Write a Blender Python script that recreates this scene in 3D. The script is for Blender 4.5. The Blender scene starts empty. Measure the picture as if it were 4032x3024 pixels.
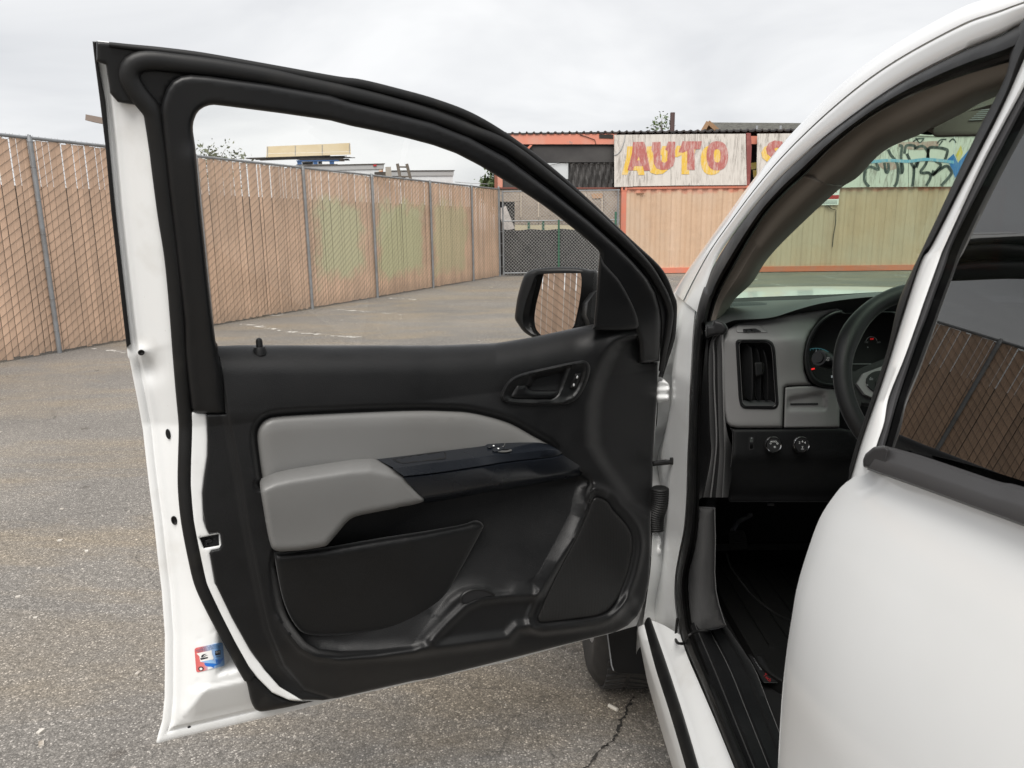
import bpy, math, random
import numpy as np
from mathutils import Vector, Matrix
from mathutils.geometry import delaunay_2d_cdt

random.seed(7)
SC = bpy.context.scene
COL = SC.collection
R = math.radians

# ------------------------------------------------------------------ camera
EYE = np.array([0.0, 0.0, 1.55])
FOC, CX, CY = 2916.0, 2016.0, 1512.0
cam_d = bpy.data.cameras.new("camera")
cam = bpy.data.objects.new("camera", cam_d)
COL.objects.link(cam)
CAMROT = Matrix.Rotation(R(78.0), 3, 'X') @ Matrix.Rotation(R(-0.7), 3, 'Z')
cam.matrix_world = Matrix.Translation(Vector(EYE)) @ CAMROT.to_4x4()
cam_d.sensor_width = 36.0
cam_d.lens = 36.0 * FOC / 4032.0
cam_d.clip_start = 0.05
cam_d.clip_end = 600.0
cam_d.dof.use_dof = True
cam_d.dof.focus_distance = 2.4
cam_d.dof.aperture_fstop = 20.0
SC.camera = cam

# ------------------------------------------------------------------ sky, sun, exposure
SUN_EL, SUN_AZ = R(56.0), R(189.0)        # azimuth clockwise from +Y
world = bpy.data.worlds.new("World")
SC.world = world
world.use_nodes = True
wn, wl = world.node_tree.nodes, world.node_tree.links
wn.clear()
w_out = wn.new('ShaderNodeOutputWorld')
w_bg = wn.new('ShaderNodeBackground')
w_bg.inputs['Strength'].default_value = 0.05
w_sky = wn.new('ShaderNodeTexSky')
w_sky.sky_type = 'NISHITA'
w_sky.sun_disc = False
w_sky.sun_elevation = SUN_EL
w_sky.sun_rotation = SUN_AZ
w_tc = wn.new('ShaderNodeTexCoord')
w_sep = wn.new('ShaderNodeSeparateXYZ')
wl.new(w_tc.outputs['Generated'], w_sep.inputs[0])
def wmath(op, a, b):
    m = wn.new('ShaderNodeMath'); m.operation = op
    for i, v in enumerate((a, b)):
        if isinstance(v, (int, float)): m.inputs[i].default_value = v
        else: wl.new(v, m.inputs[i])
    return m.outputs[0]
zz = wmath('ADD', wmath('MAXIMUM', w_sep.outputs[2], 0.0), 0.30)
w_cmb = wn.new('ShaderNodeCombineXYZ')
wl.new(wmath('DIVIDE', w_sep.outputs[0], zz), w_cmb.inputs[0])
wl.new(wmath('DIVIDE', w_sep.outputs[1], zz), w_cmb.inputs[1])
w_map = wn.new('ShaderNodeMapping')
w_map.inputs['Rotation'].default_value = (0, 0, R(18))
w_map.inputs['Scale'].default_value = (0.75, 1.0, 1)
wl.new(w_cmb.outputs[0], w_map.inputs[0])
w_n = wn.new('ShaderNodeTexNoise')
w_n.inputs['Scale'].default_value = 1.5
w_n.inputs['Detail'].default_value = 5.0
w_n.inputs['Roughness'].default_value = 0.5
w_n.inputs['Distortion'].default_value = 0.4
wl.new(w_map.outputs[0], w_n.inputs['Vector'])
w_r = wn.new('ShaderNodeValToRGB')
w_r.color_ramp.elements[0].position = 0.30
w_r.color_ramp.elements[0].color = (0.60, 0.61, 0.635, 1)
w_r.color_ramp.elements[1].position = 0.62
w_r.color_ramp.elements[1].color = (0.88, 0.882, 0.885, 1)
wl.new(w_n.outputs['Fac'], w_r.inputs['Fac'])
w_mul = wn.new('ShaderNodeVectorMath'); w_mul.operation = 'SCALE'
wl.new(w_r.outputs['Color'], w_mul.inputs[0]); w_mul.inputs['Scale'].default_value = 8.7
w_mix = wn.new('ShaderNodeMixRGB'); w_mix.inputs['Fac'].default_value = 0.95
wl.new(w_sky.outputs['Color'], w_mix.inputs[1])
wl.new(w_mul.outputs[0], w_mix.inputs[2])
wl.new(w_mix.outputs[0], w_bg.inputs['Color'])
wl.new(w_bg.outputs[0], w_out.inputs['Surface'])

sun_d = bpy.data.lights.new("sun", 'SUN')
sun_d.energy = 1.5
sun_d.angle = R(42)
sun_d.color = (1.0, 0.96, 0.91)
sun = bpy.data.objects.new("sun", sun_d)
COL.objects.link(sun)
sd = Vector((math.sin(SUN_AZ) * math.cos(SUN_EL), math.cos(SUN_AZ) * math.cos(SUN_EL), math.sin(SUN_EL)))
sun.rotation_euler = sd.to_track_quat('Z', 'Y').to_euler()
sun.location = (0, -5, 20)
SC.view_settings.view_transform = 'Standard'
SC.view_settings.look = 'None'
SC.view_settings.gamma = 1.0
SC.view_settings.use_curve_mapping = False
SC.view_settings.exposure = 1.4

# ------------------------------------------------------------------ tracing helpers
# every traced outline is taken at its own real distance: rays through it are cut with the surface it lies on
REG = dict(A=(0, 400, 1.508), B=(700, 400, 1.659), C=(1800, 400, 2.074), Dd=(2600, 400, 1.5447), E=(300, 100, 1.843),
           F=(400, 1300, 1.659), G=(500, 2200, 2.013), H=(900, 1300, 2.074), I=(1700, 1300, 2.074), J=(1000, 2000, 2.074),
           K=(1700, 2000, 2.074), L=(2600, 1000, 1.843), M=(2500, 1800, 2.212), N=(2300, 2350, 2.212), O=(3000, 0, 1.6589),
           P=(3200, 900, 1.6587), Q=(3000, 1800, 1.3556), R=(1950, 950, 2.765), S=(2400, 400, 2.765), T=(3200, 400, 2.6587),
           U=(900, 500, 2.212), V=(740, 2480, 8.294), W=(2900, 2500, 6.382), X=(3150, 1150, 2.5533), A2=(1200, 250, 2.765),
           B2=(1850, 480, 2.765), C2=(2550, 1050, 2.5514), D2=(2500, 1650, 2.075), E2=(0, 1300, 2.212), D=(0, 0, 0.54861))
def Z(k, *v):
    x0, y0, s = REG[k]
    return [(x0 + v[i] / s, y0 + v[i + 1] / s) for i in range(0, len(v), 2)]
RM = np.array(CAMROT)
def rays(P):
    P = np.asarray(P, float).reshape(-1, 2)
    d = np.stack([(P[:, 0] - CX) / FOC, (CY - P[:, 1]) / FOC, -np.ones(len(P))], 1)
    return d @ RM.T
def plane_map(p0, nrm):
    p0 = np.asarray(p0, float); nrm = np.asarray(nrm, float); nrm = nrm / np.linalg.norm(nrm)
    def m(P, n=0.0):
        d = rays(P); n = np.broadcast_to(np.asarray(n, float), (len(d),))
        t = ((p0 - EYE) @ nrm + n) / (d @ nrm)
        return EYE + d * t[:, None]
    return m
def tum(z): return 0.22 * np.maximum(0.0, z - 1.18)
def curved_map(p0, nrm, sgn):
    p0 = np.asarray(p0, float); nrm = np.asarray(nrm, float); nrm = nrm / np.linalg.norm(nrm)
    def m(P, n=0.0):
        d = rays(P); n = np.broadcast_to(np.asarray(n, float), (len(d),))
        z = np.full(len(d), 1.2)
        for _ in range(8):
            t = ((p0 - EYE) @ nrm + n + sgn * tum(z)) / (d @ nrm)
            z = EYE[2] + d[:, 2] * t
        return EYE + d * t[:, None]
    return m
ymap = lambda y: plane_map((0, y, 0), (0, -1, 0))
zmap = lambda z: plane_map((0, 0, z), (0, 0, 1))
xmap = lambda x: plane_map((x, 0, 0), (-1, 0, 0))

def resample(P, count=None, step=None, closed=False):
    P = np.asarray(P, float)
    if closed: P = np.vstack([P, P[:1]])
    seg = np.linalg.norm(np.diff(P, axis=0), axis=1)
    keep = np.r_[True, seg > 1e-9]; P = P[keep]
    seg = np.linalg.norm(np.diff(P, axis=0), axis=1)
    s = np.r_[0, np.cumsum(seg)]
    if count is None: count = max(4, int(math.ceil(s[-1] / step)) + 1)
    t = np.linspace(0, s[-1], count)
    Q = np.stack([np.interp(t, s, P[:, k]) for k in range(P.shape[1])], 1)
    return Q[:-1] if closed else Q
def reseg(P, step):
    """closed outline cut into short pieces, its corners kept"""
    P = np.asarray(P, float); n = len(P); keep = []
    for i in range(n):
        if keep:
            q = P[i] - keep[-1]
            if np.hypot(*q) < 0.3 * step:
                a = P[i] - P[i - 1]; b = P[(i + 1) % n] - P[i]
                la, lb = np.hypot(*a), np.hypot(*b)
                if la < 1e-6 or lb < 1e-6 or (a @ b) / (la * lb) > 0.94: continue
        keep.append(P[i])
    if np.hypot(*(keep[-1] - keep[0])) < 1e-6: keep.pop()
    out = []
    for a, b in zip(keep, keep[1:] + keep[:1]):
        m = max(1, int(math.ceil(np.hypot(*(b - a)) / step)))
        out += [a + (b - a) * j / m for j in range(m)]
    return np.array(out)
def cr(P, closed=False, k=6):
    P = np.asarray(P, float); n = len(P); out = []
    for i in range(n if closed else n - 1):
        if closed: a, b, c, d = P[i - 1], P[i], P[(i + 1) % n], P[(i + 2) % n]
        else: a, b, c, d = P[max(i - 1, 0)], P[i], P[i + 1], P[min(i + 2, n - 1)]
        for j in range(k):
            t = j / k
            out.append(0.5 * (2 * b + (c - a) * t + (2 * a - 5 * b + 4 * c - d) * t * t + (3 * b - a - 3 * c + d) * t ** 3))
    if not closed: out.append(P[-1])
    return np.array(out)
def rnd(P, r, k=5):
    P = np.asarray(P, float); n = len(P); out = []
    for i in range(n):
        a, b, c = P[i - 1], P[i], P[(i + 1) % n]
        la, lc = np.linalg.norm(a - b), np.linalg.norm(c - b)
        q = min(r, 0.45 * la, 0.45 * lc)
        p, s = b + (a - b) / la * q, b + (c - b) / lc * q
        for j in range(k + 1):
            t = j / k
            out.append((1 - t) ** 2 * p + 2 * t * (1 - t) * b + t * t * s)
    return np.array(out)
def inside(P, loop):
    x, y = P[:, 0], P[:, 1]; r = np.zeros(len(P), bool)
    for (x1, y1), (x2, y2) in zip(loop, np.roll(loop, -1, 0)):
        if y1 == y2: continue
        c = (y1 > y) != (y2 > y)
        r ^= c & (x < (x2 - x1) * (y - y1) / (y2 - y1) + x1)
    return r
def dist(P, line, closed=True):
    P = np.asarray(P, float); L = np.asarray(line, float)
    A = L if closed else L[:-1]; B = np.roll(L, -1, 0) if closed else L[1:]
    best = np.full(len(P), 1e18)
    for a, b in zip(A, B):
        ab = b - a; l2 = ab @ ab
        t = np.clip(((P - a) @ ab) / l2, 0, 1) if l2 > 0 else np.zeros(len(P))
        q = P - a - t[:, None] * ab
        best = np.minimum(best, (q * q).sum(1))
    return np.sqrt(best)
def sdist(P, loop):
    d = dist(P, loop)
    return np.where(inside(P, np.asarray(loop, float)), d, -d)
def sstep(a, b, x):
    t = np.clip((x - a) / (b - a), 0, 1)
    return t * t * (3 - 2 * t)

# ------------------------------------------------------------------ object helpers
def link(o, parent=None):
    COL.objects.link(o)
    if parent is not None:
        o.parent = parent
        o.matrix_parent_inverse = world_of(parent).inverted()
    return o
def world_of(o):
    m = o.matrix_basis.copy()
    if o.parent is not None: m = world_of(o.parent) @ o.matrix_parent_inverse @ m
    return m
def tag(o, label=None, cat=None, group=None, kind=None):
    if label: o['label'] = label
    if cat: o['category'] = cat
    if group: o['group'] = group
    if kind: o['kind'] = kind
    return o
def thing(name, loc, label, cat, group=None):
    o = bpy.data.objects.new(name, None)
    o.empty_display_size = 0.1
    o.location = loc
    COL.objects.link(o)
    return tag(o, label, cat, group)
def group_empty(name, loc, parent):
    o = bpy.data.objects.new(name, None)
    o.empty_display_size = 0.05
    COL.objects.link(o)
    o.location = loc
    o.parent = parent
    o.matrix_parent_inverse = world_of(parent).inverted()
    return o
def mesh_obj(name, V, Fc, mat, parent=None, ang=35, smooth=True):
    me = bpy.data.meshes.new(name)
    me.from_pydata([tuple(map(float, v)) for v in V], [], [tuple(map(int, f)) for f in Fc])
    me.materials.append(mat)
    if smooth:
        me.shade_smooth()
        if ang < 180: me.set_sharp_from_angle(angle=R(ang))
    me.update()
    o = bpy.data.objects.new(name, me)
    return link(o, parent)
class MB:
    """collects verts and faces for one mesh"""
    def __init__(s): s.v, s.f = [], []
    def add(s, V, Fc):
        b = len(s.v); s.v += [tuple(map(float, p)) for p in V]; s.f += [tuple(i + b for i in f) for f in Fc]; return s
    def box(s, a, b, rot=None, c=(0, 0, 0)):
        x0, y0, z0 = a; x1, y1, z1 = b
        V = [(x0, y0, z0), (x1, y0, z0), (x1, y1, z0), (x0, y1, z0), (x0, y0, z1), (x1, y0, z1), (x1, y1, z1), (x0, y1, z1)]
        if rot is not None: V = [tuple(rot @ Vector(p) + Vector(c)) for p in V]
        return s.add(V, [(0, 3, 2, 1), (4, 5, 6, 7), (0, 1, 5, 4), (1, 2, 6, 5), (2, 3, 7, 6), (3, 0, 4, 7)])
    def bar(s, p, q, r, n=6, caps=True, r2=None):
        p, q = Vector(p), Vector(q); d = (q - p).normalized()
        u = d.orthogonal().normalized(); w = d.cross(u); r2 = r if r2 is None else r2
        V = []
        for c, rr in ((p, r), (q, r2)):
            for i in range(n):
                a = 2 * math.pi * i / n
                V.append(c + (u * math.cos(a) + w * math.sin(a)) * rr)
        Fc = [(i, (i + 1) % n, n + (i + 1) % n, n + i) for i in range(n)]
        if caps: Fc += [tuple(range(n - 1, -1, -1)), tuple(range(n, 2 * n))]
        return s.add(V, Fc)
    def tube(s, P, r, n=8, closed=False, caps=True, up=None, rb=None):
        P = [Vector(p) for p in P]; m = len(P); V = []; last = None
        rr = r if hasattr(r, '__len__') else [r] * m
        for i, p in enumerate(P):
            a = P[i - 1] if (i or closed) else P[i]; b = P[(i + 1) % m] if (i < m - 1 or closed) else P[i]
            d = (b - a).normalized()
            if up is not None: u = (Vector(up) - d * d.dot(Vector(up))).normalized()
            elif last is None: u = d.orthogonal().normalized()
            else: u = (last - d * d.dot(last)).normalized()
            last = u; w = d.cross(u)
            for k in range(n):
                an = 2 * math.pi * k / n
                V.append(p + u * math.cos(an) * rr[i] + w * math.sin(an) * (rr[i] if rb is None else rb))
        Fc = []
        for i in range(m if closed else m - 1):
            j = (i + 1) % m
            Fc += [(i * n + k, i * n + (k + 1) % n, j * n + (k + 1) % n, j * n + k) for k in range(n)]
        if caps and not closed: Fc += [tuple(range(n - 1, -1, -1)), tuple(range((m - 1) * n, m * n))]
        return s.add(V, Fc)
    def build(s, name, mat, parent=None, ang=35, smooth=True): return mesh_obj(name, s.v, s.f, mat, parent, ang, smooth)

def panel_geo(outline, mp, n=0.0, rim=0.0, drop=0.0, step=22, holes=(), thick=0.02, nf=None, back=False, hole_rim=True, rings=(), feat=()):
    """a plate whose outline was traced; nf(P, d) gives its relief, the rim rounds its edge, a skirt gives it thickness"""
    loops = [reseg(outline, step if not rim else min(step, max(5, rim * 0.9)))]
    loops += [reseg(h, step) for h in holes]
    verts, edges = [], []
    for lp in loops:
        b = len(verts)
        verts += [tuple(p) for p in lp]
        edges += [(b + i, b + (i + 1) % len(lp)) for i in range(len(lp))]
    allr = loops if hole_rim else loops[:1]
    def edge_d(P):
        d = np.full(len(P), 1e9)
        for lp in allr: d = np.minimum(d, dist(P, lp))
        return d
    def ok(P):
        r = inside(P, loops[0])
        for lp in loops[1:]: r &= ~inside(P, lp)
        return r
    extra = []
    fr_ = [rim * f for f in (0.08, 0.27, 0.55, 1.0)] if rim > 0 else []
    fr_ += list(rings)
    if fr_:
        for f in fr_:
            for li, lp in enumerate(allr):
                tg = np.roll(lp, -1, 0) - np.roll(lp, 1, 0)
                tg /= np.maximum(np.linalg.norm(tg, axis=1), 1e-9)[:, None]
                nn = np.stack([-tg[:, 1], tg[:, 0]], 1)
                area = 0.5 * np.sum(lp[:, 0] * np.roll(lp[:, 1], -1) - np.roll(lp[:, 0], -1) * lp[:, 1])
                if area < 0: nn = -nn
                if li > 0: nn = -nn
                q = lp + nn * f
                q = q[ok(q)]
                if len(q): q = q[edge_d(q) > f * 0.93]
                extra.append(q)
    lo, hi = loops[0].min(0), loops[0].max(0)
    gx, gy = np.meshgrid(np.arange(lo[0] + step * 0.37, hi[0], step), np.arange(lo[1] + step * 0.41, hi[1], step))
    g = np.stack([gx.ravel(), gy.ravel()], 1)
    if len(g):
        g = g[ok(g)]
        dd = np.full(len(g), 1e9)
        for lp in loops: dd = np.minimum(dd, dist(g, lp))
        g = g[dd > max([rim * 1.25, step * 0.45] + [r + step * .5 for r in rings])]
        done = []
        for line, offs, cl in feat:
            lf = reseg(np.array(line), step * 0.9) if cl else resample(np.array(line), step=step * 0.9)
            tg = (np.roll(lf, -1, 0) - np.roll(lf, 1, 0)) if cl else np.gradient(lf, axis=0)
            tg /= np.maximum(np.linalg.norm(tg, axis=1), 1e-9)[:, None]
            nn = np.stack([-tg[:, 1], tg[:, 0]], 1)
            if len(g): g = g[dist(g, lf, cl) > max(abs(o) for o in offs) + step * .4]
            for o in offs:
                q = lf + nn * o
                q = q[ok(q)]
                if len(q): q = q[(edge_d(q) > max(rim, step * .5) * 1.1) & (dist(q, lf, cl) > abs(o) * .9 - 1e-6)]
                for l2, m2, c2 in done:
                    if len(q): q = q[dist(q, l2, c2) > m2]
                if len(q): extra.append(q)
            done.append((lf, max(abs(o) for o in offs) + step * .4, cl))
        extra.append(g)
    for q in extra: verts += [tuple(p) for p in q]
    r = delaunay_2d_cdt([Vector(v) for v in verts], edges, [], 0, 1e-3)
    V2 = np.array([tuple(v) for v in r[0]]); Fc = np.array([tuple(f) for f in r[2]])
    c = V2[Fc].mean(1)
    Fc = Fc[ok(c)]
    d = edge_d(V2)
    def relief(P, d):
        a = nf(P, d) if nf is not None else np.full(len(P), float(n))
        if rim > 0:
            t = np.clip(1 - d / rim, 0, 1)
            a = a - drop * (1 - np.sqrt(np.maximum(0, 1 - t * t)))
        return a
    V = mp(V2, relief(V2, d))
    a, b, cc = V[Fc[:, 0]], V[Fc[:, 1]], V[Fc[:, 2]]
    nr = np.cross(b - a, cc - a)
    flip = (nr * (a - EYE)).sum(1) > 0
    Fc = np.where(flip[:, None], Fc[:, ::-1], Fc)
    V, Fl = [tuple(v) for v in V], [tuple(f) for f in Fc]
    if thick > 0:
        for lp in loops:
            k = relief(lp, np.zeros(len(lp))) 
            f, bk = mp(lp, k), mp(lp, k - thick)
            m, b0 = len(lp), len(V)
            V += [tuple(v) for v in f] + [tuple(v) for v in bk]
            Fl += [(b0 + i, b0 + m + i, b0 + m + (i + 1) % m, b0 + (i + 1) % m) for i in range(m)]
        if back:
            b0 = len(V)
            V += [tuple(v) for v in mp(V2, relief(V2, d * 0) - thick)]
            Fl += [tuple(b0 + i for i in f[::-1]) for f in Fc]
    return V, Fl
def panel(name, outline, mp, mat, parent=None, ang=50, **kw):
    V, Fl = panel_geo(outline, mp, **kw)
    return mesh_obj(name, V, Fl, mat, parent, ang)
def loft3(name, lines, mat, parent=None, cross=1, ang=60, closed=False, flip=False):
    Ls = [np.asarray(l, float) for l in lines]
    if cross > 1:
        A = np.stack(Ls, 0); out = cr(A.reshape(len(Ls), -1), k=cross)
        Ls = [o.reshape(-1, 3) for o in out]
    m, k = len(Ls), len(Ls[0])
    V = np.concatenate(Ls, 0)
    Fc = [(i * k + j, i * k + j + 1, (i + 1) * k + j + 1, (i + 1) * k + j) for i in range(m - 1) for j in range(k - 1)]
    if closed: Fc += [(i * k + k - 1, i * k, (i + 1) * k, (i + 1) * k + k - 1) for i in range(m - 1)]
    q = V[list(Fc[len(Fc) // 2])]
    if (np.cross(q[1] - q[0], q[2] - q[0]) @ (q[0] - EYE) > 0) != flip: Fc = [f[::-1] for f in Fc]
    return mesh_obj(name, V, Fc, mat, parent, ang)
def L3(P, mp, n=0.0, count=40, smooth=True):
    P = np.asarray(P, float)
    if smooth and len(P) > 2: P = cr(P)
    Q = resample(P, count=count)
    if callable(n): n = n(Q)
    elif hasattr(n, '__len__'): n = np.interp(np.linspace(0, 1, count), np.linspace(0, 1, len(n)), n)
    return mp(Q, n)
def mix2(A, B, t, count=60):
    return resample(cr(A), count=count) * (1 - t) + resample(cr(B), count=count) * t
def text_obj(name, body, mp, c, right, mat, parent, n=0.0, size_px=20, depth=0.0006):
    """printed lettering lying on a traced surface: c = centre, right = a second point giving the reading direction"""
    cu = bpy.data.curves.new(name, 'FONT'); cu.body = body; cu.align_x = 'CENTER'; cu.align_y = 'CENTER'
    cu.resolution_u = 2
    tmp = bpy.data.objects.new(name, cu); COL.objects.link(tmp)
    dg = bpy.context.evaluated_depsgraph_get(); dg.update()
    me = bpy.data.meshes.new_from_object(tmp.evaluated_get(dg))
    bpy.data.objects.remove(tmp); bpy.data.curves.remove(cu)
    c = np.array(c, float); r = np.array(right, float) - c; r /= np.linalg.norm(r)
    u = np.array([r[1], -r[0]])
    co = np.array([tuple(v.co) for v in me.vertices])
    P = c + co[:, :1] * r * size_px + co[:, 1:2] * u * size_px
    W = mp(P, n)
    Fc = [tuple(p.vertices) for p in me.polygons]
    bpy.data.meshes.remove(me)
    return mesh_obj(name, W, Fc, mat, parent, smooth=False)

# ------------------------------------------------------------------ materials
def new_mat(name):
    m = bpy.data.materials.new(name); m.use_nodes = True
    nt = m.node_tree
    b = nt.nodes['Principled BSDF']
    return m, nt.nodes, nt.links, b
def pos_node(N): return N.new('ShaderNodeNewGeometry').outputs['Position']
def noise(N, Lk, scale, detail=4, rough=0.55, vec=None, dist_=0.0):
    n = N.new('ShaderNodeTexNoise'); n.inputs['Scale'].default_value = scale
    n.inputs['Detail'].default_value = detail; n.inputs['Roughness'].default_value = rough
    n.inputs['Distortion'].default_value = dist_
    Lk.new(vec if vec is not None else pos_node(N), n.inputs['Vector'])
    return n.outputs['Fac']
def ramp(N, Lk, fac, stops):
    r = N.new('ShaderNodeValToRGB'); e = r.color_ramp.elements
    while len(e) < len(stops): e.new(0.5)
    for x, (p, c) in zip(e, stops):
        x.position = p
        x.color = (c, c, c, 1) if isinstance(c, (int, float)) else (*c, 1)
    Lk.new(fac, r.inputs['Fac'])
    return r.outputs['Color']
def mixc(N, Lk, fac, a, b, op='MIX'):
    m = N.new('ShaderNodeMixRGB'); m.blend_type = op
    for i, v in ((0, fac), (1, a), (2, b)):
        if isinstance(v, (int, float)): m.inputs[i].default_value = v
        elif isinstance(v, tuple): m.inputs[i].default_value = (*v, 1)
        else: Lk.new(v, m.inputs[i])
    return m.outputs[0]
def math_(N, Lk, op, a, b=0.0):
    m = N.new('ShaderNodeMath'); m.operation = op
    for i, v in enumerate((a, b)):
        if isinstance(v, (int, float)): m.inputs[i].default_value = v
        else: Lk.new(v, m.inputs[i])
    return m.outputs[0]
def bump(N, Lk, b, h, strength=0.3, dist_=0.001):
    k = N.new('ShaderNodeBump'); k.inputs['Strength'].default_value = strength; k.inputs['Distance'].default_value = dist_
    Lk.new(h, k.inputs['Height']); Lk.new(k.outputs[0], b.inputs['Normal'])
def simple(name, col, rough=0.5, metal=0.0, coat=0.0, grain=None, var=None, spec=None, dust=None, sheen=0.0):
    m, N, Lk, b = new_mat(name)
    b.inputs['Base Color'].default_value = (*col, 1)
    b.inputs['Roughness'].default_value = rough
    b.inputs['Metallic'].default_value = metal
    b.inputs['Coat Weight'].default_value = coat
    b.inputs['Coat Roughness'].default_value = 0.06
    if sheen:
        b.inputs['Sheen Weight'].default_value = sheen; b.inputs['Sheen Roughness'].default_value = 0.35
    if spec is not None: b.inputs['Specular IOR Level'].default_value = spec
    c = None
    if var:
        sc, c2, lo, hi = var
        f = ramp(N, Lk, noise(N, Lk, sc, 5), [(lo, 0.0), (hi, 1.0)])
        c = mixc(N, Lk, f, col, c2)
    if dust:
        f = ramp(N, Lk, noise(N, Lk, dust[0], 3, 0.6), [(dust[1], 0.0), (dust[1] + 0.03, 1.0)])
        c = mixc(N, Lk, f, c if c is not None else col, dust[2])
    if c is not None: Lk.new(c, b.inputs['Base Color'])
    if grain:
        bump(N, Lk, b, noise(N, Lk, grain[0], 3, 0.5), grain[1], grain[2] if len(grain) > 2 else 0.001)
        if len(grain) > 3:
            Lk.new(ramp(N, Lk, noise(N, Lk, grain[3], 3), [(0.3, max(0, rough - .08)), (0.7, rough + .1)]), b.inputs['Roughness'])
    return m
M = {}
M['white'] = simple('white_paint', (0.80, 0.81, 0.805), 0.28, coat=0.6, var=(3.0, (0.76, 0.765, 0.755), 0.45, 0.8))
M['white_jamb'] = simple('white_jamb_paint', (0.78, 0.79, 0.785), 0.32, coat=0.3, var=(9.0, (0.66, 0.655, 0.63), 0.55, 0.85), dust=(160.0, 0.74, (0.35, 0.32, 0.28)))
M['trim'] = simple('black_grained_trim', (0.0044, 0.0046, 0.0051), 0.47, grain=(420.0, 0.36, 0.0012, 12.0), spec=0.36, sheen=0.20, dust=(240.0, 0.80, (0.2, 0.2, 0.2)))
M['trim2'] = simple('black_smooth_trim', (0.0045, 0.0047, 0.0052), 0.44, grain=(700.0, 0.10, 0.0007, 8.0), spec=0.4, sheen=0.04)
M['frame'] = simple('black_frame_trim', (0.0048, 0.0050, 0.0056), 0.40, grain=(900.0, 0.06, 0.0006, 6.0), var=(7.0, (0.0085, 0.0082, 0.008), 0.5, 0.8), spec=0.42)
M['rubber'] = simple('black_rubber', (0.0055, 0.0055, 0.0056), 0.5, grain=(300.0, 0.1, 0.0008, 14.0), var=(18.0, (0.016, 0.015, 0.013), 0.55, 0.85), spec=0.4)
M['gloss'] = simple('dark_satin_plastic', (0.010, 0.012, 0.016), 0.24, grain=(200.0, 0.03, 0.0005, 5.0))
M['gap'] = simple('black_void', (0.004, 0.004, 0.005), 0.8)
M['grey'] = simple('grey_vinyl', (0.150, 0.150, 0.147), 0.48, grain=(480.0, 0.22, 0.0009, 9.0), var=(4.0, (0.138, 0.136, 0.130), 0.4, 0.8))
M['greyd'] = simple('grey_dash_plastic', (0.165, 0.163, 0.162), 0.48, grain=(480.0, 0.20, 0.0008, 9.0))
M['taupe'] = simple('taupe_pillar_trim', (0.21, 0.185, 0.155), 0.6, grain=(800.0, 0.08, 0.0006))
M['headliner'] = simple('taupe_headliner_cloth', (0.13, 0.115, 0.10), 0.85, grain=(900.0, 0.2, 0.0006))
M['dash_top'] = simple('dark_dash_top', (0.045, 0.049, 0.049), 0.48, grain=(520.0, 0.22, 0.0009))
M['carpet'] = simple('black_carpet', (0.003, 0.003, 0.0035), 0.95, grain=(700.0, 0.5, 0.002))
M['mat'] = simple('black_rubber_mat', (0.008, 0.008, 0.008), 0.5, grain=(160.0, 0.25, 0.002), dust=(70.0, 0.72, (0.09, 0.08, 0.07)))
M['chrome'] = simple('chrome', (0.8, 0.8, 0.8), 0.12, metal=1.0)
M['tyre'] = simple('tyre_rubber', (0.026, 0.025, 0.024), 0.75, grain=(260.0, 0.3, 0.0015), var=(14.0, (0.055, 0.05, 0.045), 0.45, 0.8))
M['alloy'] = simple('grey_alloy', (0.34, 0.34, 0.35), 0.38, metal=0.7, var=(20.0, (0.2, 0.19, 0.18), 0.5, 0.8))
M['print'] = simple('white_print', (0.75, 0.76, 0.76), 0.5)
M['print_grey'] = simple('grey_print', (0.30, 0.31, 0.32), 0.5)
M['red_print'] = simple('red_print', (0.42, 0.02, 0.025), 0.5)
M['mirror'] = simple('mirror_silver', (0.90, 0.90, 0.91), 0.0, metal=1.0)
def lamp_mat(name, col, s):
    m, N, Lk, b = new_mat(name)
    b.inputs['Base Color'].default_value = (*[c * .3 for c in col], 1)
    b.inputs['Emission Color'].default_value = (*col, 1); b.inputs['Emission Strength'].default_value = s
    return m
M['lamp_red'] = lamp_mat('red_warning_lamp', (1, 0.03, 0.03), 0.30)
M['lamp_teal'] = lamp_mat('teal_gauge_lamp', (0.10, 0.34, 0.40), 0.07)
M['lamp_white'] = lamp_mat('white_gauge_lamp', (0.6, 0.65, 0.68), 0.16)
def glass(name, tint, f0=0.04, rough=0.0):
    m, N, Lk, b = new_mat(name)
    N.remove(b)
    out = [n for n in N if n.type == 'OUTPUT_MATERIAL'][0]
    t = N.new('ShaderNodeBsdfTransparent'); t.inputs[0].default_value = (*tint, 1)
    g = N.new('ShaderNodeBsdfGlossy'); g.inputs['Roughness'].default_value = rough
    g.inputs[0].default_value = (1, 1, 1, 1)
    ge = N.new('ShaderNodeNewGeometry')
    dp = N.new('ShaderNodeVectorMath'); dp.operation = 'DOT_PRODUCT'
    Lk.new(ge.outputs['Normal'], dp.inputs[0]); Lk.new(ge.outputs['Incoming'], dp.inputs[1])
    k = math_(N, Lk, 'POWER', math_(N, Lk, 'SUBTRACT', 1.0, math_(N, Lk, 'ABSOLUTE', dp.outputs['Value'])), 5.0)
    fr = math_(N, Lk, 'ADD', math_(N, Lk, 'MULTIPLY', k, 1.0 - f0), f0)
    mx = N.new('ShaderNodeMixShader')
    Lk.new(fr, mx.inputs[0])
    Lk.new(t.outputs[0], mx.inputs[1]); Lk.new(g.outputs[0], mx.inputs[2]); Lk.new(mx.outputs[0], out.inputs[0])
    return m
M['glass_clear'] = glass('clear_side_glass', (0.97, 0.97, 0.955), 0.03)
M['glass_wind'] = glass('green_windscreen_glass', (0.66, 0.84, 0.70), 0.015)
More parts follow.
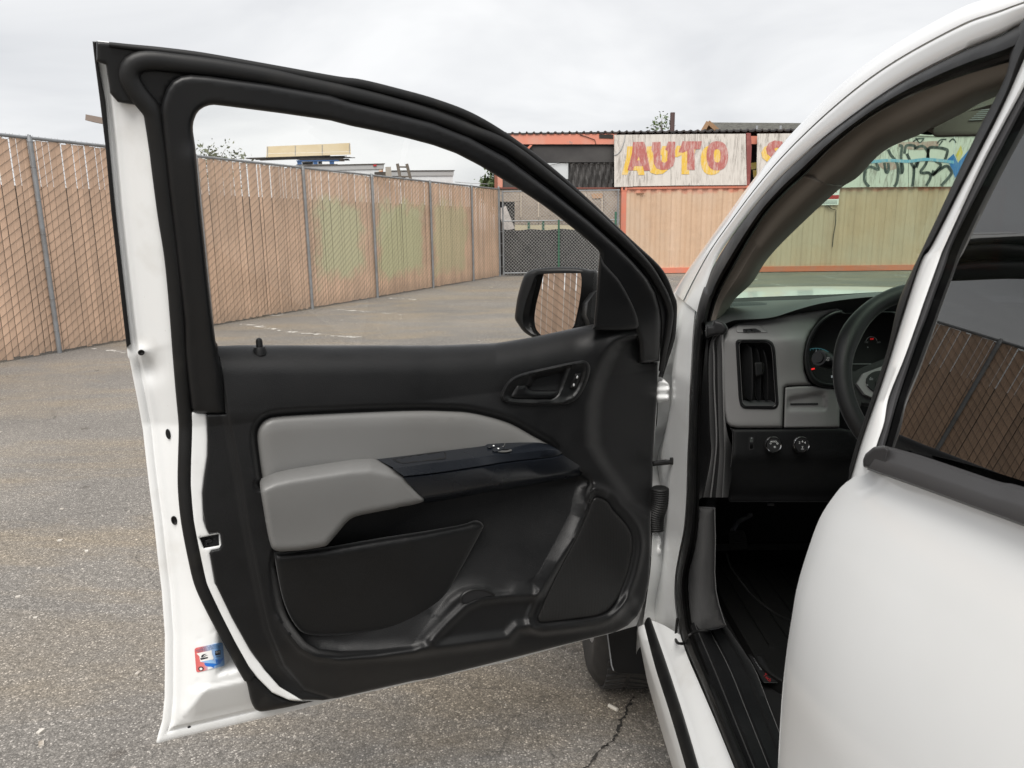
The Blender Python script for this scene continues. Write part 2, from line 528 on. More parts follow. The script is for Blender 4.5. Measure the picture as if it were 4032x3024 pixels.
M['glass_dark'] = glass('dark_privacy_glass', (0.010, 0.011, 0.012), 0.12)

# ================================================================== THE PICKUP TRUCK: driver door
truck = thing('pickup_truck', (1.30, 1.2, 0.0), 'white pickup truck with its driver door swung wide open, seen from beside the cab', 'pickup truck')
HX = np.array([0.366, 1.94, 0.0]); DE = np.array([-1.126, -0.55, 0.0]); DE /= np.linalg.norm(DE)
DN = np.array([-DE[1], DE[0], 0.0])
if DN[1] > 0: DN = -DN
door_map = curved_map(HX, DN, 1.0)

door_out = cr(Z('E', 120, 118), k=1).tolist() if False else []
left_edge = Z('E', 120, 118, 135, 250, 150, 320) + Z('A', 597, 0, 625, 260, 660, 650, 705, 1050, 752, 1455) + \
    Z('E2', 1105, 155, 1113, 230, 1128, 255, 1160, 420, 1200, 620, 1245, 870, 1275, 1150, 1305, 1400, 1340, 1659) + \
    Z('G', 245, 0, 275, 250, 300, 600, 300, 900, 298, 1100, 280, 1280, 250, 1380, 232, 1455, 250, 1462)
bottom_edge = Z('G', 420, 1415, 900, 1305, 1400, 1186, 1650, 1118) + Z('J', 2074, 1253) + Z('K', 1200, 1090, 1440, 1030, 1670, 962)
right_edge = Z('K', 1710, 850, 1765, 650, 1792, 100) + Z('D2', 147, 340) + Z('I', 1868, 260) + Z('R', 1810, 1300, 1870, 1100, 1925, 900, 1955, 690)
top_edge = Z('R', 1925, 580, 1850, 390, 1750, 250, 1480, 0) + Z('B2', 1200, 780, 800, 440, 400, 150, 290, 85) + \
    Z('A2', 1800, 560, 1400, 410, 1000, 300, 600, 205) + Z('E', 1843, 375, 1000, 220, 500, 150, 165, 112)
DOOR = np.array(left_edge + bottom_edge + right_edge + top_edge)
win_hole = np.array(Z('E', 845, 750, 852, 690, 880, 625, 930, 590, 985, 575, 1100, 588, 1500, 640, 1843, 690) +
    Z('A2', 500, 680, 800, 740, 1100, 810, 1400, 890, 1650, 980, 1900, 1110, 2100, 1230, 2212, 1300) +
    Z('B2', 560, 750, 800, 910, 1000, 1060, 1200, 1220, 1380, 1380, 1408, 1420) +
    Z('R', 1135, 130, 1118, 345, 1095, 650, 1075, 905, 830, 955, 400, 1050, 0, 1115) +
    Z('H', 1700, 122, 800, 118, 0, 118) + Z('A', 1283, 1443, 1258, 1250, 1230, 1000, 1190, 600, 1160, 270))
win_hole = rnd(win_hole, 16)
low_hole = win_hole + np.stack([win_hole[:, 0] * 0, np.where((win_hole[:, 1] > 1270) & (win_hole[:, 0] > 845), 16.0, 0.0)], 1)
seal_L = np.array(Z('A', 905, 260, 950, 650, 1000, 1000) + Z('E2', 1530, 400, 1555, 700, 1568, 900, 1562, 1200, 1562, 1400, 1590, 1659) +
    Z('G', 490, 0, 540, 190, 620, 370, 740, 590, 870, 830, 930, 930))
seal_R = np.array(Z('A', 985, 260, 1030, 650, 1075, 1000) + Z('E2', 1640, 330, 1665, 650, 1677, 830, 1665, 1150, 1665, 1350, 1690, 1659) +
    Z('G', 595, 0, 640, 200, 740, 420, 850, 640, 950, 830, 1010, 940))

# the white pressed shell
body_out = np.array(left_edge[3:])
def shell_relief(P, d):
    a = 0.003 * sstep(0, 8, d) + 0.010 * sstep(38, 48, d) + 0.004 * sstep(60, 110, d) + 0.038 * sstep(50, 190, d)
    a = a - 0.0022 * np.exp(-((d - 33) / 4.0) ** 2)
    q = np.hypot(P[:, 0] - 560, (P[:, 1] - 1392) * 1.0)
    a = a + 0.010 * np.exp(-(q / 34) ** 2)
    q2 = np.hypot((P[:, 0] - 590), (P[:, 1] - 1455))
    a = a - 0.012 * np.exp(-(q2 / 48) ** 2)
    for cx, cy in ((783, 2517), (841, 2489), (906, 2636), (778, 2686)):
        a = a - 0.003 * np.exp(-(np.hypot(P[:, 0] - cx, P[:, 1] - cy) / 7.0) ** 2)
    a = a - (0.075 * sstep(200, 270, d) + 0.03 * sstep(20, 60, d) * sstep(1500, 1700, P[:, 0])) * sstep(-22, -6, P[:, 1] - np.interp(P[:, 0], [855, 1720, 1950, 2095, 2250, 2339, 2500, 2700], [1360, 1360, 1351, 1328, 1294, 1277, 1262, 1262])) * sstep(834, 862, P[:, 0])
    ql = np.maximum(np.abs(P[:, 0] - 825) / 62.0, np.abs(P[:, 1] - 2130) / 58.0)
    a = a - 0.045 * sstep(1.0, 0.7, ql)
    # pressed pocket above the lower corner
    q3 = np.maximum(np.abs((P[:, 0] - 880) / 150), np.abs((P[:, 1] - 2745 + 0.22 * (P[:, 0] - 880)) / 62))
    a = a + 0.007 * sstep(1.0, 0.7, q3)
    return a
door = panel('driver_door', np.array(left_edge[:3] + left_edge[3:] + bottom_edge + right_edge + top_edge), door_map, M['white_jamb'], truck,
             holes=[low_hole], nf=shell_relief, step=11, rings=(4, 9, 18, 26, 30, 33, 36, 40, 45, 50, 60, 75, 90), thick=0.012, ang=60, hole_rim=False)
tag(door, 'open driver door, white outside with black and grey trim inside')
# second skin: the outside of the door, a few centimetres further out
panel('outer_skin', DOOR * 0.998 + np.array([3.0, 3.0]), door_map, M['white'], door, n=-0.035, holes=[low_hole], step=60, thick=0.02)

# black strip on the rear edge of the window frame
strip = np.array(Z('E', 118, 116, 152, 116, 165, 300) + Z('A', 628, 0, 650, 260, 688, 650, 733, 1050, 777, 1440, 752, 1462, 705, 1050, 660, 650, 625, 260, 594, 0) + Z('E', 133, 250))
panel('edge_strip', strip, door_map, M['frame'], door, n=0.014, rim=4, drop=0.003, step=14, thick=0.02)

# black cover on the upper window frame (under the seal)
cover = np.array(Z('E', 146, 114, 148, 262, 214, 285, 222, 340, 236, 420, 245, 490, 263, 512, 302, 556, 345, 566, 445, 580, 520, 640, 620, 660, 640, 560, 660, 470, 720, 400, 800, 372, 960, 378, 1400, 440, 1843, 520) +
    Z('A2', 500, 430, 1000, 553, 1400, 660, 1800, 820) + Z('B2', 400, 400, 900, 770, 1300, 1090, 1600, 1360) +
    Z('R', 1500, 235, 1650, 410, 1740, 570, 1790, 750, 1803, 900, 1790, 1310, 1800, 1300, 1865, 1100, 1920, 900, 1950, 690, 1920, 582, 1845, 392, 1745, 252, 1475, 4) +
    Z('B2', 1196, 784, 796, 444, 396, 154, 288, 90) + Z('A2', 1800, 564, 1400, 414, 1000, 304, 600, 209) + Z('E', 1843, 379, 1000, 224, 500, 154))
panel('frame_cover', cover, door_map, M['frame'], door, n=0.056, rim=9, drop=0.008, step=16, thick=0.03)

# rubber seals
def sweep(name, path, mp, n0, half, h, mat, parent, count=120, smooth=True, twin=False):
    """a rubber profile lying along a traced line; half = half width in metres, h = height"""
    P = cr(path) if smooth else np.array(path, float)
    Q = resample(P, count=count)
    C = mp(Q, n0); t = np.gradient(C, axis=0); t /= np.linalg.norm(t, axis=1)[:, None]
    Nn = mp(Q, n0 + 0.01) - C; up = C * 0 + np.array([0, 0, 0.0])
    d = EYE - C; d /= np.linalg.norm(d, axis=1)[:, None]
    s = np.cross(t, d); s /= np.linalg.norm(s, axis=1)[:, None]; u = np.cross(s, t)
    hw = np.interp(np.linspace(0, 1, count), np.linspace(0, 1, len(half)), half) if hasattr(half, '__len__') else np.full(count, half)
    lines = []
    for a in np.linspace(0, math.pi, 9):
        lines.append(C + s * (np.cos(a) * hw)[:, None] + u * (h * (math.sin(a) ** 0.75 if a < math.pi else 0)))
    return loft3(name, lines, mat, parent, ang=80)
mid_low = 0.5 * (resample(cr(seal_L), count=60) + resample(cr(seal_R), count=60))
seal_top = np.array(Z('A2', 1800, 735, 1400, 580, 1000, 460, 500, 335, 0, 232) + Z('E', 1400, 374, 1000, 308, 700, 272, 560, 258, 470, 264, 405, 300, 388, 375, 432, 470, 500, 556, 558, 630, 574, 700) )
seal_right = np.array(Z('R', 1808, 1400, 1840, 1200, 1870, 1060, 1893, 900, 1900, 760, 1850, 600, 1770, 450, 1640, 260, 1400, 10) + Z('B2', 1600, 1240, 1300, 970, 900, 640, 400, 270))
path_all = np.vstack([seal_right[::1], seal_top[0:1] + 0, seal_top[1:], mid_low[1:]])
ms = np.linalg.norm(door_map(np.array([[900.0, 1800.0], [901.0, 1800.0]]), 0.06)[0] - door_map(np.array([[900.0, 1800.0], [901.0, 1800.0]]), 0.06)[1])
sweep('weatherstrip', path_all, door_map, 0.060, [0.007, 0.012, 0.013, 0.013, 0.014, 0.0155, 0.016, 0.0145, 0.0135, 0.0135, 0.0125], 0.013, M['rubber'], door, count=260)
edge_seal = np.array(Z('R', 1800, 1480, 1860, 1280, 1910, 1120, 1935, 1000, 1945, 700, 1910, 590, 1836, 405, 1730, 262, 1465, 20) + Z('B2', 1185, 800, 785, 460, 390, 170) + Z('A2', 1800, 580, 1400, 430, 1000, 320, 600, 224) + Z('E', 1843, 396, 1000, 243, 640, 188, 400, 160, 240, 140))
sweep('roof_seal', edge_seal, door_map, 0.056, [0.006, 0.0085, 0.0085, 0.0085, 0.0085, 0.0085, 0.008, 0.007, 0.004], 0.007, M['rubber'], door, count=160)
# boot of the seal at the lower corner
boot = np.array(Z('G', 930, 925, 955, 1010, 980, 1120, 1010, 1185, 1040, 1205, 1080, 1210, 1250, 1182, 1390, 1150, 1480, 1128, 1380, 1130, 1280, 1118, 1150, 1060, 1040, 950, 1005, 925))
panel('seal_boot', cr(boot, closed=True), door_map, M['rubber'], door, n=0.066, rim=16, drop=0.016, step=12, thick=0.03)

# white inner flange with the latch opening
flange = np.array(Z('E2', 1668, 712, 1800, 730, 1810, 950, 1806, 1100, 1778, 1290, 1763, 1420, 1775, 1659) +
    Z('F', 682, 1290, 702, 1328, 762, 1318, 778, 1332, 785, 1405, 770, 1432, 720, 1440, 708, 1459, 745, 1659) +
    Z('G', 675, 0, 715, 200, 840, 470, 980, 720, 1090, 880, 1210, 1015, 1340, 1092, 1395, 1128, 1280, 1118, 1150, 1060, 1040, 950, 960, 850, 850, 660, 740, 440, 630, 205, 585, 0) +
    Z('E2', 1680, 1659, 1655, 1350, 1657, 1150, 1666, 900))
latch_hole = np.array(Z('F', 640, 1356, 765, 1331, 769, 1406, 668, 1424))
panel('inner_flange', flange, door_map, M['white_jamb'], door, n=0.070, rim=7, drop=0.004, step=12, thick=0.02, holes=[latch_hole])
lt = panel('latch', np.array(Z('F', 632, 1345, 775, 1325, 775, 1412, 664, 1432)), door_map, M['gap'], door, n=0.052, step=20, thick=0.01)
panel('latch_claw', np.array(Z('F', 668, 1372, 720, 1358, 726, 1385, 690, 1392, 700, 1412, 672, 1412)), door_map, M['frame'], door, n=0.058, rim=5, drop=0.004, step=8)

# black window frame trim
fr_out = Z('E', 610, 640, 618, 590, 628, 540, 655, 460, 700, 400, 760, 368, 830, 358, 960, 368, 1400, 428, 1843, 508) + \
    Z('A2', 500, 420, 1000, 545, 1400, 650, 1800, 810) + Z('B2', 400, 390, 900, 760, 1300, 1080, 1600, 1350) + \
    Z('R', 1500, 225, 1650, 400, 1740, 560, 1790, 740, 1805, 900, 1785, 1305, 1600, 1325, 1570, 1330, 1560, 1100, 1500, 930, 1075, 930)
wh = [tuple(p) for p in win_hole]
ir = min(range(len(wh)), key=lambda i: np.hypot(wh[i][0] - Z('R', 1075, 905)[0][0], wh[i][1] - Z('R', 1075, 905)[0][1]))
ia = min(range(len(wh)), key=lambda i: np.hypot(wh[i][0] - Z('A', 1283, 1443)[0][0], wh[i][1] - Z('A', 1283, 1443)[0][1]))
fr_out += wh[ir::-1] + wh[:ia - 1:-1] + Z('E2', 1905, 240, 1925, 300, 1960, 560, 1985, 728, 1830, 730, 1720, 724, 1690, 712, 1668, 680, 1640, 440, 1615, 200) + Z('A', 1095, 1300, 1050, 900, 1000, 480, 955, 40)
def fr_relief(P, d):
    a = np.full(len(P), 0.083)
    lo = sstep(540, 640, P[:, 1]) * sstep(890, 850, P[:, 0])
    dl = dist(P, np.array(Z('A', 955, 40, 1000, 480, 1050, 900, 1095, 1300) + Z('E2', 1615, 200, 1640, 440, 1700, 724)), closed=False)
    a = a + lo * 0.006 * sstep(20, 110, dl)
    return a
sail_cut = np.array(Z('R', 1136, 130, 1150, 165, 1180, 230, 1250, 310, 1360, 440, 1490, 680, 1556, 875, 1500, 1100, 1075, 1100, 1075, 905, 1095, 650, 1118, 345))
fh = np.array([p for p in win_hole])
panel('window_frame_trim', np.array(fr_out), door_map, M['frame'], door, nf=fr_relief, rim=22, drop=0.014, step=15, thick=0.03, ang=55)
panel('mirror_sail', cr(np.array(Z('R', 1140, 150, 1180, 232, 1250, 312, 1360, 442, 1490, 682, 1556, 880, 1500, 960, 1075, 960, 1075, 905, 1097, 650, 1120, 345)), closed=True, k=3), door_map, M['trim2'], door, n=0.094, rim=12, drop=0.010, step=14, thick=0.02)
# run channel round the glass
# window pane
panel('window_glass', win_hole, door_map, M['glass_clear'], door, n=0.03, step=80, thick=0.004)

# ------------------------------------------------------------------ trim panel
belt = np.array(Z('H', -60, 118, 800, 124, 1700, 124) + Z('R', 0, 1110, 400, 1045, 830, 952, 1075, 902, 1210, 914, 1550, 868, 1610, 910))
trim_out = Z('E2', 1872, 138) + Z('H', 100, 122, 800, 124, 1700, 124) + Z('R', 0, 1110, 400, 1045, 830, 952, 1075, 902, 1210, 914, 1400, 892, 1550, 868, 1610, 908, 1643, 955, 1650, 1005, 1610, 1022, 1590, 1150, 1592, 1330, 1770, 1318) + \
    Z('I', 1840, 500, 1812, 1000, 1796, 1400, 1788, 1555) + Z('K', 1787, 400, 1772, 600, 1740, 760, 1680, 880, 1600, 960, 1500, 1012, 1200, 1087, 700, 1215, 0, 1388) + \
    Z('J', 1300, 1412, 680, 1553, 560, 1571) + Z('G', 1390, 1117, 1330, 1090, 1200, 1010, 1080, 880, 970, 720, 830, 470, 700, 200, 662, 0) + \
    Z('F', 740, 1659, 704, 1457, 715, 1438, 765, 1428, 782, 1402, 775, 1336, 760, 1322, 700, 1330, 680, 1292) + \
    Z('E2', 1765, 1560, 1760, 1420, 1775, 1290, 1803, 1100, 1806, 950, 1796, 735, 1968, 730, 1900, 300, 1888, 240, 1880, 190)
insert_o = cr(np.array(Z('H', 278, 1215, 250, 1020, 235, 890, 240, 820, 265, 770, 310, 730, 400, 706, 700, 688, 1200, 667, 1600, 657, 1900, 667) +
    Z('I', 150, 660, 300, 673, 450, 703, 600, 747, 700, 792, 800, 850, 900, 905, 965, 945, 960, 1000, 500, 1050, 0, 1100) + Z('H', 1500, 1180, 800, 1180, 300, 1260)), closed=True, k=4)
recess = np.array([(1090, 2165), (1300, 1915), (1700, 1890), (2280, 1865)] + Z('I', 1275, 1215, 1286, 1250, 1262, 1340) + Z('K', 1235, 60, 1140, 250, 990, 520, 895, 670, 858, 700, 690, 705, 560, 662, 440, 633, 330, 633, 220, 663, 130, 728, 0, 900) +
    Z('J', 1480, 870, 1320, 1090, 1300, 1122, 1000, 1165, 700, 1180, 520, 1160, 420, 1100, 340, 1000, 270, 900, 235, 800, 165, 460))
recess = rnd(recess, 14)
side_groove = np.array(Z('E2', 1895, 250, 1975, 720, 2040, 1050, 2090, 1330, 2140, 1659) + Z('G', 1000, 0, 1060, 300, 1120, 560, 1240, 850, 1400, 1040, 1620, 1110))
corner_line = np.array(Z('R', 1650, 1020, 1480, 1040, 1350, 1080, 1250, 1170, 1180, 1300) + Z('I', 1330, 420, 1290, 600, 1280, 800, 1290, 940, 1350, 1050, 1600, 1400, 1785, 1550))
rail = np.array(Z('J', 250, 900, 300, 1020, 400, 1130, 520, 1185, 700, 1205, 1300, 1165, 2074, 1060) + Z('K', 700, 975, 1200, 940, 1450, 885, 1620, 760))
speaker = cr(np.array(Z('K', 1270, 40, 1180, 240, 1000, 580, 880, 850, 866, 900, 890, 938, 1000, 930, 1200, 905, 1350, 882, 1440, 835, 1510, 740, 1585, 560, 1625, 400, 1638, 280, 1618, 190, 1560, 105, 1480, 20) +
    Z('I', 1440, 1410, 1390, 1375, 1340, 1365, 1305, 1400)), closed=True, k=4)
lowline = np.array(Z('K', 0, 1085, 140, 935, 280, 802, 400, 747, 550, 728, 700, 720, 860, 712, 905, 680, 1000, 540, 1150, 270, 1240, 90) + Z('I', 1250, 1420, 1290, 1330, 1340, 1300, 1400, 1330))
def trim_relief(P, d):
    a = np.full(len(P), 0.092)
    x, y = P[:, 0], P[:, 1]
    db = dist(P, belt, closed=False)
    up = sstep(1680, 1600, y)
    # shoulder: the top of the panel rolls back towards the glass
    t = np.clip(1 - db / 120.0, 0, 1)
    a = a - up * 0.052 * (1 - np.sqrt(np.maximum(0, 1 - t * t)))
    yb = y - np.interp(x, belt[:, 0], belt[:, 1])
    a = a - up * 0.050 * (1 - np.clip(yb / 300.0, 0, 1)) ** 1.5 * sstep(2480, 2250, x)
    # moat round the grey insert
    di = -sdist(P, insert_o)
    a = a - 0.020 * sstep(30, 4, di)
    # deep storage recess
    dr = sdist(P, recess)
    w = 24 + 22 * sstep(2200, 2340, y)
    ra = sstep(-0.75, 0.25, dr / w)
    lit = np.clip(((x - 1750) * 0.55 + (y - 1950) * 0.83) / 420.0, 0, 1.25)
    a = a * (1 - ra) + ra * (0.028 + 0.062 * np.minimum(lit, 1.1) ** 1.4)
    # lower rail
    dl = dist(P, rail, closed=False)
    a = a + 0.014 * np.exp(-(dl / 24.0) ** 2) * (1 - ra)
    yr = np.interp(x, rail[::1, 0], rail[::1, 1]) if False else np.interp(x, [1130, 1250, 1340, 1627, 2000, 2280, 2420], [2520, 2571, 2581, 2562, 2511, 2453, 2400])
    a = a - 0.030 * sstep(10, 190, y - yr)
    # raised lip in front of the cup holder and round the loudspeaker
    dw = dist(P, lowline, closed=False)
    a = a + 0.013 * np.exp(-(dw / 18.0) ** 2)
    ds = sdist(P, speaker)
    a = a + 0.007 * np.exp(-((ds + 34) / 13.0) ** 2) - 0.006 * sstep(-10, 2, ds)
    # front face falls back behind the corner line
    cl = np.interp(y, corner_line[:, 1], corner_line[:, 0])
    a = a - (0.024 * sstep(-25, 55, x - cl) + 0.030 * np.clip((x - cl) / 260.0, 0, 1)) * sstep(2070, 1980, y) * sstep(1275, 1330, y)
    # groove along the rear edge
    dg = dist(P, side_groove, closed=False)
    a = a - 0.004 * np.exp(-(dg / 6.0) ** 2)
    gx = np.interp(y, side_groove[:, 1], side_groove[:, 0])
    a = a - 0.010 * sstep(8, -22, x - gx) * sstep(1350, 1420, y) * sstep(2790, 2650, y)
    return a
panel('trim_panel', np.array(trim_out), door_map, M['trim'], door, nf=trim_relief, rim=9, drop=0.006, step=6.0, thick=0.03, ang=75, feat=[(recess, (-44, -36, -28, -20, -13, -7, 0, 7), True), (lowline, (-16, -8, 0, 8, 16), False), (side_groove, (-9, -4, 0, 4, 9), False)])

# grey insert
def insert_relief(P, d):
    return 0.088 + 0.004 * sstep(0, 60, d)
panel('insert_panel', insert_o, door_map, M['grey'], door, nf=insert_relief, rim=26, drop=0.016, step=14, thick=0.03)

# map pocket
pocket = cr(np.array(Z('J', 168, 372, 200, 362, 260, 362, 580, 322, 1000, 250, 1400, 188, 1700, 135, 1790, 104, 1840, 108, 1870, 140, 1862, 180, 1700, 480, 1560, 730, 1480, 815, 1380, 880, 1200, 968, 1000, 1008, 700, 1038, 500, 1040, 400, 1018, 335, 955, 285, 870, 235, 740, 195, 560)), closed=True, k=4)
ptop = np.array(Z('J', 160, 355, 580, 318, 1000, 246, 1400, 184, 1790, 100, 1860, 105))
def pocket_relief(P, d):
    dt = dist(P, ptop, closed=False)
    t = np.clip(1 - dt / 34.0, 0, 1)
    y0 = np.interp(P[:, 0], ptop[:, 0], ptop[:, 1])
    return 0.108 - 0.030 * (1 - np.sqrt(np.maximum(0, 1 - t * t))) - 0.050 * np.clip((P[:, 1] - y0 - 40) / 420.0, 0, 1)- 0.012 * sstep(1600, 1900, P[:, 0])
panel('map_pocket', pocket, door_map, M['trim'], door, nf=pocket_relief, rim=16, drop=0.012, step=10, thick=0.05, ang=75)

# grey arm rest
arm = cr(np.array(Z('H', 282, 1202, 262, 1225, 256, 1270, 275, 1400, 302, 1560) + Z('J', 75, 0, 110, 200, 135, 300, 155, 335, 190, 352, 240, 356, 400, 344, 560, 318, 600, 300, 640, 255, 700, 185, 760, 115, 800, 85, 860, 62, 1000, 33, 1180, -2) +
    Z('H', 1380, 1447, 1500, 1427, 1570, 1408, 1594, 1392, 1588, 1370, 1520, 1290, 1440, 1200, 1350, 1120, 1260, 1075, 1205, 1048, 1160, 1042, 1000, 1052, 700, 1098, 500, 1130, 380, 1158)), closed=True, k=3)
atop = np.array(Z('H', 282, 1202, 380, 1158, 500, 1130, 700, 1098, 1000, 1052, 1160, 1042))
atop2 = np.array(Z('H', 230, 1255, 282, 1202, 380, 1158, 500, 1130, 700, 1098, 1000, 1052, 1160, 1042, 1260, 1062, 1400, 1085))
def arm_relief(P, d):
    y0 = np.interp(P[:, 0], atop2[:, 0], atop2[:, 1])
    k = P[:, 1] - y0
    f = np.clip(k / 62.0, 0, 1)
    return 0.093 + 0.062 * np.sin(f * math.pi / 2) ** 0.8 - 0.012 * sstep(60, 330, k)
panel('armrest', arm, door_map, M['grey'], door, nf=arm_relief, rim=20, drop=0.018, step=9, thick=0.05, ang=80)

# dark switch console
c_back = Z('H', 1195, 1046, 1500, 1010, 1800, 972, 2074, 937) + Z('I', 450, 920, 600, 911, 700, 908, 800, 910, 870, 916, 960, 932)
c_ridge = Z('H', 1345, 1122, 1500, 1098, 1700, 1070, 2074, 1028) + Z('I', 600, 1005, 900, 972, 1000, 968, 1050, 985, 1062, 1005)
c_line = Z('H', 1432, 1200, 1700, 1170, 2074, 1113) + Z('I', 600, 1082, 900, 1048, 1000, 1035, 1045, 1022, 1068, 1008)
c_low = Z('H', 1560, 1340, 1800, 1305, 2074, 1258) + Z('I', 600, 1225, 900, 1185, 1100, 1150, 1180, 1120, 1200, 1100)
c_bot = Z('H', 1600, 1402, 1800, 1372, 2074, 1320) + Z('I', 600, 1293, 900, 1240, 1100, 1202, 1220, 1175, 1237, 1160)
loft3('switch_console', [L3(c_back, door_map, 0.085), L3(c_ridge, door_map, [0.152, 0.152, 0.15, 0.14, 0.115]), L3(np.array(c_ridge) + [0, 5], door_map, [0.157, 0.157, 0.155, 0.144, 0.118]),
    L3(np.array(c_line) - [0, 4], door_map, [0.160, 0.160, 0.158, 0.145, 0.118]), L3(c_line, door_map, [0.1535, 0.1535, 0.152, 0.140, 0.114]), L3(np.array(c_line) + [0, 5], door_map, [0.160, 0.160, 0.158, 0.145, 0.118]),
    L3(c_low, door_map, [0.15, 0.15, 0.147, 0.13, 0.10]), L3(c_bot, door_map, [0.118, 0.118, 0.115, 0.10, 0.08]), L3(np.array(c_bot) + [0, 6], door_map, 0.06)], M['gloss'], door, ang=50)
def con_n(P):
    yb = np.interp(P[:, 0], np.array(c_back)[:, 0], np.array(c_back)[:, 1]); yr = np.interp(P[:, 0], np.array(c_ridge)[:, 0], np.array(c_ridge)[:, 1])
    t = np.clip((P[:, 1] - yb) / np.maximum(yr - yb, 1), 0, 1)
    return 0.085 + t * (np.interp(P[:, 0], [1556, 2000, 2134, 2211], [0.152, 0.15, 0.14, 0.115]) - 0.085)
cup = np.array(Z('H', 1335, 1054, 1500, 1022, 1640, 1002, 1755, 991, 1776, 1000, 1776, 1050, 1600, 1070, 1430, 1088, 1385, 1080))
panel('pull_cup', rnd(cup, 5), door_map, M['trim2'], door, nf=lambda P, d: con_n(P) + 0.003 - 0.010 * sstep(3, 10, d), step=6, thick=0.01, ang=30)
for q in ((Z('I', 455, 948, 500, 930, 540, 925, 560, 945, 520, 955, 470, 960)), (Z('I', 495, 972, 520, 955, 575, 950, 590, 965, 560, 985, 510, 990))):
    panel('window_switch', cr(np.array(q), closed=True, k=3), door_map, M['gloss'], door, nf=lambda P, d: con_n(P) + 0.006, rim=4, drop=0.003, step=5, thick=0.01)
for c in ((505, 944), (543, 967)):
    panel('switch_symbol', rnd(np.array(Z('I', c[0] - 9, c[1] - 3, c[0] + 2, c[1] - 7, c[0] + 10, c[1], c[0], c[1] + 6)), 3), door_map, M['print'], door, nf=lambda P, d: con_n(P) + 0.0066, step=4, thick=0)
panel('mirror_switch', cr(np.array(Z('I', 540, 992, 570, 978, 610, 972, 645, 972, 655, 982, 630, 992, 580, 997)), closed=True, k=3), door_map, M['chrome'], door, nf=lambda P, d: con_n(P) + 0.004 - 0.003 * sstep(0, 6, d), step=4, thick=0.006)
MB().tube(door_map(np.array(Z('I', 598, 925, 592, 945, 575, 952)), con_n(np.array(Z('I', 598, 925, 592, 945, 575, 952))) + 0.004), 0.0011, 6).build('switch_bezel_edge', M['chrome'], door)

# door handle with bezel and lock switch
bez = cr(np.array(Z('I', 565, 545, 572, 500, 620, 420, 690, 370, 800, 335, 1000, 290, 1200, 250, 1245, 248, 1280, 268, 1294, 320, 1270, 420, 1230, 505, 1190, 560, 1130, 595, 1050, 611, 800, 614, 650, 604, 588, 580)), closed=True, k=4)
well = cr(np.array(Z('I', 636, 545, 690, 448, 770, 440, 800, 372, 850, 343, 1000, 310, 1138, 282, 1120, 340, 1065, 490, 1030, 545, 960, 578, 800, 572, 670, 568)), closed=True, k=4)
panel('handle_bezel', bez, door_map, M['trim2'], door, nf=lambda P, d: 0.104 - 0.006 * sstep(14, 26, d), rim=10, drop=0.014, step=9, thick=0.03, holes=[well], ang=45, hole_rim=False)
panel('handle_well', well, door_map, M['trim2'], door, nf=lambda P, d: 0.098 - 0.034 * sstep(0, 46, d), step=9, thick=0.0, ang=60)
lever = cr(np.array(Z('I', 640, 535, 690, 450, 725, 445, 772, 444, 785, 468, 830, 487, 930, 490, 1035, 491, 1046, 503, 1028, 535, 985, 566, 800, 567, 672, 565)), closed=True, k=4)
panel('door_handle', lever, door_map, M['frame'], door, nf=lambda P, d: 0.098 + 0.004 * sstep(0, 22, d), rim=9, drop=0.008, step=8, thick=0.02)
lk = rnd(np.array(Z('I', 1122, 478, 1166, 352, 1220, 347, 1222, 362, 1186, 478, 1165, 484)), 8)
panel('lock_switch', lk, door_map, M['frame'], door, nf=lambda P, d: 0.102 + 0.004 * sstep(0, 8, d), rim=5, drop=0.004, step=6, thick=0.02)
for (cx, cy, op) in ((1187, 385, True), (1161, 449, False)):
    w, h = 6.5, 8
    panel('lock_symbol', rnd(np.array(Z('I', cx - w, cy, cx + w, cy - 1, cx + w - 2, cy + h, cx - w - 1, cy + h)), 1), door_map, M['print'], door, n=0.1072, step=3, thick=0)
    arc = [(cx + (3 if op else 0) + 4.6 * math.cos(a), cy - 1 - 9 * math.sin(a)) for a in np.linspace(0 if not op else 0.4, math.pi, 8)]
    MB().tube(door_map(np.array(Z('I', *[v for p in arc for v in p])), 0.1072), 0.0009, 5).build('lock_symbol', M['print'], door)

# loudspeaker
def speaker_mat():
    m, N, Lk, b = new_mat('black_speaker_mesh')
    v = N.new('ShaderNodeTexVoronoi'); v.inputs['Scale'].default_value = 260.0; v.inputs['Randomness'].default_value = 0.15; Lk.new(pos_node(N), v.inputs['Vector'])
    f = ramp(N, Lk, v.outputs['Distance'], [(0.25, 0.0015), (0.45, 0.008)])
    Lk.new(f, b.inputs['Base Color']); b.inputs['Roughness'].default_value = 0.5
    bump(N, Lk, b, v.outputs['Distance'], 0.5, 0.001)
    return m
M['speaker'] = speaker_mat()
panel('speaker_grille', speaker, door_map, M['speaker'], door, nf=lambda P, d: 0.102 + 0.002 * sstep(0, 70, d), rim=8, drop=0.008, step=16, thick=0.02)
# cup holder
cupo = cr(np.array(Z('K', 243, 760, 250, 715, 300, 680, 370, 668, 450, 680, 500, 710, 440, 725, 350, 748, 290, 775)), closed=True, k=5)
panel('cup_holder', cupo, door_map, M['gap'], door, nf=lambda P, d: 0.106 - 0.0 * d, step=8, thick=0.004)
MB().tube(door_map(resample(cr(np.array(Z('K', 243, 770, 248, 715, 300, 678, 370, 665, 450, 677, 510, 712))), count=30), 0.104), 0.0035, 6).build('cup_holder_rim', M['trim2'], door)

